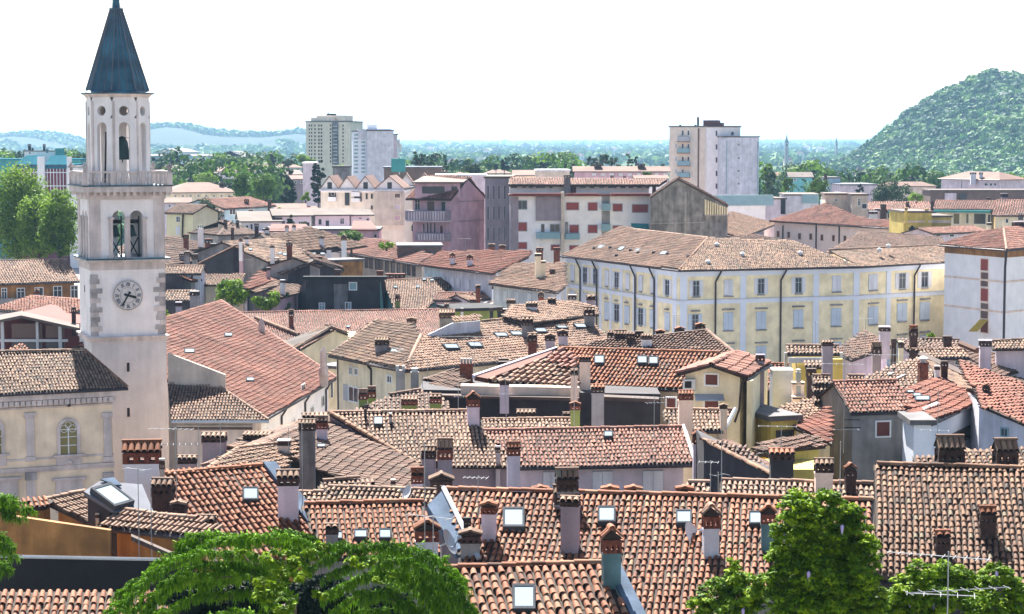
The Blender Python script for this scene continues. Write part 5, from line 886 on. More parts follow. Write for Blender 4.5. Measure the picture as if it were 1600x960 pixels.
# small gabled house left
h = W(); zG = 17.; h.root = hroot('house', 'white gabled house with one dark window and old brown roof left of the hip roof', U(517, 512, zG))
D_ = 190.; p0, p1, p2 = UD(459, 547, D_-2), UD(517, 512, D_), UD(544, 522, D_+1.5); b1, b0 = UD(510, 508.5, D_+9), UD(436, 536, D_+6); roofpoly(h.root, [p0, p1, b1, b0], T_OLD, .26, .42, wall=None); roofpoly(h.root, [p1, p2, p2+(b1-p1), b1], T_OLD, .26, .42, wall=None)
i_ = Vector((.25, .7, -.25)); part(MB().prism([p+i_+Z3*(-.15) for p in (p0, p1, p2, p2+Vector((0, 6, 0)), p0+Vector((0, 6, 0)))], 0), 'wall', 'plaster_cream', h.root); win(h.root, p0+i_, p2+i_, (487, 539, 500, 553)); ridge(h.root, p0+Z3*.05, p1+Z3*.05, T_OLD, .13); ridge(h.root, p1+Z3*.05, p2+Z3*.05, T_OLD, .13)
h = house('house', 'cream wall piece with a dark roof edge between the nave gutter and the corner house', (500, 575), (528, 577), pz(575, 184), typ='flat', wall='plaster_cream', dep=6, wf=[(517, 590, 521, 622, 'h')])
# long orange roof
h = house('house', 'very long low salmon tiled roof stretching behind the mottled hip roof', (380, 548), (735, 541), pz(545, 200), 486, 'gable', 14, 'tile_rose', 'plaster_beige', w=.24, over=.3, tl=.4); chims(h.root, [(455, 512, 484, 8, h.pl, 'row', 'brick', {'cf': .4}), (600, 540, 527, 12, 204., 'row', 'brick_dark', {'tm': T_OLD, 'cf': .5}), (575, 520, 516, 8, h.pl, 'row', 'brick', {'cf': .5})]); skr(h.root, h.pl, [(541, 511, 547, 514)])
ridge(h.root, hit(h.pl, 400, 500)+Z3*.1, hit(h.pl, 466, 526)+Z3*.1, T_DARK, .3)
# dark wall house M8
DB = 222.; a0, a1, a2 = UD(467, 460, DB+5), UD(478, 440, DB), UD(600, 436, DB); h = W(); h.root = hroot('house', 'blackened plaster party wall house with three small pale windows and flat black coping', a1)
zt = pz(437, DB); part(MB().prism([Vector((p.x, p.y, zt)) for p in (a1, a2, a2+Vector((0, .5, 0)), a1+Vector((0, .5, 0)))], 0).prism([Vector((a0.x, a0.y, zt-1.5)), Vector((a1.x, a1.y+.004, zt-.01)), Vector((a1.x+.3, a1.y+.5, zt-.01)), Vector((a0.x+.5, a0.y, zt-1.5))], 0), 'wall', 'plaster_dark', h.root); part(MB().slab([Vector((p.x, p.y, zt+.35)) for p in (a1+Vector((-.3, -.3, 0)), a2+Vector((.3, -.3, 0)), a2+Vector((.3, .6, 0)), a1+Vector((-.3, .6, 0)))], .34), 'coping', 'black', h.root); roofpoly(h.root, [a1+Vector((0, .6, zt-a1.z)), a2+Vector((0, .6, zt-a2.z)), a2+Vector((0, 8, zt-a2.z-2.2)), a1+Vector((0, 8, zt-a1.z-2.2))], T_OLD, .26, .4, wall='plaster_dark', ov=.1)
wins(h.root, a1, a2, [(545, 441, 558, 454, 'd', {'mul': 0}), (498, 473, 508, 486), (539, 472, 549, 484)], pane='glass_blue'); a, b = UD(532, 470, DB-.02), UD(532, 450, DB); part(MB().bx(a.x-.7, DB-.03, zt-3.6, a.x+.8, DB-.002, zt-.5), 'bare_plaster', 'plaster_concrete', h.root)
q = [UD(594, 440, DB-.1), UD(617, 486, DB-3), UD(590, 486, DB-3)]; part(MB().box8([Vector((q[0].x, DB-.3, 5)), Vector((q[0].x+1.3, DB-.3, 5)), Vector((q[0].x+1.3, DB, 5)), Vector((q[0].x, DB, 5)), Vector((q[0].x, DB-.3, zt-.3)), Vector((q[0].x+.05, DB-.3, zt-.3)), Vector((q[0].x+.05, DB, zt-.3)), Vector((q[0].x, DB, zt-.3))]), 'side_wall', 'plaster_teal', h.root)
h = custom('house', 'pale tiled roof sloping beside a teal side wall with many little roof lights', (616, 484), (665, 484), pz(484, 218), 20, [(597, 439), (690, 435), (707, 446), (665, 484), (617, 484)], T_PALE, 'plaster_teal', w=.26, l=.4, ov=.1, rid=(0,)); skr(h.root, h.pl, [(615, 449, 621, 452), (650, 448, 656, 451), (660, 437, 666, 440), (672, 438, 678, 441)])
chims(h.root, [(609, 446, 428, 13, 226., 'slab', 'brick'), (624, 446, 428, 16, 226., 'slab', 'brick'), (593, 434, 424, 10, 229., 'slab', 'brick'), (527, 434, 422, 10, 230., 'slab', 'brick_dark'), (621, 482, 460, 8, h.pl, 'row', 'plaster_green', {'br': 'brick', 'cf': .5})])
h = house('house', 'small pink walled house with a salmon roof in the middle of the old town', (676, 469), (732, 470), pz(470, 214), 458, 'gable', 18, 'tile_rose', 'plaster_pink', w=.26, over=.3); h = house('house', 'small lilac walled wing with a pale roof right of the pink house', (732, 470), (772, 466), pz(468, 215), 457, 'gable', 18, T_PALE, 'plaster_lilac', w=.26, over=.2); skr(h.root, h.pl, [(744, 457, 752, 460)])
h = custom('house', 'faded pink brown roof with long grey vents behind the yellow wall', (745, 484), (810, 482), pz(484, 195), 15, [(743, 484), (792, 462), (838, 458), (856, 468), (808, 482)], 'tile_brown', 'plaster_lilac', w=.26, rid=(1,)); chims(h.root, [(739, 486, 468, 10, 202., 'slab', 'brick'), (773, 464, 447, 9, 212, 'row', 'plaster_paleblue', {'tm': T_RED}), (747, 462, 446, 8, 214., 'row', 'brick')])
for r in ((750, 474, 762, 478), (764, 474, 776, 478)): part(MB().slab([hit(h.pl, *p)+Z3*.15 for p in ((r[0], r[3]), (r[2]-2, r[1]), (r[2], r[1]), (r[0]+2, r[3]))], .05), 'roof_vent', 'metal_white', h.root)
h = house('house', 'low yellow green walled building with a flat black roof above the hip roof ridge', (711, 487), (783, 485), pz(487, 184), typ='flat', wall='plaster_green', dep=5, rm='metal_dark'); chims(h.root, [(722, 500, 482, 4, 182, 'slab', 'metal_white'), (741, 502, 492, 7, 181, 'gab', 'brick'), (768, 498, 482, 6, 182, 'slab', 'metal_dark'), (698, 488, 476, 8, 186, 'row', 'brick')])
h = custom('house', 'jumble of old tiled roofs and stout chimneys left of the palace corner', (800, 505), (935, 492), pz(500, 152), 14, [(785, 495), (800, 478), (850, 470), (905, 474), (930, 480), (936, 492), (830, 505)], T_PALE, 'plaster_grey', w=.26, rid=(2,))
chims(h.root, [(831, 496, 473, 18, 154., 'row', 'plaster_palegrey', {'tm': T_OLD, 'n': 4}), (792, 500, 484, 14, 153, 'slab', 'plaster_quoin'), (862, 490, 467, 13, 157., 'row', 'plaster_concrete', {'tm': T_OLD}), (894, 484, 461, 13, 160., 'slab', 'plaster_quoin'), (798, 486, 469, 14, 156., 'row', 'plaster_concrete', {'n': 4}), (924, 482, 464, 14, 161., 'row', 'plaster_mauve', {'tm': T_OLD}), (781, 500, 481, 9, 152., 'slab', 'metal_dark'), (845, 478, 456, 9, 166., 'gab', 'brick', {'cf': .4})])
h = custom('house', 'dark red brown roof carrying three domed brick chimneys before the palace', (940, 548), (1140, 560), pz(555, 121), 15, [(880, 547), (955, 530), (1022, 527), (1104, 517), (1162, 564), (1120, 553)], 'tile_brown', 'plaster_dark', w=.24, rid=(2, 3))
chims(h.root, [(969, 549, 516, 19, 125., 'row', 'brick_dark', {'tm': T_OLD, 'cf': .5}), (985, 548, 520, 14, 124., 'row', 'brick_dark', {'tm': T_OLD}), (999, 546, 518, 14, 125., 'slab', 'brick_dark'), (1011, 549, 523, 17, 123., 'row', 'plaster_palegrey', {'tm': T_OLD}), (1032, 532, 516, 14, 128., 'gab', 'brick_dark', {'tm': T_RED, 'cf': .6}), (1063, 529, 511, 15, 128., 'gab', 'brick_dark', {'tm': T_RED, 'cf': .6}), (1095, 522, 505, 15, 129., 'gab', 'brick_dark', {'tm': T_RED, 'cf': .6}), (955, 545, 517, 13, 127., 'row', 'plaster_lilac', {'tm': T_PALE, 'cf': .4})])
# ---------------------------------------------------------------- behind the tower on the left
h = house('house', 'long ochre walled building with a pale ribbed roof and white windows left of the tower', (-30, 445), (126, 440), pz(443, 236), 407, 'gable', 20, T_PALE, 'plaster_orange', w=.3, tl=.5, over=.6, wf=[(2, 450, 11, 468, 'd'), (26, 450, 39, 468), (54, 449, 68, 467), (83, 447, 97, 468), (110, 446, 122, 468)]); H_ = h
for y in (470,): part(MB().bx(h.F[0].x, h.F[0].y-.1, 0, h.F[1].x, h.F[0].y-.02, ZY(449, 236)-1.2), 'lower_wall', 'plaster_grey', h.root)
h = W(); Dr = 180.; h.root = hroot('house', 'deep red hall with big glazed front under two pale low roofs left of the tower', UD(60, 540, Dr))
a, b = UD(-25, 505, Dr), UD(124, 505, Dr+4); pk = UD(32, 494, Dr+1.5); zb = 2; pr = [a, pk, b]; wl_ = [Vector((a.x, a.y, zb)), Vector((b.x, b.y, zb)), Vector((b.x, b.y, ZY(512, Dr))), Vector((pk.x, pk.y, ZY(495, Dr))), Vector((a.x, a.y, ZY(508, Dr)))]
mb = MB(); mb.poly(wl_); bk = [p+Vector((0, 12, 0)) for p in wl_]; mb.poly(bk[::-1]); [mb.poly([wl_[k], bk[k], bk[(k+1) % 5], wl_[(k+1) % 5]]) for k in range(5)]; part(mb, 'wall', 'plaster_rust', h.root)
def xq(x, y, dy=0): p = UD(x, y, Dr-.0); return p+Vector((0, dy, 0))
for pts_ in ([(-25, 505), (33, 493), (34, 486), (-25, 497)], [(33, 493), (124, 513), (124, 507), (34, 486)]): part(MB().slab([UD(*pts_[0], Dr-.9), UD(*pts_[1], Dr-.9), UD(*pts_[2], Dr+2), UD(*pts_[3], Dr+2)], .25), 'roof', 'roof_pale', h.root)
fr = MB()
for x0, x1 in ((2, 7), (57, 61), (92, 97)): fr.bx(xq(x0, 500).x, Dr-.35, zb, xq(x1, 500).x, Dr-.02, ZY(510 if x0 > 70 else 503, Dr))
fr.bx(xq(-20, 0).x, Dr-.33, ZY(534, Dr), xq(97, 0).x, Dr-.03, ZY(530, Dr)); part(fr, 'frame', 'metal_white', h.root)
for x0, x1, y0, y1 in ((8, 56, 506, 529), (62, 91, 509, 528), (8, 56, 535, 560), (62, 91, 535, 560)): part(MB().bx(xq(x0, 0).x, Dr-.06, ZY(y1, Dr), xq(x1, 0).x, Dr-.01, ZY(y0, Dr)), 'glazing', 'pane_brown' if y0 < 520 else 'pane', h.root)
h = house('house', 'pale salmon low pitched upper roof with lilac gable wall behind the red hall', (-20, 484), (102, 493), pz(489, 192), 463, 'gable', 10, 'tile_rose', 'plaster_lilac', w=.4, over=.2); chims(h.root, [(58, 478, 452, 7, 200., 'gab', 'plaster_lilac', {'br': 'brick'}), (115, 505, 480, 7, 182., 'slab', 'brick_dark')])
h = custom('house', 'small tiled cone roof before the red hall', (14, 548), (48, 548), pz(548, 165), 22, [(12, 548), (30, 537), (48, 548)], T_RED, 'plaster_rust', w=.26)
# ---------------------------------------------------------------- old roofs between the tower and the pink building
def od(lab, A, B, D, ry, **k): return house('house', lab, A, B, pz((A[1]+B[1])/2, D), ry, **{**dict(typ='hip', pitch=18, tm=T_OLD, wall='plaster_grey', w=.32, tl=.55, over=.3, gut=0), **k})
h = od('brown hipped roof with four dark chimneys behind the town centre jumble', (340, 368), (412, 366), 282, 346, tm='tile_brown'); chims(h.root, [(352, 362, 343, 5, 284., 'slab', 'brick_dark'), (371, 360, 344, 5, 285, 'slab', 'brick_dark'), (363, 367, 356, 5, 280, 'slab', 'brick_dark'), (401, 366, 349, 7, 280, 'slab', 'brick_dark')])
h = od('brown roof with a white tank just right of the tower', (254, 400), (335, 385), 262, 365, tm='tile_brown'); chims(h.root, [(313, 372, 352, 9, 268., 'pots', 'plaster_white'), (290, 388, 366, 8, 258., 'slab', 'brick'), (326, 396, 373, 12, 252., 'slab', 'brick'), (348, 394, 378, 8, 250., 'slab', 'brick'), (333, 405, 380, 9, 247, 'slab', 'plaster_grey')])
h = od('mottled brown roof right of the tower carrying tall dark chimneys', (256, 416), (330, 405), 240, 382, tm='tile_brown', typ='gable'); chims(h.root, [(292, 412, 393, 9, 238., 'slab', 'plaster_concrete'), (304, 427, 396, 9, 232., 'slab', 'plaster_concrete'), (284, 412, 396, 8, 240, 'slab', 'plaster_concrete'), (324, 406, 391, 10, 243., 'flat', 'black')])
h = house('house', 'tiny pale tiled house with white gutter against the tower right side', (254, 428), (315, 428), pz(428, 222), 416, 'gable', 18, T_PALE, 'plaster_palegrey', w=.3, over=.2, wf=[(285, 439, 293, 446, 'h')], zb=0); p = h.F; pipe(h.root, [hit(vplane(*p), 300, 430), hit(vplane(*p), 300, 470)], .1, 'gutter'); part(MB().prism([UD(254, 430, 220), UD(285, 431, 220), UD(285, 431, 222), UD(254, 430, 222)], 0), 'wall', 'plaster_dark', h.root)
# dark gable
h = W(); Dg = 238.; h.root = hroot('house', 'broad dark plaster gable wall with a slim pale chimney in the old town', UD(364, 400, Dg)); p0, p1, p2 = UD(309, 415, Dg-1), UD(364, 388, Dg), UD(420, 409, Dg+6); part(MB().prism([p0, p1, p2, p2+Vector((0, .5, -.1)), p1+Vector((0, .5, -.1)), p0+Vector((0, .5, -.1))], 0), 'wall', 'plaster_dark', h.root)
bv = Vector((6, 26, .5)); roofpoly(h.root, [p0+Z3*.1, p1+Z3*.1, p1+bv, p0+bv], 'tile_brown', .32, .55, wall=None); roofpoly(h.root, [p1+Z3*.1, p2+Z3*.1, p2+bv+Vector((4, 0, 0)), p1+bv], T_OLD, .32, .55, wall=None); ridge(h.root, p0+Z3*.1, p1+Z3*.1, T_DARK, .18); ridge(h.root, p1+Z3*.1, p2+Z3*.1, T_DARK, .18)
chims(h.root, [(377, 428, 378, 7, 237., 'slab', 'plaster_pink'), (376, 392, 372, 6, 236, 'gab', 'plaster_white'), (385, 384, 370, 6, 242, 'gab', 'plaster_white'), (452, 420, 378, 9, 236., 'gab', 'brick', {'cf': .15}), (451, 388, 375, 7, 238., 'gab', 'plaster_white'), (425, 396, 384, 7, 235, 'gab', 'plaster_white'), (427, 410, 396, 8, 241, 'gab', 'brick'), (431, 420, 403, 9, 238, 'slab', 'plaster_lilac')])
h = custom('house', 'rust red smooth roof sloping beside the dark gable wall', (383, 452), (455, 428), pz(440, 228), 14, [(380, 450), (419, 410), (456, 412), (450, 432), (386, 452)], 'tile_scarlet', 'plaster_lilac', w=.3, l=.5); chim(h.root, 419, 434, 418, 6, 230, 'slab', 'plaster_mauve')
h = custom('house', 'dark courtyard roof in shade below the broad gable', (316, 446), (380, 446), pz(447, 224), 12, [(316, 446), (322, 430), (384, 428), (376, 446)], 'tile_dark', 'plaster_cream', w=.3, ov=.3, gut=(0,)); h = custom('house', 'pair of low tan roofs above the garden trees', (385, 455), (446, 440), pz(450, 222), 14, [(383, 453), (440, 426), (450, 428), (450, 440), (400, 458)], T_PALE, 'plaster_grey', w=.3); chim(h.root, 441, 452, 438, 8, 219, 'slab', 'plaster_palegrey')
h = custom('house', 'low rose roof corner with lilac eave left of the blackened wall', (418, 462), (466, 450), pz(458, 220), 13, [(418, 460), (440, 444), (470, 446), (466, 458), (440, 466)], 'tile_brown', 'plaster_pink', w=.3)
h = W(); Dg = 232.; h.root = hroot('house', 'dark gabled house with a tan roof and little windows beside the blackened wall', UD(480, 430, Dg)); p0, p1, p2 = UD(450, 428, Dg), UD(494, 408, Dg), UD(530, 425, Dg+3); part(MB().prism([p0, p1, p2, p2+Vector((0, 7, 0)), p0+Vector((0, 7, 0))], 0), 'wall', 'plaster_dark', h.root); roofpoly(h.root, [p0+Vector((-.6, -.4, .05)), p1+Vector((-.1, -.4, .12)), p1+Vector((-2.5, 8, .3)), p0+Vector((-4, 6, .3))], T_PALE, .3, .5, wall=None); roofpoly(h.root, [p1+Vector((-.1, -.4, .12)), p2+Vector((.4, -.4, 0)), p2+Vector((.4, 8, .3)), p1+Vector((-2.5, 8, .3))], 'tile_brown', .3, .5, wall=None); wins(h.root, p0, p2, [(453, 432, 458, 440, 'h'), (459, 432, 463, 440, 'h')], fr='plaster_grey'); chims(h.root, [(498, 412, 402, 10, 235., 'slab', 'brick'), (475, 418, 396, 8, 240, 'slab', 'brick_dark')])
h = od('wide mottled roof with rows of tiny skylights in the old town', (418, 410), (505, 404), 240, 372, tm=T_OLD, pitch=16, typ='gable'); skr(h.root, h.pl, [(434, 396, 440, 399), (441, 398, 449, 401), (486, 397, 493, 400), (500, 397, 507, 400), (388, 390, 394, 393)]); chims(h.root, [(417, 372, 355, 7, 275., 'gab', 'plaster_white'), (448, 368, 352, 6, 278., 'gab', 'plaster_white'), (459, 367, 351, 6, 279, 'gab', 'plaster_white'), (472, 382, 368, 7, 262, 'gab', 'plaster_white'), (477, 388, 373, 6, 257, 'gab', 'plaster_white'), (485, 378, 370, 6, 262, 'gab', 'brick'), (502, 383, 369, 8, 258, 'gab', 'plaster_palegrey'), (537, 396, 367, 8, 252, 'gab', 'plaster_white'), (514, 402, 386, 8, 244, 'gab', 'plaster_white'), (445, 384, 376, 5, 262, 'gab', 'brick'), (433, 380, 376, 5, 265, 'gab', 'brick'), (463, 386, 378, 5, 258, 'gab', 'brick')])
h = od('pale brown roof left of the garden hedge in front of the terrace house', (430, 384), (500, 382), 272, 364, tm='tile_brown', typ='gable', pitch=15); h = od('low white parapet building in front of the long lilac terrace', (480, 372), (540, 370), 288, None, typ='flat', wall='plaster_white', dep=8, flat=True); h = od('grey brown roof beyond the parapet with two chimneys', (500, 418), (528, 412), 235, 392, tm=T_OLD, typ='gable')
h = od('ochre wall and roof fragment left of the colonnaded building', (500, 408), (520, 410), 238, None, typ='flat', wall='plaster_orange', dep=4)
h = od('small red roof with chimneys under the tower shoulder', (300, 440), (316, 438), 222, 430, tm=T_RED, typ='gable'); h = od('old roof behind the pink gabled house', (255, 470), (300, 470), 216, 455, tm=T_OLD, typ='gable', wall='plaster_dark')
# colonnaded long building below the pink one
zc_ = ZY(414, 252); a, b = U(523, 392, zc_), U(654, 414, zc_); h = W(); h.root = hroot('house', 'long pale building with tall dark windows and salmon roof below the pink block', b); P_ = plane(a, b, 17); q = [a, b, hit(P_, 676, 399), hit(P_, 600, 376), hit(P_, 568, 373)]; roofpoly(h.root, q, 'tile_rose', .32, .55, wall='plaster_beige', ov=[.8, .1, .1, .1, .1], rid=(3,)); gutter(h.root, a, b, .12)
n_ = inw(a, b, .8); wa, wb = a+n_, b+n_; wins(h.root, wa, wb, [(x-2.6, 394+(x-523)*.178, x+2.6, 410+(x-523)*.178, 'h') for x in (549, 557.5, 564.5, 573, 580, 589, 595, 605, 614, 623, 632, 639, 647)], fr='plaster_brown'); chim(h.root, 559, 388, 381, 6, P_, 'slab', 'brick_dark')
h = custom('house', 'weathered red and white patched roof with three domed chimneys before the palace', (657, 415), (770, 428), ZY(421, 222), 15, [(657, 414), (688, 393), (830, 392), (826, 402), (770, 428)], 'tile_scarlet', 'plaster_palegrey', w=.3, l=.5, ov=[.2, .2, .2, .2, .6], gut=(4,)); w_ = h.w
wins(h.root, h.w[4], h.w[0], [(x-2.6, y-7, x+2.6, y+9, 'c', {'sh': 'shutter_white'}) for x, y in ((667, 434), (680, 436), (693, 438), (708, 441), (717, 442), (732, 445))], fr='frame_grey'); chims(h.root, [(707, 414, 395, 9, h.pl, 'gab', 'plaster_palegrey', {'br': 'brick', 'cf': .45}), (734, 417, 398, 10, h.pl, 'gab', 'plaster_palegrey', {'br': 'brick', 'cf': .45}), (768, 396, 382, 10, 236., 'gab', 'brick'), (785, 392, 385, 10, 240., 'gab', 'brick')])
h = custom('house', 'pale beige flat tiled roof with a stepped cream chimney left of the palace', (765, 444), (872, 457), ZY(450, 190), 9, [(764, 443), (805, 412), (882, 411), (884, 448), (872, 457)], T_PALE, 'plaster_palegrey', w=.3, l=.5, ov=.4, gut=(4,)); chims(h.root, [(841, 436, 397, 10, h.pl, 'slab', 'plaster_cream', {'cf': .1}), (849, 434, 409, 8, h.pl, 'slab', 'plaster_cream', {'cf': .1}), (863, 430, 422, 9, h.pl, 'slab', 'brick_dark'), (843, 400, 388, 11, 220, 'slab', 'brick'), (870, 398, 388, 11, 222, 'slab', 'brick')]); wins(h.root, h.w[4], h.w[0], [(x-3, 452+(x-765)*.1, x+3, 470+(x-765)*.1, 'c', {'sh': 'shutter_white'}) for x in (790, 808, 828)], fr='frame_grey')
# ---------------------------------------------------------------- houses on the right
h = house('house', 'plain grey box house with one white framed brown shuttered window', (1330, 645), (1433, 642), pz(644, 110), 596, 'gable', 24, 'tile_rose', 'plaster_grey', w=.2, over=.15, wf=[(1367, 657, 1392, 684, 'r', {'sh': 'shutter_brown'})], dep=None); GR = h
pipe(h.root, [h.F[1]+Vector((.1, -.1, 0)), h.F[1]+Vector((.1, -.1, -9))], .07); mb = MB()
for y in (655, 667): a = hit(vplane(*h.F), 1316, y); mb.tube(a+Vector((0, -.3, 0)), a+Vector((.95, -.3, 0)), .025, 5)
part(mb, 'rail', 'metal_dark', h.root)
# red flat-tile roof
zr2 = 17.; h = custom('house', 'bright scarlet flat tiled roof with roof lights right of the grey house', (1454, 661), (1535, 625), zr2, 14, [(1412, 612), (1467, 590), (1536, 624), (1456, 661), (1428, 662)], 'tile_scarlet', 'plaster_paleblue', w=.36, l=.5, ov=.3, rid=(1,), gut=(2,)); skr(h.root, h.pl, [(1416, 614, 1427, 618), (1425, 619, 1438, 624), (1428, 623, 1452, 630)], 'skylight_pane')
part(MB().slab([hit(h.pl, *p)+Z3*.15 for p in ((1440, 642), (1463, 632), (1468, 634), (1444, 645))], .08), 'roof_vent', 'metal_white', h.root)
f = vplane(h.w[3], h.w[2]); win(h.root, h.w[3], h.w[2], (1484, 670, 1523, 690), 'h', pane='pane_brown', fr='eave_wood')
chims(h.root, [(1444, 598, 557, 15, 122., 'metal', 'brick', {'dr': 1}), (1465, 590, 573, 8, 121., 'slab', 'plaster_white'), (1476, 592, 565, 11, 121., 'slab', 'brick_dark'), (1541, 636, 600, 11, 114., 'gab', 'brick_dark', {'tm': T_RED, 'cf': .3})])
a, b = UD(1530, 634, 112), UD(1620, 672, 108); h = W(); h.root = hroot('house', 'pale blue grey plaster gable with a blue window right of the scarlet roof', a); part(MB().prism([a, b, b+Vector((1, 9, 0)), a+Vector((1, 9, 0))], 0), 'wall', 'plaster_palegrey', h.root); win(h.root, a, b, (1564, 668, 1576, 683), 'd', fr='glass_blue'); roofpoly(h.root, [a+Vector((0, -.4, .05)), b+Vector((0, -.4, .05)), b+Vector((1.5, 9, 1.4)), a+Vector((1, 9, 1.4))], 'tile_scarlet', .3, .5, wall=None)
part(MB().box8([UD(1536, 646, 111.9), UD(1562, 664, 111.2), UD(1562, 664, 111.8), UD(1536, 646, 112.5)]+[UD(1536, 643, 111.9), UD(1562, 661, 111.2), UD(1562, 661, 111.8), UD(1536, 643, 112.5)]), 'flashing', 'metal_dark', h.root)
a, b = UD(1512, 712, 96), UD(1600, 745, 92)
# tan ridge roof behind
h = custom('house', 'tan brown old roof with a long dark verge above the scarlet roof', (1350, 592), (1412, 592), pz(592, 124), 17, [(1345, 594), (1395, 572), (1439, 559), (1462, 590), (1412, 612)], T_PALE, 'plaster_beige', w=.24, ov=.3); sk_ = h
q = [UD(1439, 559, 133), UD(1480, 574, 132), UD(1640, 650, 118), UD(1530, 621, 118), UD(1465, 590, 121)]; roofpoly(h.root, q, T_OLD, .28, .45, wall=None); part(MB().tube(q[0]+Z3*.1, q[2]+Z3*.1, .3, 5), 'verge_board', 'eave_wood', h.root)
for r in ((1386, 585, 1397, 588), (1400, 588, 1415, 594)): part(MB().slab([hit(h.pl, *p)+Z3*.15 for p in ((r[0], r[3]), (r[2]-2, r[1]), (r[2], r[1]+1), (r[0]+2, r[3]+1))], .06), 'roof_vent', 'metal_grey', h.root)
h = custom('house', 'brown mottled roof with one skylight at the right edge', (1549, 593), (1625, 560), pz(593, 135), 17, [(1480, 572), (1506, 547), (1549, 553), (1625, 566), (1625, 566), (1551, 593)][:3]+[(1625, 570), (1551, 593)], 'tile_brown', 'plaster_lilac', w=.26, ov=.2, rid=(2,)); skr(h.root, h.pl, [(1530, 569, 1547, 577)])
h = custom('house', 'dark brown roof touching the right edge above the pale gable', (1556, 595), (1630, 640), pz(600, 130), 15, [(1554, 594), (1630, 556), (1630, 648)], 'tile_brown', 'plaster_lilac', w=.28, ov=.1)
h = custom('house', 'hipped rose brown roof with a dark eave and tall aerial in the right half', (1300, 552), (1395, 543), pz(560, 138), 18, [(1300, 549), (1351, 518), (1394, 541), (1331, 562)], 'tile_brown', 'plaster_lilac', w=.24, ov=.3, rid=(1,), gut=(2, 3))
chims(h.root, [(1383, 534, 511, 17, 140., 'slab', 'plaster_lilac'), (1428, 538, 509, 13, 141., 'row', 'brick_dark', {'tm': T_RED, 'cf': .6}), (1370, 572, 535, 15, 136., 'row', 'plaster_mauve', {'n': 4, 'cf': .5}), (1408, 568, 533, 8, 135, 'slab', 'plaster_cream'), (1397, 545, 531, 8, 138, 'slab', 'brick_dark')])
h = custom('house', 'tiled lean-to strip with lilac wall and tiny white window in the right half', (1450, 559), (1514, 558), pz(559, 134), 18, [(1424, 547), (1505, 547), (1514, 559), (1452, 559)], T_PALE, 'plaster_lilac', w=.24, rid=(0,), gut=(2,)); wins(h.root, h.w[3], h.w[2], [(1491, 564, 1501, 571)])
h = custom('house', 'long brown roof behind the tiled lean-to strip', (1400, 546), (1510, 546), pz(546, 141), 16, [(1398, 529), (1440, 530), (1498, 532), (1510, 547), (1418, 548)], 'tile_brown', 'plaster_lilac', w=.26, rid=(1,)); chim(h.root, 1481, 541, 527, 14, 141., 'slab', 'brick_dark')
h = custom('house', 'tiled strip roof on a lilac wall at the right edge below the white block', (1551, 546), (1620, 545), pz(546, 140), 20, [(1546, 534), (1625, 530), (1625, 545), (1551, 546)], T_OLD, 'plaster_lilac', w=.24, rid=(0,)); chim(h.root, 1540, 566, 531, 19, 137., 'slab', 'plaster_lilac')
part(MB().tube(UD(1500, 537, 141), UD(1527, 548, 139), .22, 6), 'ridge_tiles', T_PALE, h.root)
# narrow things at the left of the grey house
h = custom('house', 'small roof terrace house with tiled canopy, lilac chimney and yellow wall', (1228, 553), (1312, 553), pz(553, 128), 20, [(1228, 541), (1310, 541), (1312, 553), (1230, 553)], T_PALE, None, w=.24, rid=(0,), gut=(2,))
zt = UD(1270, 565, 127); part(MB().bx(zt.x-.9, 127.2, 0, zt.x+1.9, 130, pz(562, 127)), 'wall', 'plaster_yellow', h.root); part(MB().bx(zt.x-1.5, 129, 0, zt.x-1.3, 129.2, pz(554, 128)).bx(zt.x+2., 129, 0, zt.x+2.2, 129.2, pz(554, 128)).bx(zt.x-1.5, 126.9, pz(566, 127)-.05, zt.x+.6, 127, pz(559, 127)), 'railing', 'metal_white', h.root); win(h.root, Vector((zt.x-1, 127.2, 0)), Vector((zt.x+1, 127.2, 0)), (1262, 566, 1270, 580)); rp(h.root, (1258, 573), (1285, 573), pz(573, 126), 20, [(1257, 566), (1284, 566), (1285, 574), (1258, 574)], T_PALE, w=.24)
chims(h.root, [(1293, 600, 533, 18, 124., 'row', 'plaster_mauve', {'cf': .12, 'n': 4}), (1248, 640, 600, 19, 120., 'slab', 'plaster_peach', {'cf': .02}), (1248, 600, 576, 8, 120, 'metal', 'metal_grey', {'dr': 1}), (1248, 690, 622, 21, 119.4, 'slab', 'plaster_peach', {'cf': .02}), (1268, 620, 575, 15, 122, 'slab', 'brick_dark')])
a = UD(1211, 640, 122); part(MB().bx(a.x-.15, 122, a.z-6, a.x+1.05, 123.5, pz(580, 122)).bx(a.x-.2, 121.95, pz(580, 122), a.x+1.1, 123.55, pz(580, 122)+.06), 'duct', 'metal_grey', h.root)
for pz_ in ((1270, 588, 1296, 600), (1272, 600, 1306, 612), (1273, 612, 1306, 628), (1325, 588, 1350, 596)):
    h = custom('house', {1270: 'upper of three stepped tiled roof strips left of the grey house', 1272: 'middle of three stepped tiled roof strips left of the grey house', 1273: 'lowest of three stepped tiled roof strips left of the grey house', 1325: 'tiny tiled strip behind the ridge of the grey house'}[pz_[0]], (pz_[0], pz_[3]), (pz_[2], pz_[3]), pz(pz_[3], 116-(pz_[3]-590)*.04), 20, [(pz_[0]-1, pz_[1]), (pz_[2], pz_[1]), (pz_[2]+1, pz_[3]), (pz_[0], pz_[3])], T_PALE, 'plaster_dark', w=.2, rid=(0,))
h = custom('house', 'scarlet brown lean-to roof squeezed against the grey house', (1246, 668), (1300, 692), pz(680, 105), 14, [(1240, 668), (1296, 636), (1300, 694)], 'tile_scarlet', 'plaster_cream', w=.26, ov=.1)
h = custom('house', 'tan roof piece behind the peach chimney', (1205, 655), (1300, 650), pz(655, 112), 16, [(1203, 655), (1232, 630), (1296, 620), (1296, 640), (1255, 658)], T_PALE, 'plaster_yellow', w=.24, ov=.1)
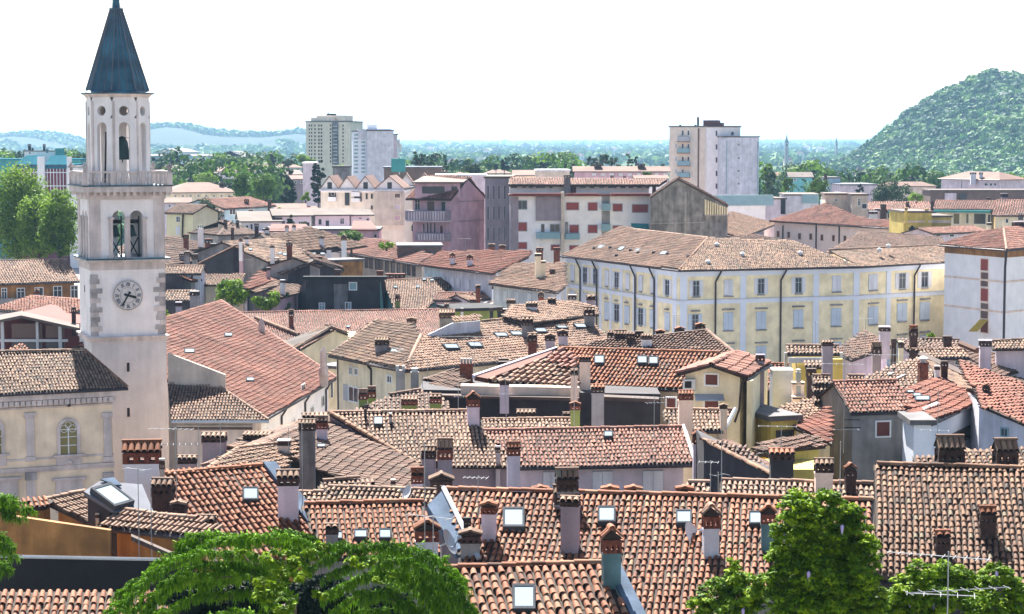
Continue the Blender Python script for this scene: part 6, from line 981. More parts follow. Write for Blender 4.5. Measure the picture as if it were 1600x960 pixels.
h = custom('house', 'yellow walled house with a brown eave left of the grey house', (1180, 712), (1262, 692), pz(702, 98), 16, [(1180, 710), (1232, 684), (1275, 680), (1290, 697), (1240, 702)], 'tile_brown', 'plaster_yellow', w=.24, ov=.3, gut=(0,)); part(MB().bx(h.pts[0].x+.5, h.pts[0].y-.2, 0, h.pts[0].x+3.4, h.pts[0].y+3, h.pts[0].z-.7), 'wall', 'plaster_yellow', h.root)
h = house('house', 'yellow plaster house part behind the peach chimney with dark opening', (1205, 658), (1245, 656), pz(658, 108), typ='flat', wall='plaster_yellow', dep=5, wf=[(1212, 672, 1240, 688, 'h')], wk={'fr': 'eave_wood'})
h = custom('house', 'orange red tiled roof piece right of the tall cream wall', (1184, 600), (1235, 600), pz(600, 128), 20, [(1186, 569), (1232, 570), (1238, 606), (1185, 612)], 'tile_red', 'plaster_dark', w=.24, rid=(0,))
h = W(); a, b = UD(1167, 596, 107.), UD(1186, 572, 117.); h.root = hroot('house', 'tall cream side wall dropping into the gap right of the gabled house', a); part(MB().prism([a, b, b+Vector((.5, 0, 0)), a+Vector((.3, .2, 0))], 0), 'wall', 'plaster_paleyellow', h.root); chim(h.root, 1187, 690, 553, 14, 112., 'slab', 'plaster_mauve', cf=.08)
h = custom('house', 'rounded brown roof with a dark eave at the foot of the tall cream wall', (1182, 712), (1232, 700), pz(706, 102), 12, [(1178, 706), (1190, 690), (1225, 684), (1250, 695), (1200, 712)], 'tile_brown', 'plaster_yellow', w=.24)
h = custom('house', 'small tiled hip with orange edge between the two dark chimneys at right', (1505, 712), (1535, 735), pz(722, 84), 16, [(1488, 735), (1505, 700), (1534, 716), (1512, 735)], T_OLD, 'plaster_dark', w=.22); h = house('house', 'blue grey low annex wall under the scarlet roof', (1428, 664), (1455, 664), pz(664, 106), typ='flat', wall='plaster_paleblue', dep=3); h = custom('house', 'dark low roofs behind the ridge at the right edge', (1470, 740), (1620, 742), pz(738, 80), 14, [(1426, 716), (1560, 700), (1640, 700), (1640, 742), (1440, 742)], 'tile_dark', 'plaster_dark', w=.24)
# ---------------------------------------------------------------- long yellow and blue palace
zp = 16.8; PA = W(); E0, E1, E2, E3 = U(875, 399.5, zp), U(1061, 422.5, zp), U(1345, 417, zp-.1), U(1478, 409, zp+.05); r_ = hroot('palace', 'long pale yellow palace with blue pilasters, white shutters and brown hipped roof', E1, 'palace'); PA.root = r_
PL = plane(E0, E1, 20); PR = plane(E1, E2, 20); K = hit(PR, 1106, 372); PLk = K; X0 = hit(PL, 968, 356); kk = (K-E0).dot(PL[1]); K2 = K-PL[1]*kk*.5
roofs = [([E0, E1, K, X0], PL), ([E1, E2, hit(PR, 1238, 377), K], PR)]
for pts, _ in roofs: rf = part(MB().slab(pts, .16), 'roof', 'bed', r_); tiles(rf, pts, T_PALE if pts[0] == E0 else T_OLD, .26, .44, ns=3, patch=1.0)
P3_ = plane(E2, E3, 18); q3 = [E2, E3, hit(P3_, 1482, 383), hit(P3_, 1295, 391)]; rf = part(MB().slab(q3, .16), 'roof', 'bed', r_); tiles(rf, q3, T_OLD, .26, .44, ns=3, patch=1.); ridge(rf, q3[2], q3[3], T_OLD, .16)
ridge(r_, K, E1, T_DARK, .15); ridge(r_, X0, K, T_OLD, .15)
h_ = custom('house', 'brown hipped roof wing rising behind the palace', (1308, 392), (1482, 382), pz(388, 275), 20, [(1290, 396), (1345, 362), (1470, 371), (1482, 388)], 'tile_brown', 'plaster_beige', w=.3, ov=.3, rid=(1,)); h_ = custom('house', 'low brown roof behind the palace corner', (1180, 378), (1240, 380), pz(380, 275), 18, [(1040, 364), (1100, 363), (1106, 374), (1240, 377), (1238, 381), (1106, 382)][2:5]+[(1180, 366)], 'tile_brown', 'plaster_beige', w=.3)
part(MB().slab([E0+Vector((.3, .3, -.3)), X0, K, K+Vector((0, 8, -3)), X0+Vector((0, 8, -3))], .1), 'roof', 'bed', r_)
sks = [(932, 384, 947, 390), (964, 387, 978, 393), (989, 390, 1003, 396), (1004, 392, 1018, 398), (1029, 394, 1045, 400), (1058, 398, 1074, 404)]
for x0, y0, x1, y1 in sks: sky_l(r_, PL, [(x0+6, y0), (x1+1, y0), (x1-6, y1), (x0, y1)])
for x, y in ((953, 390), (985, 394), (1021, 398), (1043, 400), (1075, 404), (928, 391), (963, 402), (997, 398)): p = hit(PL, x, y); part(MB().lathe(p, [(.18, -.1), (.18, .3), (.28, .32), (.05, .45)], 6), 'roof_vent', 'metal_dark', r_)
for x, y in ((1120, 385), (1160, 400), (1106, 412), (1250, 398), (1374, 393), (1388, 387)): p = hit(PR, x, y); part(MB().lathe(p, [(.25, -.1), (.25, .25), (.35, .28), (.05, .5)], 6), 'roof_vent', 'metal_white', r_)
nL, nR, nR2 = inw(E0, E1, .7), inw(E1, E2, .7), inw(E2, E3, .7); uL = (E1-E0).normalized(); uR = (E2-E1).normalized()
C0, C1, C2, C3 = E0+nL+uL*.6, E1+Vector((.05, .9, 0)), E2+(nR+nR2)/2, E3+nR2+uR*.5
H_ = Vector((0, 0, -.2)); body = [C0, C1, C2, C3, C3+Vector((0, 14, 0)), Vector((C1.x+3, C1.y+14, C1.z)), Vector((C0.x+9, C0.y+8, C0.z))]; part(MB().prism([p+H_ for p in body], 0), 'wall', 'plaster_paleyellow', r_)
def facade(a, b, T0, x): return hit(vplane(a, b), x, T0)
def band(a, b, z0, z1, d, m, name='string_course', ex=.0):
    n = -inw(a, b, 1); u = (b-a).normalized(); A, B = a.copy()-u*ex, b.copy()+u*ex; A.z = B.z = 0; part(MB().box8([A+Z3*z0, B+Z3*z0, B+n*d+Z3*z0, A+n*d+Z3*z0, A+Z3*z1, B+Z3*z1, B+n*d+Z3*z1, A+n*d+Z3*z1]), name, m, r_)
zb1 = ZY(473, C1.y)
for a, b in ((C0, C1), (C1, C2), (C2, C3)): band(a, b, zp-.85, zp-.25, .16, 'plaster_paleblue', 'frieze'); band(a, b, zp-.24, zp-.16, .35, 'plaster_palegrey', 'cornice'); band(a, b, zb1-.28, zb1+.18, .09, 'plaster_paleblue'); band(a, b, zb1+.181, zb1+.27, .2, 'plaster_palegrey'); band(a, b, 0, 4.4, .06, 'plaster_palegrey', 'plinth')
def pila(a, b, x, hw):
    p = hit(vplane(a, b), x, 440); u = (b-a).normalized(); n = -inw(a, b, 1); k = p.y/F*hw/2; c = Vector((p.x, p.y, 0))
    for z0, z1 in ((4.41, zb1-.29), (zb1+.28, zp-.86)): part(MB().box8([c-u*k+Z3*z0, c+u*k+Z3*z0, c+u*k+n*.11+Z3*z0, c-u*k+n*.11+Z3*z0, c-u*k+Z3*z1, c+u*k+Z3*z1, c+u*k+n*.11+Z3*z1, c-u*k+n*.11+Z3*z1]), 'pilaster', 'plaster_paleblue', r_)
for x, k in ((884, 7), (910, 5), (939, 8), (955, 6), (972, 6), (992, 9), (1026, 8), (1055, 13)): pila(C0, C1, x, k)
for x, k in ((1068, 12), (1161, 10), (1275, 10), (1338, 10)): pila(C1, C2, x, k)
for x, k in ((1388, 9),): pila(C2, C3, x, k)
def pw(a, b, x, y, w_, h, op, hood=False):
    f = win(r_, a, b, (x-w_/2, y-h/2, x+w_/2, y+h/2), 'o' if op else 'c', sh='shutter_blue' if hood else 'shutter_white', fr='frame_grey')
    if hood: p = hit(vplane(a, b), x, y-h/2-5); u = (b-a).normalized(); n = -inw(a, b, 1); k = p.y/F*w_*.68; part(MB().ob(p+n*.12, u*k, n*.12, Z3*.09), 'window_hood', 'plaster_grey', f)
    p = hit(vplane(a, b), x, y+h/2+1); u = (b-a).normalized(); n = -inw(a, b, 1); k = p.y/F*w_*.6; part(MB().ob(p+n*.1, u*k, n*.1, Z3*.06), 'sill', 'plaster_grey', f)
for x, y, o in ((895, 427, 0), (914.5, 430, 1), (930.5, 432, 1), (948.5, 435, 0), (964, 437.5, 1), (981, 440, 0), (1001.5, 443, 0), (1020, 446, 0), (1043, 449.5, 1)): pw(C0, C1, x, y, 7 if o else 6.5, 25, o)
for x, y, o in ((895, 468, 0), (914.5, 472, 0), (930.5, 476, 0), (948.5, 486, 0), (964, 489, 1), (980, 492, 0), (1001.5, 495, 1), (1020, 498, 0), (1043, 502.5, 0)): pw(C0, C1, x, y, 8, 28, o, y > 480)
for x, y, o, a, b in ((1087.5, 451, 1, C1, C2), (1138, 450, 0, C1, C2), (1189, 447.5, 1, C1, C2), (1247.5, 446, 1, C1, C2), (1307, 443.5, 0, C1, C2), (1364, 441, 0, C2, C3), (1409.5, 439, 1, C2, C3), (1444.5, 437, 1, C2, C3)): pw(a, b, x, y, 11 if o else 14, 25, o)
for x, y, o, a, b in ((1086, 505, 1, C1, C2), (1137.5, 502.5, 0, C1, C2), (1189, 501, 0, C1, C2), (1247, 498, 0, C1, C2), (1306, 495.5, 0, C1, C2), (1364, 493, 0, C2, C3), (1409, 488, 0, C2, C3), (1444.5, 486, 0, C2, C3)): pw(a, b, x, y, 11 if o else 15.5, 28, o, True)
for x, y, a, b in ((1137.5, 556, C1, C2), (1189, 555, C1, C2), (1247, 552, C1, C2), (1306, 549, C1, C2), (1364, 547, C2, C3), (1409, 542, C2, C3), (1444.5, 538, C2, C3)): pw(a, b, x, y, 15.5, 29, 0, True)
for x, a, b in ((909, C0, C1), (935, C0, C1), (995, C0, C1), (1025, C0, C1), (1117, C1, C2), (1219, C1, C2), (1427, C2, C3)):
    p = hit(vplane(a, b), x, 430); n = -inw(a, b, 1); c = Vector((p.x, p.y, 0))+n*.25; u = (b-a).normalized(); pipe(r_, [c+Z3*(zp-.15)+n*.4+u*(.6 if x > 1100 else -.6), c+Z3*(zp-1.5), c+Z3*(1)], .11)
for a, b in ((E0, E1), (E1, E2), (E2, E3)): gutter(r_, a, b, .13)
# white block at the right edge
Dw = 233.; zq_ = ZY(390, Dw); a, b = U(1466, 382.5, zq_), U(1573, 390.5, zq_); c_ = U(1640, 385, zq_); h = W(); h.root = hroot('apartment_block', 'white apartment block with salmon bands, window strip and mustard awning at the right edge', b, 'apartment block')
Pw = plane(a, b, 17); k = hit(Pw, 1568, 357); rf = part(MB().slab([a, b, k, hit(Pw, 1532, 361)], .2), 'roof', 'bed', h.root); tiles(rf, [a, b, k, hit(Pw, 1532, 361)], 'tile_rose', .3, .5, ns=3); k2 = Vector((c_.x+1, c_.y+9, k.z)); rf = part(MB().slab([b, c_, k2, k], .2), 'roof', 'bed', h.root); tiles(rf, [b, c_, k2, k], 'tile_rose', .3, .5, ns=3); ridge(rf, k, b, 'tile_pale', .16)
n1 = inw(a, b, .6); A_, B_, C_ = a+n1+(b-a).normalized()*.5, b+Vector((0, .8, 0)), c_+Vector((1, .8, 0)); part(MB().prism([p-Z3*.25 for p in (A_, B_, C_, C_+Vector((0, 14, 0)), A_+Vector((4, 12, 0)))], 0), 'wall', 'plaster_white', h.root); r_ = h.root
for p, q in ((A_, B_), (B_, C_)):
    z_ = zq_; band(p, q, zq_-.95, zq_-.26, .06, 'awning_yellow' if 0 else 'plaster_orange', 'frieze'); band(p, q, ZY(442.5, Dw), ZY(439.5, Dw), .05, 'plaster_peach'); band(p, q, ZY(490, Dw), ZY(487, Dw), .05, 'plaster_peach')
gutter(h.root, a, b, .12); gutter(h.root, b, c_, .12); pipe(h.root, [B_+Vector((.1, -.3, -.2)), B_+Vector((.0, -.2, -2)), Vector((B_.x, B_.y-.2, 1))], .14)
for y0, y1, m_ in ((404, 424, 'shutter_red'), (425, 449, 'plaster_brown'), (450, 472, 'shutter_red'), (473, 499, 'plaster_brown'), (500, 521, 'shutter_brown')): win(h.root, A_, B_, (1532, y0, 1545, y1), 'r', sh=m_, fr='plaster_peach')
p, q = hit(vplane(A_, B_), 1531, 499), hit(vplane(A_, B_), 1545, 499); n = -inw(A_, B_, 1); part(MB().slab([p, q, q+n*1.6-Z3*1.35, p+n*1.6-Z3*1.35], .04), 'awning', 'awning_yellow', h.root)
chims(h.root, [(1490, 387, 376, 10, 250., 'slab', 'plaster_skyblue'), (1593, 372, 346, 17, 246., 'slab', 'plaster_mauve')])
# ---------------------------------------------------------------- larger buildings behind the old town
def blk(name, lab, x0, x1, yt, D, dep, wall, yb=None, rot=0, roof='roof_grey', zt=None, cat='apartment block', wf=(), wr=(), wl=(), **wk):
    """upright block: front face between picture x0,x1 at distance D, turned by rot degrees about its left front corner"""
    z = zt or ZY(yt, D); a = UD(x0, yt, D); t = math.radians(rot); u = Vector((math.cos(t), math.sin(t), 0)); P_ = vplane(a, a+u); b = hit(P_, x1, yt); a.z = b.z = z; r = Vector((-u.y, u.x, 0)); h = W(); h.root = thing(name, lab, cat, (a.x, a.y, 0)); q = [a, b, b+r*dep, a+r*dep]
    part(MB().prism([p.copy() for p in q], 0), 'wall', wall, h.root); o = .2; e = [a-r*o-u*o, b-r*o+u*o, q[2]+r*o+u*o, q[3]+r*o-u*o]; part(MB().slab([p+Z3*.3 for p in e], .29), 'roof', roof, h.root); h.F, h.R, h.L, h.r, h.u, h.q = (a, b), (b, q[2]), (a, q[3]), r, u, q
    for k, ws in (('F', wf), ('R', wr), ('L', wl)):
        if ws: wins(h.root, *getattr(h, k), ws, **wk)
    return h
def sub(h, x0, x1, y0, y1, face, d, m, name, ins=.004):
    """relief box on a face between picture x and y limits, standing d proud"""
    a, b = face; P_ = vplane(a, b); p, q = hit(P_, x0, (y0+y1)/2), hit(P_, x1, (y0+y1)/2); n = -inw(a, b, 1); n = Vector((n.x, n.y, 0)); xm = (x0+x1)/2; zt, zb = hit(P_, xm, y0).z, hit(P_, xm, y1).z; p.z = q.z = 0
    return part(MB().box8([p+n*ins+Z3*zb, q+n*ins+Z3*zb, q+n*d+Z3*zb, p+n*d+Z3*zb, p+n*ins+Z3*zt, q+n*ins+Z3*zt, q+n*d+Z3*zt, p+n*d+Z3*zt]), name, m, h.root)
# pink building
D = 290.; zt = ZY(310, D); h = W(); a = UD(645, 310, D+3); b = UD(703, 310, D); c = UD(757, 292, D+7); h.root = thing('pink_apartment_house', 'dusty pink apartment house with balconies and a steep salmon roof', 'apartment house', (b.x, b.y, 0)); bk = c-b; bk.z = 0
pk = (b+c)/2; u1 = (b-a).normalized(); rdg = Vector((pk.x, pk.y, ZY(279, D+3))); za = b.z
q = [Vector((p.x, p.y, zt)) for p in (a, b, c, a+bk)]; part(MB().prism(q, 0).poly([q[1], q[2], rdg]), 'wall', 'plaster_pink', h.root); ov_ = u1*.6
ra = rdg+(a-b); ra.z = rdg.z
for pts in ([q[0]+Vector((-1, -1.2, -.1)), q[1]+Vector((.2, -1.2, -.1)), rdg+ov_*.3+Z3*.15, ra+Z3*.15-ov_], [q[2]+Vector((.3, .3, 0)), q[3], ra+Z3*.15-ov_, rdg+ov_*.3+Z3*.15]): rf = part(MB().slab(pts, .25), 'roof', 'bed', h.root); tiles(rf, pts, 'tile_rose', .34, .6, ns=3)
F_ = (q[0], q[1]); h.F = F_; PK = h
for y0, y1, x0 in ((329, 344, 644), (364, 376, 660)):
    bl = sub(h, x0, 705, y0, y1, F_, 1.9, 'plaster_mauve', 'balcony')
    for x in np.arange(x0+5, 704, 4.2): sub(h, x, x+1.6, y0+1, y1-1, F_, 1.96, 'plaster_lilac', 'baluster', 1.905)
sub(h, 645, 705, 344.2, 346, F_, 1.95, 'plaster_lilac', 'balcony_slab')
wins(h.root, *F_, [(648, 312, 657, 329, 'd'), (667, 314, 680, 330, 'r', {'sh': 'pane_brown'}), (689, 315, 697, 331, 'r', {'sh': 'pane'}), (661, 349, 664, 363, 'h'), (667, 348, 670, 364, 'h'), (672, 348, 675, 364, 'h'), (678, 348, 681, 365, 'h'), (687, 352, 693, 366, 'r', {'sh': 'shutter_brown'})], fr='plaster_lilac'); wins(h.root, q[1], q[2], [(701, 319, 711, 332, 'h'), (701, 354, 711, 367, 'h')][:0])
for y in (314, 344.5): sub(h, 716, 756, y, y+.8, (q[1], q[2]), .12, 'plaster_mauve', 'string_course')
p = hit(vplane(*F_), 688, 296); dm = MB().bx(-3.2, -1.0, p.z-1.3, 3.2, 3., p.z+.9, Matrix.Translation((p.x-.4, p.y+1.0, 0))); part(dm, 'dormer', 'plaster_pink', h.root); part(MB().slab([Vector((p.x+dx, p.y+dy, p.z+1.0+(dy+1)*.12)) for dx, dy in ((-3.9, -.6), (3.3, -.6), (4.4, 5.4), (-2.6, 5.4))], .2), 'dormer_roof', 'roof_pale', h.root); part(MB().bx(p.x-2.6, p.y-.06, p.z-.6, p.x+.6, p.y-.01, p.z+.4).bx(p.x+1.6, p.y-.06, p.z-.6, p.x+2.4, p.y-.01, p.z+.4), 'window', 'pane', h.root)
h = blk('house', 'low pavilion with a pale flat roof and brown glazed front below the pink house', 622, 690, 387, 262, 7, 'plaster_brown', rot=4, roof='roof_grey', cat='pavilion'); wins(h.root, *h.F, [(x, 391+(x-622)*.03, x+5, 402, 'h') for x in range(648, 686, 7)], fr='bark')
h = blk('apartment_block', 'narrow grey block with tall slit windows right of the pink house', 758, 798, 279, 292, 12, 'plaster_mauve', rot=-3, roof='roof_pale')
for x in (761, 770, 778, 787): wins(h.root, *h.F, [(x, y, x+3.4, y+22, 'h') for y in (290, 322, 355)], fr='plaster_lilac')
# white apartments
D = 286.; h = blk('apartment_block', 'long white apartment block with dark red shutters, attic windows and salmon roof', 797, 1017, 307, D, 14, 'plaster_white', rot=1.5, roof='shutter_brown', zt=ZY(307, D)); WA = h
sub(h, 797, 810, 308, 395, h.F, .1, 'plaster_mauve', 'wall_panel'); sub(h, 837, 876, 308, 345, h.F, .3, 'plaster_mauve', 'wall_panel'); sub(h, 876, 881, 300, 395, h.F, .9, 'plaster_beige', 'pier')
for x0, x1 in ((800, 876), (885, 935), (953, 1014)): sub(h, x0, x1, 302, 306.5, h.F, 1.2, 'plaster_rust', 'eave')
z0 = ZY(305, D); a, b = h.F; at = [a+h.r*3, b+h.r*3]; part(MB().prism([Vector((p.x, p.y, ZY(287.5, D+3))) for p in (at[0], at[1], at[1]+h.r*7, at[0]+h.r*7)], 10), 'attic', 'plaster_white', h.root)
P_ = plane(Vector((at[0].x, at[0].y-.8, ZY(288, D+2))), Vector((at[1].x, at[1].y-.8, ZY(288, D+2))), 13); q = [hit(P_, *p) for p in ((795, 288.5), (1030, 289), (1042, 281), (795, 277))]; rf = part(MB().slab(q, .3), 'roof', 'bed', h.root); tiles(rf, q, 'tile_rose', .36, .6, ns=3)
wins(h.root, at[0], at[1], [(x, 289.5, x+w_, 295, 'h') for x, w_ in ((797, 12), (815, 8), (825, 8), (836, 17), (858, 6), (905, 11), (920, 10), (935, 10), (949, 15), (968, 10), (981, 9), (994, 10), (1008, 7))], fr='frame_white')
for x0, x1 in ((892, 900), (1019, 1025)): sub(h, x0, x1, 288, 306, (at[0], at[1]), .08, 'shutter_brown', 'panel')
chims(h.root, [(886, 304, 274, 11, D+2, 'slab', 'plaster_concrete', {'cf': .1}), (956, 281, 275, 5, D+10, 'slab', 'metal_dark'), (976, 282, 276, 5, D+10, 'slab', 'metal_dark'), (815, 282, 278, 4, D+10, 'slab', 'metal_dark')])
RW = {'st': 'r', 'sh': 'shutter_red'}
W_ = [(807, 313, 824, 328, 'd'), (807, 347, 824, 362, 'r'), (807, 378, 824, 390, 'r'), (838, 314, 875, 328, 'd'), (859, 350, 875, 363, 'd'), (845, 350, 851, 372, 'h'), (860, 382, 875, 392, 'r'), (884, 316, 905, 329, 'r'), (918, 316, 934, 330, 'r'), (957, 318, 973, 331, 'r'), (987, 319, 1013, 333, 'r'), (889, 351, 905, 365, 'r'), (918, 351, 934, 365, 'r'), (957, 352, 973, 365, 'r'), (889, 383, 905, 395, 'r')]
wins(h.root, *h.F, W_, sh='shutter_red', fr='frame_grey')
for x0, x1, y0, y1 in ((838, 875, 363, 373), (883, 905, 365, 374), (940, 953, 318, 329), (940, 953, 350, 361)): sub(h, x0, x1, y0, y1, h.F, 1.0, 'glass_blue', 'balcony')
for x0, x1, y0, y1 in ((940, 953, 306, 318), (940, 953, 330, 350), (940, 953, 362, 385), (883, 888, 347, 365)): sub(h, x0, x1, y0, y1, h.F, .05, 'plaster_grey', 'recess')
p, q = hit(vplane(*h.F), 986, 349), hit(vplane(*h.F), 1013, 350); n = -inw(*h.F, 1); part(MB().slab([p, q, q+n*1.2-Z3*.9, p+n*1.2-Z3*.9], .05), 'awning', 'teal_roof', h.root)
# grey gable at its right
h = W(); D = 281.; g = [UD(1016, 310, D), UD(1059, 281, D+2), UD(1137, 323, D+6)]; h.root = thing('apartment_block', 'stained grey concrete gable end with a row of white fins on its right slope', 'gable building', (g[0].x, D, 0)); part(MB().prism(g+[g[2]+Vector((1, 13, 0)), g[0]+Vector((1, 13, 0))], 0), 'wall', 'plaster_concrete', h.root)
for i in (0, 1): roofpoly(h.root, [g[i]+Vector((0, -.3, .1)), g[i+1]+Vector((0, -.3, .1)), g[i+1]+Vector((1, 13, .1)), g[i]+Vector((1, 13, .1))], 'tile_brown', .36, .6, wall=None)
fc = (g[0], g[2]); 
for i in range(10): x = 1100+i*3.7; sub(h, x, x+1.5, 312+i*1.4, 336, fc, .35, 'plaster_cream', 'fin')
sub(h, 1098, 1138, 336.2, 337.5, fc, .4, 'plaster_mauve', 'ledge'); sub(h, 1016, 1100, 348, 349.5, fc, .12, 'plaster_grey', 'ledge'); sub(h, 1072, 1076, 355, 362, fc, .05, 'black', 'opening'); sub(h, 1069, 1072, 300, 375, fc, .12, 'plaster_grey', 'pipe_strip')
# row of four gables
D = 322.; h = blk('apartment_block', 'beige apartment row with four small white gables and arched attic windows', 501, 632, 297, D, 12, 'plaster_sand', rot=-4, roof='roof_grey')
z0 = ZY(296, D)
for i, (x0, x1, pk_) in enumerate(((502, 530, 276), (530, 557, 277), (557, 587, 276), (587, 632, 276))):
    P_ = vplane(*h.F); a, b = hit(P_, x0, 295), hit(P_, x1, 295); m_ = (a+b)/2; m_.z = hit(P_, (x0+x1)/2, pk_).z; n = -inw(*h.F, 1)*.5; mb = MB(); z1 = hit(P_, x0, 295).z; a.z = b.z = z1; mb.prism([a+n, m_+n, b+n, b-n*14, m_-n*14, a-n*14], z1-.6); part(mb, 'gable', 'plaster_white', h.root)
    for p_, q_ in ((a, m_), (m_, b)): part(MB().slab([p_+n*2+Z3*.15, q_+n*2+Z3*.15, q_-n*16+Z3*.15, p_-n*16+Z3*.15], .14), 'roof', 'roof_far', h.root)
    if i != 1: sub(h, (x0+x1)/2-3.5, (x0+x1)/2+3.5, 285, 295, h.F, .56, 'pane', 'window', .5); part(MB().lathe(hit(P_, (x0+x1)/2, 285)+n*1.08-Z3*.02, [(.34, 0), (.34, .02)], 8), 'window_head', 'pane', h.root) if 0 else None
sub(h, 500, 632, 296.4, 298.5, h.F, 1.0, 'plaster_palegrey', 'cornice'); sub(h, 587, 632, 299, 352, h.F, .9, 'plaster_beige', 'bay')
wins(h.root, *h.F, [(517, 300, 523, 306, 'h'), (513, 300, 526, 316, 'h'), (538, 300, 547, 322, 'h'), (553, 300, 566, 316, 'h'), (571, 302, 575, 312, 'h'), (579, 303, 583, 311, 'h'), (579, 321, 583, 328, 'h'), (538, 326, 547, 336, 'h')], fr='plaster_beige'); n9 = -inw(*h.F, 1)
wins(h.root, h.F[0]+n9*.91, h.F[1]+n9*.91, [(616, 302, 626, 310, 'r', {'sh': 'plaster_brown'}), (616, 320, 626, 328, 'r', {'sh': 'plaster_lilac'}), (616, 337, 626, 345, 'r', {'sh': 'plaster_pink'}), (637, 318, 643, 324, 'r')][:3], fr='plaster_cream')
for x0, x1, y0, y1 in ((514, 526, 308, 315), (550, 563, 300, 307), (550, 563, 310, 316)): sub(h, x0, x1, y0, y1, h.F, .9, 'plaster_white', 'balcony')
h = blk('apartment_block', 'beige wing with two small white gables behind the gabled row', 630, 680, 293, 335, 10, 'plaster_beige', rot=2); P_ = vplane(*h.F)
for x0, x1 in ((622, 648), (648, 678)): a, b = hit(P_, x0, 291), hit(P_, x1, 291); m_ = (a+b)/2+Z3*2.0; b.z = a.z; part(MB().prism([a, m_, b, b+h.r*8, m_+h.r*8, a+h.r*8], a.z-.5), 'gable', 'plaster_white', h.root); [part(MB().slab([p_-h.r*.4+Z3*.14, q_-h.r*.4+Z3*.14, q_+h.r*8+Z3*.14, p_+h.r*8+Z3*.14], .13), 'roof', 'roof_far', h.root) for p_, q_ in ((a, m_), (m_, b))]
# towers
D = 620.; h = blk('tower_block', 'beige high rise with stepped top floors and a dark stair strip', 478, 547, 191, D, 18, 'plaster_sand', rot=-8, roof='roof_grey', cat='high rise'); n = h.r
def topblk(x0, x1, y0, y1, wall, d0, d1): a, b = hit(vplane(*h.F), x0, y1), hit(vplane(*h.F), x1, y1); zt_ = hit(vplane(*h.F), x0, y0).z; part(MB().prism([Vector((p.x, p.y, zt_)) for p in (a+n*d0, b+n*d0, b+n*d1, a+n*d1)], a.z-2), 'upper_floor', wall, h.root)
topblk(485, 521, 184, 191, 'plaster_sand', .8, 15); topblk(492, 527, 180.5, 191, 'plaster_sand', 2, 13); topblk(528, 538, 180.5, 192, 'plaster_sand', .3, 12); topblk(538, 547, 190, 192, 'plaster_sand', .3, 12); sub(h, 519, 529, 190, 258, h.F, .25, 'plaster_concrete', 'stair_strip')
part(MB().tube(hit(vplane(*h.F), 507, 181)+n*5, hit(vplane(*h.F), 507, 174)+n*5, .1).bx(hit(vplane(*h.F), 508, 181).x, D+4, ZY(181, D)-.5, hit(vplane(*h.F), 522, 181).x, D+7, ZY(177.5, D)), 'roof_plant', 'metal_dark', h.root)
for y in np.arange(195, 255, 5.6): wins(h.root, *h.F, [(x, y, x+w_, y+3, 'h') for x, w_ in ((482.5, 1.8), (486, 1.8), (491, 2.2), (497, 2.6), (501, 2.6), (515.5, 2), (535, 2))], fr='plaster_brown'); sub(h, 521, 527, y+2.2, y+3.5, h.F, .6, 'plaster_palegrey', 'balcony')
D = 560.; h = blk('tower_block', 'whitish high rise with glazed balconies and antennas right of the beige one', 573, 615, 205, D, 14, 'plaster_palegrey', rot=6, roof='roof_pale', cat='high rise'); n = h.r
g_ = blk('tower_block', 'slim blue glazed stair wing of the whitish high rise', 551, 573, 206, D+1, 10, 'plaster_paleblue', rot=6, cat='high rise'); 
for y in np.arange(209, 270, 5.8): wins(g_.root, *g_.F, [(553, y, 560, y+4, 'h'), (564, y, 571, y+4, 'h')], fr='plaster_white', pane='glass_blue')
topblk(560, 612, 202, 206, 'plaster_palegrey', 1, 10); topblk(574, 590, 195, 206, 'plaster_paleblue', 3, 8); 
for x, y in ((558, 198), (569, 197), (576, 188), (588, 189)): part(MB().tube(hit(vplane(*h.F), x, 203)+n*4, hit(vplane(*h.F), x, y)+n*4, .12), 'roof_mast', 'metal_white', h.root)
h2 = blk('tower_block', 'narrow pale shaft behind the whitish high rise', 613, 621, 211, D+4, 8, 'plaster_lilac', rot=6, cat='high rise')
D = 480.; h = blk('tower_block', 'cream tower block left half with orange edged balconies', 1046, 1106, 199, D, 17, 'plaster_sand', rot=-10, roof='roof_grey', cat='high rise'); n = h.r
wins(h.root, *h.F, [(1065, y, 1068.5, y+8, 'h') for y in (204, 225, 245, 265)]+[(1074, y, 1077.5, y+8, 'h') for y in (204, 225, 245)]+[(1055, y, 1058, y+8, 'r', {'sh': 'frame_grey'}) for y in (224, 244.5, 264)]+[(1081, y, 1086, y+1.6, 'h') for y in (215, 220, 235, 240, 255.5, 260, 275.5, 280)], fr='frame_white')
for i, y in enumerate((214, 232, 252, 270)): sub(h, 1059, 1078, y, y+7, h.F, 1.6, 'glass_blue' if i else 'frame_grey', 'balcony'); sub(h, 1058.5, 1078.5, y+7.1, y+8.2, h.F, 1.7, 'plaster_orange', 'balcony_slab')
sub(h, 1090, 1092.5, 201, 300, h.F, .15, 'plaster_brown', 'joint')
e = blk('tower_block', 'pale lilac right half of the cream tower block with shuttered windows', 1105, 1157, 199, D-4, 15, 'plaster_white', rot=4, roof='roof_pale', cat='high rise'); wins(e.root, *e.F, [(1118, y, 1121, y+8.5, 'h') for y in (204.5, 225.5, 246, 267, 287)]+[(1122, y, 1125.5, y+8.5, 'r', {'sh': 'shutter_red'}) for y in (225.5, 246, 267, 287)]+[(1142, 206, 1147, 212, 'h')], fr='plaster_lilac')
h3 = blk('tower_block', 'smooth blue grey windowed annex at the right of the cream tower block', 1128, 1186, 215, D-9, 10, 'plaster_palegrey', rot=4, roof='roof_pale', cat='high rise'); wins(h3.root, *h3.F, [(1152, y, 1156, y+4.5, 'd') for y in (224, 245, 265, 285)], fr='frame_white')
for x in (1134.5, 1183): sub(h3, x, x+1, 221, 303, h3.F, .2, 'glass_blue', 'downpipe')
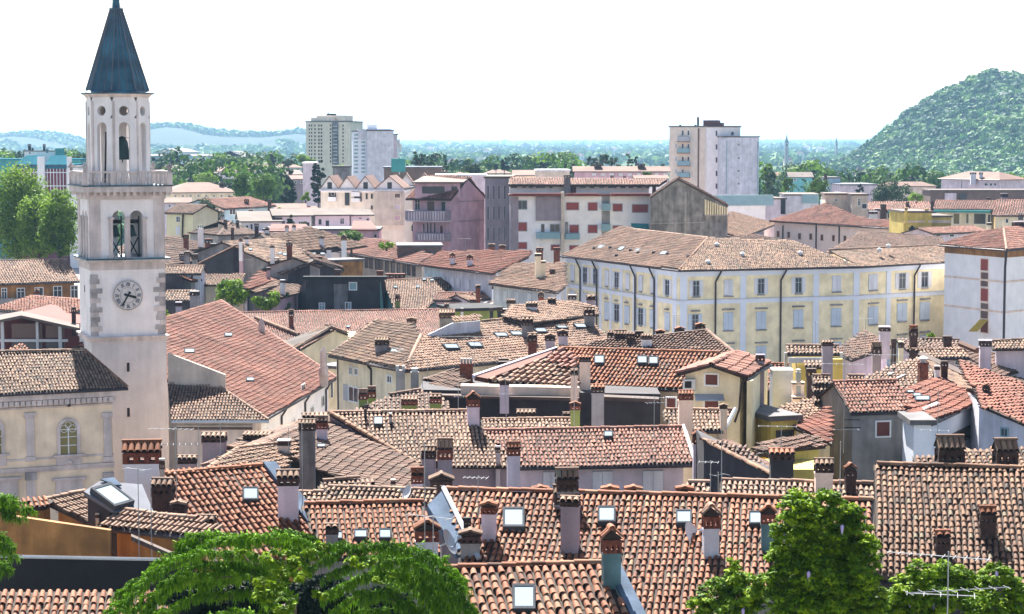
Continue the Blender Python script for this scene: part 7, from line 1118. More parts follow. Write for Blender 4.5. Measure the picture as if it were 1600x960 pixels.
a, b = hit(vplane(*h.F), 1097, 199), hit(vplane(*h.F), 1127, 199); part(MB().prism([Vector((p.x, p.y, ZY(188, D))) for p in (a+n*3, a+n*3+Vector((3.6, 0, 0)), a+n*9+Vector((3.6, 0, 0)), a+n*9)], a.z-1).prism([Vector((p.x+3.6, p.y, ZY(192, D))) for p in (a+n*3, a+n*3+Vector((.9, 0, 0)), a+n*9+Vector((.9, 0, 0)), a+n*9)], a.z-1), 'roof_house', 'plaster_darkred' if 0 else 'shutter_brown', h.root)
for x, y in ((1061, 195), (1085, 195), (1089, 183)): part(MB().tube(hit(vplane(*h.F), x, 200)+n*3, hit(vplane(*h.F), x, y)+n*3, .25), 'roof_vent', 'metal_dark', h.root)
# terrace houses
D = 300.
for i, (x0, x1, y, yr, lab, e) in enumerate(((372, 442, 346, 330, 'white gabled terrace house with a pale roof left of the others', 0), (425, 490, 337, 326, 'white terrace house with a broad pale roof and leafy balconies', 2), (488, 552, 336, 325, 'white terrace house with a pale roof and a white framed window', 4), (545, 585, 336, 327, 'white terrace house with the smallest pale roof at the row end', 6))):
    h = house('terrace_house', lab, (x0, y), (x1, y-.5), ZY(y, D+e), yr, 'gable', 14, T_PALE, 'plaster_white', over=.5, gut=1, flat=True, rm='roof_pale', wf={0: [(384, 352, 388, 362, 'h'), (391, 350, 395, 362, 'h')], 1: [(440, 345, 446, 356, 'h'), (452, 345, 460, 360, 'h'), (466, 346, 474, 358, 'h'), (478, 347, 484, 356, 'h')], 2: [(497, 342, 503, 352, 'h'), (508, 344, 515, 356, 'h'), (531, 341, 538, 351, 'd')], 3: [(560, 340, 566, 343, 'h'), (572, 341, 577, 350, 'h')]}[i]); sub(h, x0+12, x1-2, 360.5, 362.5, h.F, 2.5, 'plaster_lilac', 'balcony')
h = blk('house', 'long low lilac terrace wing with a maroon lean-to roof', 412, 592, 361, 290, 8, 'plaster_pink', rot=1, roof='roof_grey', cat='building'); P_ = plane(h.F[0]+Z3*.3, h.F[1]+Z3*.3, 14)
for r in ((420, 362, 488, 350), (548, 360, 590, 345)): part(MB().slab([hit(P_, r[0], r[1]-1), hit(P_, r[2], r[1]-1), hit(P_, r[2]-10, r[3]), hit(P_, r[0]+4, r[3])], .2), 'lean_to_roof', 'shutter_brown', h.root)
wins(h.root, *h.F, [(x, 366, x+5, 372, 'h') for x in range(430, 585, 22)], fr='plaster_lilac')
# yellow, blue, others at left centre
h = house('house', 'pale yellow house with a brown pipe and tiled roof beside the bell tower', (254, 333), (302, 334), ZY(333, 296), 320, 'gable', 18, 'tile_brown', 'plaster_lemon', w=.34, over=.4, wf=[(275, 338, 282, 348, 'd'), (275, 354, 282, 368, 'c')]); pipe(h.root, [hit(vplane(*h.F), 286, 335)+Vector((0, -.2, 0)), hit(vplane(*h.F), 285, 376)+Vector((0, -.2, 0))], .13)
h = house('house', 'pale blue painted house under a rose roof with three dark chimneys', (352, 327), (432, 322), ZY(324, 330), 308, 'gable', 16, 'tile_rose', 'plaster_skyblue', w=.36, over=.3, wf=[(358, 326, 368, 336, 'd'), (373, 330, 380, 342, 'h'), (387, 327, 396, 334, 'h')]); chims(h.root, [(385, 326, 311, 7, 330., 'slab', 'brick_dark'), (421, 324, 313, 6, 330., 'slab', 'brick_dark'), (360, 318, 307, 7, 334., 'slab', 'brick_dark')])
h = house('house', 'wide white house under a long rose hipped roof left of the garden trees', (260, 301), (375, 300), ZY(300, 405), 285, 'hip', 18, 'tile_rose', 'plaster_cream', w=.4, over=.6, flat=True, rm='roof_far', wf=[(x, 305, x+4, 308, 'h') for x in range(272, 368, 12)]); chims(h.root, [(346, 299, 286, 7, 407., 'slab', 'brick_dark'), (331, 290, 286, 9, 412., 'slab', 'brick_dark')])
for i, (x0, x1, y, yr, D, wl_, rm, lab) in enumerate([(255, 300, 268, 258, 560, 'plaster_palegrey', 'roof_pale', 'grey house cluster with brick chimney just right of the tower balustrade'), (305, 344, 271, 262, 540, 'plaster_pink', 'roof_pale', 'pink walled flat roofed house among trees left of the garden'), (340, 402, 268, 261, 560, 'plaster_white', 'roof_far', 'white house with a rose roof beyond the leafy trees'), (428, 475, 273, 266, 520, 'plaster_concrete', 'roof_pale', 'dark balconied block behind the dark green trees'), (455, 505, 280, 274, 500, 'plaster_mauve', 'roof_far', 'maroon fronted low building left of the gabled row'), (300, 352, 331, 320, 318, 'plaster_pink', 'roof_far', 'small lilac pink house behind the round dark tree'), (240, 300, 317, 309, 380, 'plaster_lilac', 'roof_far', 'rose roofed house with aerial between the tower and the white house'), (425, 480, 326, 318, 345, 'plaster_grey', 'roof_far', 'rose grey roof beyond the white terrace houses'), (484, 503, 330, 322, 350, 'plaster_white', 'roof_far', 'small house left of the gabled row'), (395, 440, 262, 256, 640, 'plaster_white', 'roof_far', 'small white villa between two dark conifers'), (278, 312, 238, 232, 900, 'plaster_palegrey', 'roof_slate', 'pale office hall on the plain right of the tower lantern'), (300, 372, 244, 241, 880, 'plaster_skyblue', 'roof_grey', 'long pale blue industrial shed with white roof'), (383, 412, 246, 236, 860, 'plaster_palegrey', 'roof_slate', 'grey office block with white bands at the plain edge'), (232, 275, 244, 241, 860, 'plaster_skyblue', 'roof_grey', 'long low pale shed beside the tower lantern')]):
    h = house('house', lab, (x0, y), (x1, y-.3), ZY(y, D), yr, 'gable' if yr > y-9 else 'hip', 14, T_PALE, wl_, over=.4, gut=0, flat=True, rm=rm, wf=[(x, y+3, x+4, y+7, 'h') for x in range(x0+5, x1-6, 9)])
# flat middle distance around the towers
for lab, x0, x1, yt, D, wl_, rf_ in (('brown flat roofed block with dark slab roof beside a phone mast', 600, 690, 263, 420, 'plaster_brown', 'roof_slate'), ('low grey block with rooftop tank before the beige high rise', 520, 545, 262, 430, 'plaster_concrete', 'metal_dark'), ('white block left of the black cypress', 473, 492, 256, 470, 'plaster_lilac', 'plaster_white'), ('small beige block behind the pink house roof', 682, 760, 276, 330, 'plaster_lilac', 'plaster_palegrey'), ('low block with yellow green walls behind the white apartments', 840, 890, 268, 380, 'plaster_beige', 'plaster_palegrey')): h = blk('house', lab, x0, x1, yt, D, 10, wl_, rot=2, roof=rf_, cat='building')
t = UD(624, 265, 418); mt = thing('phone_mast', 'slim phone mast with a green cabin on the brown flat roof', 'mast', t); part(MB().tube(t-Z3*1, t+Z3*6.2, .14), 'mast', 'metal_white', mt); part(MB().bx(t.x-1.6, t.y-1, t.z-.5, t.x+1.2, t.y+1, t.z+2.2), 'cabin', 'teal_roof', mt); part(MB().bx(t.x-.4, t.y-.3, t.z+4.4, t.x-.15, t.y+.3, t.z+6).bx(t.x+.2, t.y-.3, t.z+3.6, t.x+.45, t.y+.3, t.z+5.2), 'panel_antenna', 'metal_grey', mt)
h = house('house', 'long low building with a wide salmon roof and pink wall beyond the white apartments', (895, 268), (1048, 268), ZY(268, 430), 260, 'gable', 16, 'tile_rose', 'plaster_pink', w=.4, over=.5, flat=True, rm='roof_far', wf=[(x, 271, x+6, 275, 'c') for x in range(925, 1040, 14)]); chims(h.root, [(934, 265, 257, 12, 432., 'slab', 'brick_dark'), (1002, 265, 256, 12, 432, 'slab', 'brick_dark')])
h = house('house', 'rose roof with white wall behind the attic storey', (800, 274), (845, 274), ZY(274, 400), 266, 'gable', 14, T_PALE, 'plaster_cream', flat=True, rm='roof_far'); h = house('house', 'second low salmon roof between apartments and long low building', (990, 279), (1045, 279), ZY(279, 360), 274, 'gable', 14, T_PALE, 'plaster_white', flat=True, rm='roof_far')
# teal and dark red building at the left
D = 520.; h = blk('teal_roofed_building', 'big building with dark red panelled facade, white mullions and turquoise mansard roof', 20, 106, 259, D, 16, 'plaster_darkred', rot=-3, roof='teal_metal', cat='office building'); n = h.r
for x0, x1 in ((60, 71), (106, 113)): sub(h, x0, x1, 245, 330, h.F, .7, 'plaster_white', 'pier')
for x in list(range(38, 60, 5))+list(range(74, 106, 5)): sub(h, x, x+.9, 263, 330, h.F, .2, 'frame_white', 'mullion')
for y in (269, 290, 310): sub(h, 20, 106, y, y+1.4, h.F, .25, 'frame_white', 'spandrel')
P_ = vplane(*h.F)
for x0, x1, x2, x3 in ((20, 60, 34, 61), (71, 107, 72, 97)): p = [hit(P_, x0, 262), hit(P_, x1, 262), hit(P_, x3, 243)+n*4, hit(P_, x2, 243)+n*4]; part(MB().slab([q_-n*.5 for q_ in p[:2]]+p[2:], .3), 'mansard', 'teal_metal', h.root)
h3 = blk('house', 'turquoise hipped roof building behind at far left', -20, 126, 250, D+40, 12, 'teal_roof', rot=0, roof='teal_metal', cat='office building'); h4 = blk('house', 'white rooftop storey with green wing and three vents on the turquoise building', 38, 88, 237, D+14, 8, 'plaster_white', roof='roof_grey', cat='rooftop storey'); sub(h4, 87, 101, 232, 262, h4.F, .4, 'teal_roof', 'wing'); chims(h4.root, [(46, 238, 225, 5, D+16, 'slab', 'black'), (69, 238, 225, 4, D+16, 'slab', 'black'), (51, 238, 231, 3, D+16, 'slab', 'black')]); wins(h4.root, *h4.F, [(45, 238, 48, 241, 'h'), (71, 232, 76, 240, 'r', {'sh': 'glass_blue'})])
h = blk('house', 'white side wing right of the red panels with small windows', 107, 122, 262, D-10, 12, 'plaster_white', cat='office building')
# right hand side, middle distance
D = 330.; ze = ZY(352, D); a, b = U(1205, 345, ZY(345, D+12)), U(1396, 356, ZY(345, D+12)); h = W(); h.root = thing('house', 'long peach building with brown shuttered windows and a streaky rose roof', 'house', (b.x, b.y, 0)); P_ = plane(a, b, 16); q = [hit(P_, *p) for p in ((1203, 345), (1398, 357), (1412, 348), (1340, 340), (1310, 326), (1290, 318))]; w_ = roofpoly(h.root, q, 'tile_scarlet' if 0 else 'tile_rose', .4, .6, wall='plaster_salmonwall', ov=[.6, .3, .3, .3, .3, .3]); gutter(h.root, q[0], q[1], .14); wins(h.root, w_[0], w_[1], [(x-2.7, y-5.5, x+2.7, y+5.5, 'r', {'sh': 'shutter_brown'}) for x, y in ((1216, 366), (1232.5, 367.5), (1249.5, 369.5), (1267, 370), (1284.5, 371.5), (1302.5, 372.5), (1320.5, 373.5), (1338, 374), (1356, 375), (1374, 376))], fr='plaster_cream')
for x in (1223, 1275, 1311): p = hit(vplane(w_[0], w_[1]), x, 352); pipe(h.root, [p+Vector((0, -.2, 0)), p+Vector((0, -.2, -12))], .12)
h = blk('house', 'beige flat topped stair box on the rose roof', 1290, 1326, 305, 345, 7, 'plaster_beige', rot=-3, roof='roof_pale', cat='rooftop box'); wins(h.root, *h.F, [(1304, 311, 1309, 315, 'h')]); h = blk('house', 'tan rooftop box with a glazed door right of the beige one', 1331, 1356, 306, 342, 7, 'plaster_beige', rot=3, roof='roof_pale', cat='rooftop box'); wins(h.root, *h.F, [(1340, 310, 1345, 322, 'd'), (1346, 318, 1355, 327, 'h')]); chims(h.root, [(1381, 335, 319, 8, 335, 'slab', 'brick_dark'), (1371, 338, 326, 8, 336, 'slab', 'plaster_lilac'), (1365, 345, 330, 12, 332, 'slab', 'plaster_palegrey')])
D = 305.; h = blk('house', 'bright yellow house with parapet terrace and arched window', 1412, 1456, 333, D, 9, 'plaster_yellow', rot=3, roof='roof_pale', cat='house'); sub(h, 1412, 1456, 345, 348, h.F, .1, 'plaster_peach', 'string_course'); sub(h, 1420, 1430, 356, 366, h.F, .06, 'black', 'window'); part(MB().lathe(hit(vplane(*h.F), 1425, 356)+Vector((0, .3, 0)), [(.47, -.3), (.47, .0), (.3, .35), (.05, .47)], 10), 'window_head', 'black', h.root); h = blk('house', 'lower ochre yellow wing with terrace right of the arched window', 1456, 1486, 340, D+2, 8, 'plaster_yellow', rot=3, roof='roof_pale', cat='house'); sub(h, 1456, 1486, 344, 349, h.F, .1, 'plaster_peach', 'string_course'); chims(h.root, [(1448, 336, 327, 5, 305, 'slab', 'plaster_yellow'), (1416, 336, 325, 4, 304, 'slab', 'plaster_yellow')])
h = house('house', 'low roof with three tiny arched dormers beside the yellow house', (1458, 366), (1545, 362), ZY(364, 300), 354, 'gable', 14, 'tile_rose', 'plaster_lilac', w=.36, over=.3, wf=[(1462, 366, 1470, 371, 'h'), (1483, 366, 1491, 371, 'h')]); chims(h.root, [(1476, 364, 355, 5, 300, 'cone', 'plaster_cream'), (1546, 362, 348, 7, 298, 'slab', 'plaster_cream')])
h = house('house', 'long rose roofed building with green awnings behind the yellow house, left half', (1355, 329), (1460, 329), ZY(329, 350), 316, 'gable', 15, 'tile_rose', 'plaster_grey', w=.4, over=.5, tl=.6, wf=[(1386, 333, 1410, 342, 'h')]); sub(h, 1387, 1411, 330, 334.5, h.F, 1.2, 'teal_roof', 'awning'); chims(h.root, [(1418, 326, 316, 5, 352, 'slab', 'brick_dark'), (1432, 323, 316, 4, 354, 'slab', 'brick_dark')])
h = house('house', 'long rose roofed cream building with green awnings and deep balconies', (1458, 327), (1552, 328), ZY(327, 342), 314, 'gable', 15, 'tile_rose', 'plaster_cream', w=.4, over=.5, tl=.6, wf=[(1489, 333, 1500, 351, 'h'), (1509, 334, 1514, 350, 'h'), (1521, 333, 1541, 351, 'h'), (1543, 335, 1548, 348, 'h')]); sub(h, 1460, 1549, 328.5, 332, h.F, 1.5, 'teal_roof', 'awning'); chims(h.root, [(1457, 325, 315, 5, 344, 'slab', 'brick_dark'), (1540, 323, 312, 5, 345, 'slab', 'brick_dark'), (1545, 322, 309, 7, 348, 'slab', 'plaster_brown'), (1570, 322, 302, 10, 350, 'slab', 'plaster_mauve')])
h = house('house', 'rose roof and cream gable wall at the right edge above the white block', (1550, 337), (1640, 338), ZY(337, 336), 313, 'gable', 15, 'tile_rose', 'plaster_cream', w=.4, over=.5, tl=.6, wf=[(1571, 342, 1576, 349, 'h'), (1590, 333, 1600, 345, 'h')])
h = house('house', 'white hipped house with rose roof and long terrace at upper right', (1465, 279), (1562, 281), ZY(280, 480), 268, 'hip', 18, 'tile_rose', 'plaster_lilac', flat=True, rm='roof_far', over=.6, wf=[(1538, 286, 1544, 291, 'h'), (1546, 286, 1551, 291, 'h'), (1553, 286, 1557, 291, 'h'), (1502, 282, 1504, 295, 'h')]); chims(h.root, [(1521, 281, 269, 9, 478, 'slab', 'plaster_palegrey'), (1533, 281, 269, 6, 478, 'slab', 'plaster_palegrey')])
h = blk('house', 'long flat white roofed block with brown panels under the hipped house', 1454, 1620, 299, 440, 9, 'plaster_brown', rot=0, roof='roof_pale', cat='building'); sub(h, 1476, 1494, 302, 313, h.F, .2, 'plaster_lilac', 'wall_panel'); sub(h, 1498, 1510, 303, 313, h.F, .2, 'pane', 'window')
# glass and pale buildings by the tower block
D = 370.; h = blk('house', 'pale blue building with a turquoise glass band roof right of the tower block', 1116, 1196, 322, D, 14, 'plaster_white', rot=14, roof='teal_roof' if 0 else 'glass_blue', cat='modern building'); sub(h, 1113, 1207, 305, 321.5, h.F, .5, 'glass_blue', 'glass_band')
h = blk('house', 'slanted pale metal clad hall with a glazed right end', 1226, 1279, 306, 385, 12, 'plaster_palegrey', rot=-3, roof='roof_pale', cat='modern building'); sub(h, 1253, 1278, 304, 318, h.F, .3, 'glass_blue', 'glazing'); h = blk('house', 'narrow dark glazed link between the two modern halls', 1196, 1228, 312, 380, 9, 'plaster_lilac', rot=8, roof='roof_pale', cat='modern building'); sub(h, 1220, 1227, 310, 335, h.F, .2, 'black', 'window'); h = house('house', 'dark purple brown roof before the modern halls', (1160, 372), (1215, 350), ZY(360, 335), None, 'shed', 14, 'tile_dark', 'plaster_lilac', w=.4, dep=16)
h = house('house', 'white cottage roofed block with pale grey gable behind the round green trees', (1232, 277), (1272, 277), ZY(277, 560), 269, 'gable', 20, T_PALE, 'plaster_aqua', flat=True, rm='roof_pale', wf=[(1240, 279, 1244, 283, 'h')]); h = blk('house', 'pale turquoise house with one window left of the conical tree', 1292, 1313, 279, 460, 8, 'plaster_skyblue', rot=2, cat='house'); wins(h.root, *h.F, [(1303, 286, 1308, 291, 'd')]); chim(h.root, 1290, 282, 271, 5, 459, 'slab', 'brick_dark')
h = blk('house', 'low block with a navy solar covered roof beside the conical tree', 1313, 1370, 290, 450, 14, 'plaster_lilac', rot=2, roof='roof_slate', cat='building'); h = house('house', 'low salmon roof far behind the spreading dark cedar', (1375, 291), (1465, 291), ZY(291, 520), 284, 'hip', 16, T_PALE, 'plaster_beige', flat=True, rm='roof_far', over=.4)
for i, (x0, x1, y, D, wl_) in enumerate(((1560, 1600, 290, 600, 'plaster_cream'), (1340, 1372, 281, 700, 'plaster_lilac'), (700, 740, 275, 560, 'plaster_white'), (755, 800, 271, 620, 'plaster_cream'), (640, 700, 268, 500, 'plaster_beige'), (1196, 1235, 275, 620, 'plaster_palegrey'), (345, 400, 262, 700, 'plaster_peach'), (412, 470, 262, 690, 'plaster_white'), (120, 150, 262, 700, 'plaster_white'))):
    h = house('house', ['cream house at the right edge foot of the hill', 'lilac house just left of the hill foot', 'white house behind the dark umbrella trees', 'cream house right of the umbrella trees', 'beige house left of the umbrella trees', 'grey house hidden by trees right of the tower block', 'peach house on the plain beyond the garden trees', 'white house on the plain left of the cypress', 'white house beside the left of the tower lantern'][i], (x0, y), (x1, y), ZY(y, D), y-6, 'hip', 18, T_PALE, wl_, flat=True, rm='roof_far', over=.4, wf=[(x, y+2, x+3, y+5, 'h') for x in range(x0+4, x1-5, 8)])
# ---------------------------------------------------------------- trees
tree(28, 250, 412, 125, 262, 'leaf_plane', 'round', 'big bright green plane tree at the far left edge', 1.0, seed=11); tree(92, 288, 405, 78, 250, 'leaf_plane', 'round', 'second bright green plane tree, touching the bell tower', 1.0, seed=12); tree(60, 300, 412, 80, 256, 'leaf_plane', 'round', 'lower bright green tree filling in between the two big plane trees', .9, seed=13)
TS = [(324, 309, 364, 50, 305, 'leaf_dark', 'round', 'round dark green magnolia like tree behind the brown roofs'), (378, 264, 312, 34, 395, 'leaf_fresh', 'round', 'leafy green tree with a pointed top left of its twin'), (412, 264, 318, 44, 390, 'leaf_fresh', 'round', 'broad bright green tree right of its twin'), (452, 258, 320, 32, 375, 'leaf_cypress', 'cone', 'broad dark bluish conifer before the gabled row'), (497, 241, 318, 28, 365, 'leaf_cypress', 'column', 'tall black cypress with a ragged top left of the gabled row'), (477, 295, 325, 18, 355, 'leaf_plane', 'round', 'small pale green tree at the foot of the black cypress'), (320, 268, 290, 44, 470, 'leaf_plane', 'round', 'low bright green tree behind the white house'), (365, 244, 268, 30, 640, 'leaf_fresh', 'round', 'round green tree on the plain before the pale shed'), (344, 240, 268, 34, 660, 'leaf_plane', 'round', 'yellow green tree beside the round one'), (316, 237, 262, 16, 620, 'leaf_cypress', 'cone', 'dark conifer right of the two slim cypresses'), (298, 246, 272, 16, 560, 'leaf_cypress', 'cone', 'dark conifer in front of the pale office hall'), (268, 241, 263, 8, 640, 'leaf_cypress', 'column', 'short cypress left of the slim ones'), (275, 235, 262, 5, 640, 'leaf_cypress', 'column', 'tallest of the slim cypresses by the tower lantern'), (280, 242, 262, 4, 640, 'leaf_cypress', 'column', 'thinnest cypress at the end of the cypress row'), (239, 238, 264, 9, 620, 'leaf_cypress', 'column', 'dark cypress touching the tower lantern'), (298, 272, 292, 22, 500, 'leaf_cypress', 'cone', 'dark conifer above the long rose hipped roof'), (425, 234, 258, 20, 640, 'leaf_cypress', 'cone', 'dark blue conifer on the plain left of the high rises'), (450, 246, 262, 22, 600, 'leaf_dark', 'round', 'dark tree left of the beige high rise foot'), (478, 240, 262, 34, 570, 'leaf_plane', 'round', 'pale green tree at the foot of the beige high rise'), (531, 256, 272, 24, 540, 'leaf_plane', 'round', 'pale green tree between the two high rises'), (655, 234, 262, 30, 500, 'leaf_dark', 'umbrella', 'broad dark umbrella shaped cedar right of the phone mast'), (672, 246, 264, 18, 490, 'leaf_dark', 'umbrella', 'smaller cedar right of the broad umbrella one'), (692, 248, 272, 20, 480, 'leaf_dark', 'umbrella', 'third cedar of the group behind the pink house'), (737, 252, 276, 36, 470, 'leaf_dark', 'round', 'round dark cedar above the pink house roof'), (788, 243, 266, 20, 560, 'leaf_cypress', 'cone', 'dark conifer above the white apartments'), (775, 254, 266, 6, 560, 'leaf_cypress', 'cone', 'tiny dark conifer left of the taller one'), (730, 268, 280, 18, 440, 'leaf_plane', 'round', 'small bright tree over the grey block roof'), (848, 250, 275, 18, 520, 'leaf_cypress', 'round', 'dark oak like tree behind the attic storey'), (883, 249, 272, 6, 500, 'leaf_cypress', 'column', 'single slim cypress behind the attic storey'), (895, 254, 275, 22, 500, 'leaf_dark', 'umbrella', 'ragged pine right of the single slim cypress'), (942, 236, 260, 30, 520, 'leaf_dark', 'umbrella', 'largest dark pine above the long low building'), (960, 242, 260, 20, 520, 'leaf_dark', 'umbrella', 'pine right of the largest one'), (925, 244, 260, 22, 520, 'leaf_dark', 'umbrella', 'pine left of the largest one'), (982, 239, 260, 16, 520, 'leaf_dark', 'umbrella', 'slender double pine above the long low building'), (994, 243, 260, 9, 520, 'leaf_cypress', 'column', 'narrow dark pine at the right end of the pine group'), (1012, 268, 275, 20, 400, 'leaf_fresh', 'round', 'small green tree on the long low building front'), (818, 268, 276, 16, 420, 'leaf_fresh', 'round', 'small green shrubby tree left of the attic storey'), (1036, 251, 262, 6, 500, 'leaf_dark', 'cone', 'small conifer left of the tower block'),
      (1198, 252, 302, 22, 450, 'leaf_fresh', 'round', 'green tree against the right side of the tower block'), (1205, 262, 305, 18, 430, 'leaf_dark', 'round', 'dark tree beside the glass roofed hall'), (1232, 276, 303, 26, 420, 'leaf_fresh', 'round', 'round green tree left of the taller one'), (1277, 275, 314, 44, 405, 'leaf_fresh', 'round', 'large round green tree before the pale turquoise house'), (1255, 256, 272, 18, 600, 'leaf_dark', 'round', 'dark tree top over the white cottage roof'), (1343, 277, 304, 17, 430, 'leaf_cypress', 'cone', 'dark conical tree right of the pale turquoise house'), (1393, 279, 318, 70, 400, 'leaf_dark', 'umbrella', 'wide spreading dark cedar at right above the rose roofs'), (1433, 300, 318, 32, 385, 'leaf_plane', 'round', 'small yellow green tree right of the spreading cedar'), (1360, 265, 282, 16, 700, 'leaf_dark', 'round', 'dark tree at the hill foot left'), (1390, 268, 282, 16, 700, 'leaf_dark', 'round', 'dark tree at the hill foot right'), (30, 236, 250, 10, 640, 'leaf_dark', 'round', 'small dark tree over the turquoise roof'), (118, 236, 252, 8, 640, 'leaf_cypress', 'cone', 'small pointed conifer left of the lantern'), (130, 238, 262, 14, 600, 'leaf_dark', 'round', 'dark tree just left of the lantern')]
for t_ in TS: x, yt, yb, wp, D, m_, s_, lab = t_; tree(x, yt, yb, wp, D, m_, s_, lab, 2.2, size=max(.14, 1.3*D/F))
# city greenery
tree(362, 434, 482, 62, 217, 'leaf_wisteria', 'round', 'bright young tree in the courtyard right of the tower', .8); tree(415, 448, 486, 48, 215, 'leaf_wisteria', 'round', 'second bright courtyard tree nearer the blackened wall', .8); tree(449, 455, 486, 14, 212, 'leaf_dark', 'cone', 'little dark cypress beside the blackened wall'); tree(258, 483, 502, 14, 205, 'leaf_wisteria', 'round', 'tuft of bright leaves touching the tower edge'); tree(549, 360, 378, 54, 272, 'leaf_fresh', 'round', 'green hedge of garden trees left of the pink house', 1.3); tree(604, 378, 389, 34, 262, 'leaf_wisteria', 'round', 'bright roof garden bush by the pavilion', 1.2, name='bush', cat='bush'); tree(455, 336, 366, 18, 294, 'leaf_dark', 'round', 'dark balcony plants on the terrace houses', 1.2, name='bush', cat='bush'); tree(474, 346, 366, 20, 294, 'leaf_dark', 'round', 'second clump of balcony plants', 1.2, name='bush', cat='bush'); tree(648, 350, 366, 10, 300, 'leaf_dark', 'round', 'dark shrub at the left of the pink house', 1.2, name='bush', cat='bush'); tree(1455, 519, 532, 12, 150, 'leaf_wisteria', 'round', 'tuft of bright leaves over the right hand roofs', .8, name='bush', cat='bush'); tree(1300, 460, 462, 1, 150)if 0 else None
tree(437, 325, 333, 14, 330, 'leaf_wisteria', 'round', 'sliver of green garden behind the terrace roofs', 1.2, name='bush', cat='bush'); tree(1425, 345, 352, 10, 310, 'leaf_dark', 'round', 'shrub on the yellow house terrace', 1.2, name='bush', cat='bush')
# ---------------------------------------------------------------- foreground greenery
def leafy(par, C, d, size, tint, m, asp=.55, name='crown'): link(leafmesh(name, C, d, size, tint, asp), name, m, par); NL[0] += len(C)*2
def strands(name, P, V1, V2, wd, tint, m, par):
    """thin two piece hanging twigs: start P, first step V1, second step V2"""
    n = len(P); S = np.cross(V1, np.random.normal(0, 1, (n, 3))); S /= np.linalg.norm(S, axis=1)[:, None]+1e-9; S = S*wd; A, B, C = P, P+V1, P+V1+V2
    V = np.stack([A-S, A+S, B+S*1.1, B-S*1.1, C+S*.4, C-S*.4], 1).reshape(-1, 3); q = (np.arange(n)*6)[:, None]; Fq = np.concatenate([q+np.array([0, 1, 2, 3]), q+np.array([3, 2, 4, 5])], 1).reshape(-1, 4); NL[0] += n*4; link(npmesh(name, V, Fq, np.repeat(tint, 2)), name, m, par)
def boughs(par, lines, m, seed=1, tw=.55, dens=1.0, hang=.5):
    """sweeping conifer boughs along picture polylines ([(x, y, distance), ...])"""
    rs = np.random.RandomState(seed); org = np.array(ORG[par.name]); P = []; A = []; B = []; T = []; bm = MB()
    for ln in lines:
        q = [UD(x, y, D) for x, y, D in ln]; 
        bm = MB()
        for a, b in zip(q, q[1:]): bm.tube(a-Z3*.08, b-Z3*.08, .016, 4)
        part(bm, 'branch', 'bark', par)
        tot = sum((b-a).length for a, b in zip(q, q[1:])); done = 0; lt = rs.rand()*.3
        for a, b in zip(q, q[1:]):
            L_ = (b-a).length; u = (b-a).normalized(); s = u.cross(Z3).normalized(); nt_ = int(L_*26*dens)
            for i in range(nt_):
                f = rs.rand(); t = (done+f*L_)/tot; p = a.lerp(b, f); sd = rs.choice([-1, 1]); ln_ = tw*(1-.45*t)*rs.uniform(.5, 1.15); d = (s*sd*rs.uniform(.3, 1)+u*rs.uniform(.2, .9)+Z3*rs.uniform(-.25, .35)).normalized(); k = 16
                ff = rs.rand(k); base_ = np.array(p)[None]+np.array(d)[None]*(ff*ln_)[:, None]+np.array([0, 0, -.9])[None]*((ff*ln_)**2)[:, None]*.7; base_ = base_+rs.normal(0, .02, (k, 3))
                dd = np.array(d)[None]*rs.uniform(.3, 1, (k, 1))+rs.normal(0, .35, (k, 3)); dd[:, 2] -= .25; dd *= .07; hh = rs.normal(0, .02, (k, 3)); hh[:, 2] -= rs.uniform(.04, .16, k)*hang*2; P.append(base_); A.append(dd); B.append(hh); T.append(np.clip(lt+.1+.5*rs.rand(k), 0, 1))
            done += L_
    P = np.concatenate(P)-org; strands('crown', P, np.concatenate(A), np.concatenate(B), .011, np.concatenate(T), m, par)
p = UD(450, 960, 46); ced = thing('cedar_tree', 'dark green cedar with sweeping feathery boughs in the lower left foreground', 'tree', (p.x, p.y, 0)); part(MB().tube(Vector((p.x, 46, 0)), Vector((p.x, 46, p.z+.2)), .45, 9, .2), 'trunk', 'bark', ced)
BL = [[(500, 870), (430, 842), (350, 838), (296, 852), (275, 868)], [(480, 900), (400, 868), (320, 862), (250, 885), (200, 935), (180, 960)], [(470, 930), (380, 895), (290, 900), (225, 935), (195, 970)], [(480, 890), (540, 856), (610, 850), (668, 868), (705, 905), (738, 962)], [(500, 905), (570, 872), (640, 878), (690, 905), (718, 950)], [(500, 935), (570, 898), (630, 900), (672, 930), (692, 968)], [(510, 965), (560, 925), (610, 925), (650, 955), (660, 980)], [(480, 885), (440, 848), (385, 836), (335, 846), (305, 862)], [(520, 880), (480, 846), (440, 836), (400, 840)], [(460, 960), (390, 925), (310, 930), (250, 960)], [(520, 985), (560, 955), (600, 955), (635, 985)], [(440, 980), (380, 955), (330, 965), (290, 990)], [(500, 860), (525, 850), (548, 856), (560, 872)], [(560, 880), (620, 862), (668, 885), (690, 930), (700, 970)], [(420, 905), (370, 880), (310, 880), (265, 905), (232, 950)], [(540, 915), (600, 885), (655, 900), (690, 940), (712, 975)], [(240, 905), (205, 922), (172, 955)], [(690, 900), (720, 930), (745, 970)], [(395, 858), (350, 834), (310, 834), (282, 850)], [(590, 860), (645, 856), (690, 876), (726, 916)], [(330, 880), (270, 872), (225, 898), (186, 930)], [(600, 905), (648, 915), (676, 950), (684, 985)], [(380, 905), (320, 898), (262, 918), (226, 960)], [(500, 845), (470, 834), (430, 832)], [(560, 940), (600, 925), (636, 945), (654, 980)], [(430, 895), (395, 885), (350, 890), (318, 915)], [(470, 985), (430, 960), (390, 965), (350, 990)]]
rs_ = np.random.RandomState(4); lines = []
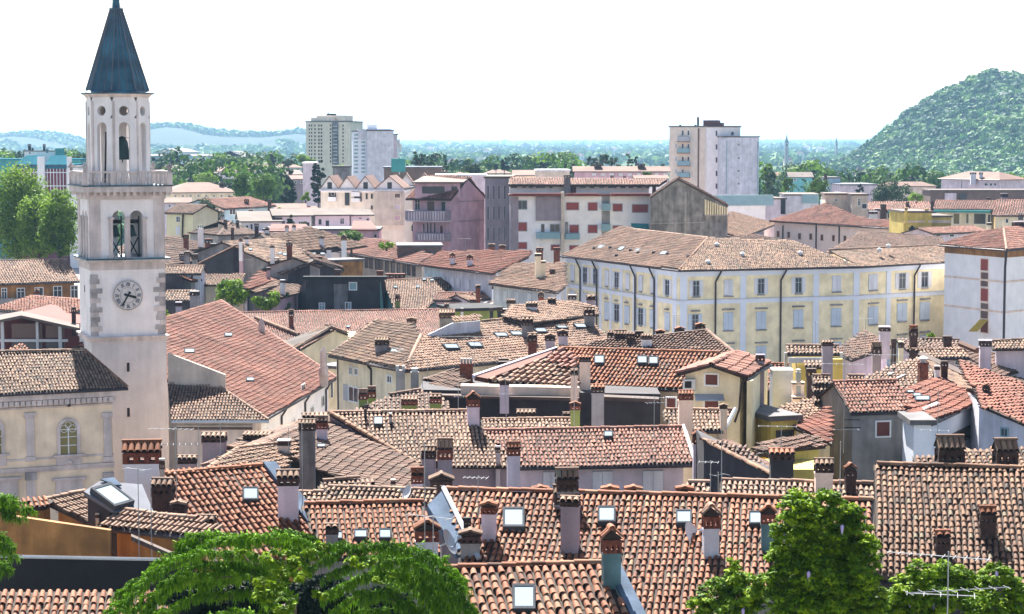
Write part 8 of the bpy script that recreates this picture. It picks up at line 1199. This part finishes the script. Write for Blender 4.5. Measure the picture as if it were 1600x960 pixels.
for rep in range(1):
    for i, l in enumerate(BL): dx, dy, dD = rs_.uniform(-16, 16)*(rep > 0), rs_.uniform(8, 34)*(rep > 0), rs_.uniform(-1.4, .4)+rep*1.4; lines.append([(x+dx, y+dy, 45.5+dD+(j-2)*-.35) for j, (x, y) in enumerate(l)])
boughs(ced, lines, 'leaf_cedar', dens=1.35, tw=.36, hang=.5)
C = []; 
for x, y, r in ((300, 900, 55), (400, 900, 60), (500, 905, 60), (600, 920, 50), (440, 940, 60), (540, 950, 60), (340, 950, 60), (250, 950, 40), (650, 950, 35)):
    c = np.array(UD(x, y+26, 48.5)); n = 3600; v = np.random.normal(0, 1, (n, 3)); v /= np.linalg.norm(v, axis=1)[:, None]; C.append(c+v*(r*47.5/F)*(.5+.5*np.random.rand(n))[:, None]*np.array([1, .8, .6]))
C = np.concatenate(C)-np.array(ORG[ced.name]); leafy(ced, C, np.random.normal(0, 1, C.shape), np.full(len(C), .07), np.random.rand(len(C))*.6, 'leaf_cypress', .4, 'inner_foliage')  # darker leaves than the boughs: shade inside the crown put into the colour
def creeper(name, lab, blobs, D, seed, n_per=1.0, m='leaf_wisteria', cat='climbing plant', flowers=0, leaf=.068):
    rs = np.random.RandomState(seed); x, y, r = blobs[0]; p = UD(x, y, D); t = thing(name, lab, cat, (p.x, p.y, 0)); org = np.array(ORG[t.name]); C = []; Dn = []; T = []; k = D/F; bm = MB()
    for (x, y, r) in blobs:
        c = UD(x, y, D+rs.uniform(-.6, .6)); R = r*k; n = int(95*n_per*(r/10)**2); bm.tube(c+Vector((.1, R*.6, -R*.9)), c+Vector((0, R*.3, 0)), .02, 4)
        nc = max(5, n//42); K = rs.normal(0, 1, (nc, 3)); K /= np.linalg.norm(K, axis=1)[:, None]; K *= R*(.45+.5*rs.rand(nc))[:, None]; i = rs.randint(0, nc, n); d = rs.normal(0, 1, (n, 3)); d /= np.linalg.norm(d, axis=1)[:, None]; rad = R*.26*(.5+.6*rs.rand(n)); q = K[i]+d*rad[:, None]*np.array([1.3, 1.3, .5]); C.append(np.array(c)[None]+q); Dn.append(d*.55+np.array([0, 0, .9])); ct = rs.rand(nc)*.45; T.append(np.clip(ct[i]+.12+.5*rs.rand(n), 0, 1))
    C = np.concatenate(C)-org; leafy(t, C, np.concatenate(Dn), np.full(len(C), leaf), np.concatenate(T), m, .42); part(bm, 'stems', 'bark', t)
    for j in range(flowers):
        x, y, r = blobs[rs.randint(len(blobs))]; c = UD(x+rs.uniform(-r, r)*.7, y+rs.uniform(-r, r)*.7, D-r*k*.9); mb = MB(); mb.lathe(c, [(.01, -.2), (.035, -.1), (.045, 0), (.02, .04)], 6); part(mb, 'flower_cluster', 'petal', t)
    return t
creeper('wisteria', 'bright yellow green leafy creeper growing over the cedar on its left half', [(425, 868, 18), (450, 878, 20), (490, 862, 15), (500, 850, 12), (440, 900, 20), (470, 895, 16), (420, 925, 24), (445, 945, 22), (500, 928, 14), (405, 905, 14), (380, 868, 12), (430, 965, 22)], 43.4, 5, 1.3)
creeper('wisteria', 'bright leaf tuft growing through the cedar on its right half', [(545, 878, 11), (562, 880, 12), (580, 876, 9), (590, 908, 8), (610, 898, 8)], 43, 6, 1.1)
creeper('wisteria', 'tall wisteria bush with lilac flowers before the dark roof, right foreground', [(1250, 795, 32), (1285, 790, 30), (1325, 805, 26), (1235, 825, 30), (1280, 830, 38), (1335, 835, 30), (1225, 865, 28), (1270, 875, 42), (1330, 870, 36), (1360, 850, 18), (1230, 905, 34), (1290, 920, 46), (1345, 905, 30), (1240, 950, 40), (1320, 955, 40), (1365, 940, 28), (1215, 845, 16), (1372, 875, 12)], 50, 7, 2.6, flowers=4)
creeper('wisteria', 'low bright bush at the bottom edge left of the tall wisteria', [(1150, 905, 26), (1120, 930, 30), (1170, 935, 30), (1195, 915, 24), (1095, 950, 22), (1140, 960, 30), (1145, 880, 12)], 51, 8, 2.4, flowers=1)
creeper('wisteria', 'wide bright bush at the bottom right corner below the dark roof', [(1440, 895, 24), (1420, 925, 32), (1470, 900, 28), (1500, 915, 34), (1540, 910, 26), (1570, 900, 22), (1460, 945, 36), (1530, 950, 38), (1590, 940, 30), (1400, 950, 30), (1555, 885, 14), (1585, 915, 18)], 51, 9, 2.4, flowers=3)
p = UD(-10, 880, 52); c2 = thing('cedar_tree', 'edge of another dark cedar at the lower left picture edge', 'tree', (p.x, p.y, 0)); part(MB().tube(Vector((p.x, 52, 0)), Vector((p.x, 52, p.z+3)), .3, 8, .12), 'trunk', 'bark', c2); boughs(c2, [[(-25, 780, 52), (5, 778, 52), (32, 784, 51.6), (46, 800, 51.4)], [(-25, 800, 52), (8, 798, 52), (30, 810, 51.6)], [(-25, 835, 52), (0, 835, 52), (16, 855, 51.6)], [(-25, 855, 52), (5, 850, 52), (22, 870, 51.6)], [(-25, 880, 52), (0, 880, 52), (12, 895, 51.6)], [(-25, 790, 52.5), (0, 785, 52.3), (20, 792, 52)]], 'leaf_cedar', seed=3, tw=.35, dens=1.2)
# ---------------------------------------------------------------- aerials, cables
AER = [(1480, 975, 862, 47, [(.93, 2.4, 158, 10), (.46, 2.6, 14, 8), (.4, 1.6, 168, 5)], 'silver television aerial rising out of the bottom right bush'), (276, 800, 668, 76, [(.98, 1.7, 174, 8), (.8, 1.4, 8, 7)], 'aerial with two white booms above the orange red roof'), (218, 905, 730, 64, [(.98, .8, 150, 2)], 'thin tall mast before the mossy tiles'), (237, 860, 750, 66, [], 'bare thin pole right of the tall mast at lower left'),
       (747, 835, 744, 66, [(.97, .8, 170, 6)], 'small grid aerial on the broad red roof ridge'), (677, 878, 806, 62, [(.97, 1.6, 150, 3)], 'aerial with one slanted boom beside the grey valley flashing'), (664, 870, 690, 64, [], 'very thin pole beside the brick chimney above the cedar'), (1122, 780, 738, 68, [(.9, .5, 30, 2)], 'hooked pole on the broad red roof ridge'), (1127, 778, 640, 72, [], 'straight pole above the broad red roof'), (1110, 770, 720, 72, [(.95, .7, 170, 4)], 'short aerial left of the hooked pole'), (1022, 668, 620, 98, [(.97, 1.8, 175, 8), (.8, 1.0, 10, 6)], 'white multi element aerial before the dark long wall'), (897, 670, 575, 103, [], 'thin pole behind the green chimney'), (1311, 860, 690, 72, [], 'pole rising beside the tiny gabled chimney'),
       (1318, 690, 535, 104, [(.12, 1.3, 0, 2), (.78, 2.4, 170, 8)], 'tall aerial in front of the grey house'), (1395, 594, 545, 122, [(.8, 2.4, 176, 9), (.55, 1.4, 10, 5), (.3, 2.2, 20, 5)], 'wide white aerial above the tan roof'), (1352, 553, 496, 132, [(.97, 1.0, 165, 6)], 'leaning aerial on the hipped rose brown roof'), (1465, 680, 606, 102, [(.1, 1.4, 170, 4)], 'thin pole on the scarlet roof'), (1220, 742, 665, 94, [(.98, 1.8, 172, 5)], 'white aerial before the yellow house'), (1274, 545, 502, 150, [(.96, .8, 175, 4)], 'white slim aerial before the palace wall'), (741, 582, 525, 128, [(.98, 4., 176, 3)], 'aerial with one very long boom on the mottled hip roof'), (654, 500, 448, 170, [(.98, .8, 170, 4)], 'thin aerial on the pale roof by the teal wall'), (660, 640, 586, 112, [], 'black pole at the left end of the dark long wall'), (668, 590, 560, 128, [], 'thin pole before the cream corner house'), (716, 640, 600, 106, [(.5, .5, 0, 2)], 'twin thin pole against the dark wall'), (728, 404, 372, 235, [(.96, 1.5, 170, 5)], 'aerial over the patched red roof'), (845, 394, 372, 225, [(.9, 1.4, 20, 5)], 'aerial beside the stepped cream chimney'), (451, 735, 668, 90, [(.98, 1.9, 178, 6)], 'aerial left of the tall rough chimney'), (473, 830, 660, 78, [], 'leaning pole beside the tall rough chimney'), (388, 445, 405, 222, [(.97, 1.4, 178, 5)], 'tiny aerial in the dark courtyard'), (1053, 532, 492, 127, [(.97, .9, 170, 5)], 'slim aerial between two domed chimneys'), (790, 618, 590, 109, [(.95, .6, 10, 4)], 'short aerial over the row strip'), (345, 735, 660, 92, [], 'thin pole by the wide tiled chimney near the sacristy'), (311, 735, 660, 92, [], 'second thin pole before the sacristy'), (791, 665, 610, 104, [(.9, .6, 20, 5)], 'curly aerial against the long dark wall')]
for r in AER: antenna(*r)
HAZE = 0.000085
# ---------------------------------------------------------------- haze
m = bpy.data.materials.new('haze'); m.use_nodes = True; n = m.node_tree; n.nodes.clear(); o = n.nodes.new('ShaderNodeOutputMaterial'); v = n.nodes.new('ShaderNodeVolumePrincipled'); v.inputs['Color'].default_value = (.30, .50, .76, 1); v.inputs['Density'].default_value = HAZE; v.inputs['Anisotropy'].default_value = .3
n.links.new(v.outputs[0], o.inputs['Volume']); M['haze'] = m
hz_ = part(MB().bx(-14000, -100, -4, 14000, 24000, 170), 'haze', 'haze', None, 'stuff')
print('TILE TRIS', NTILE, 'LEAF TRIS', NL, 'OBJ', len(bpy.data.objects))
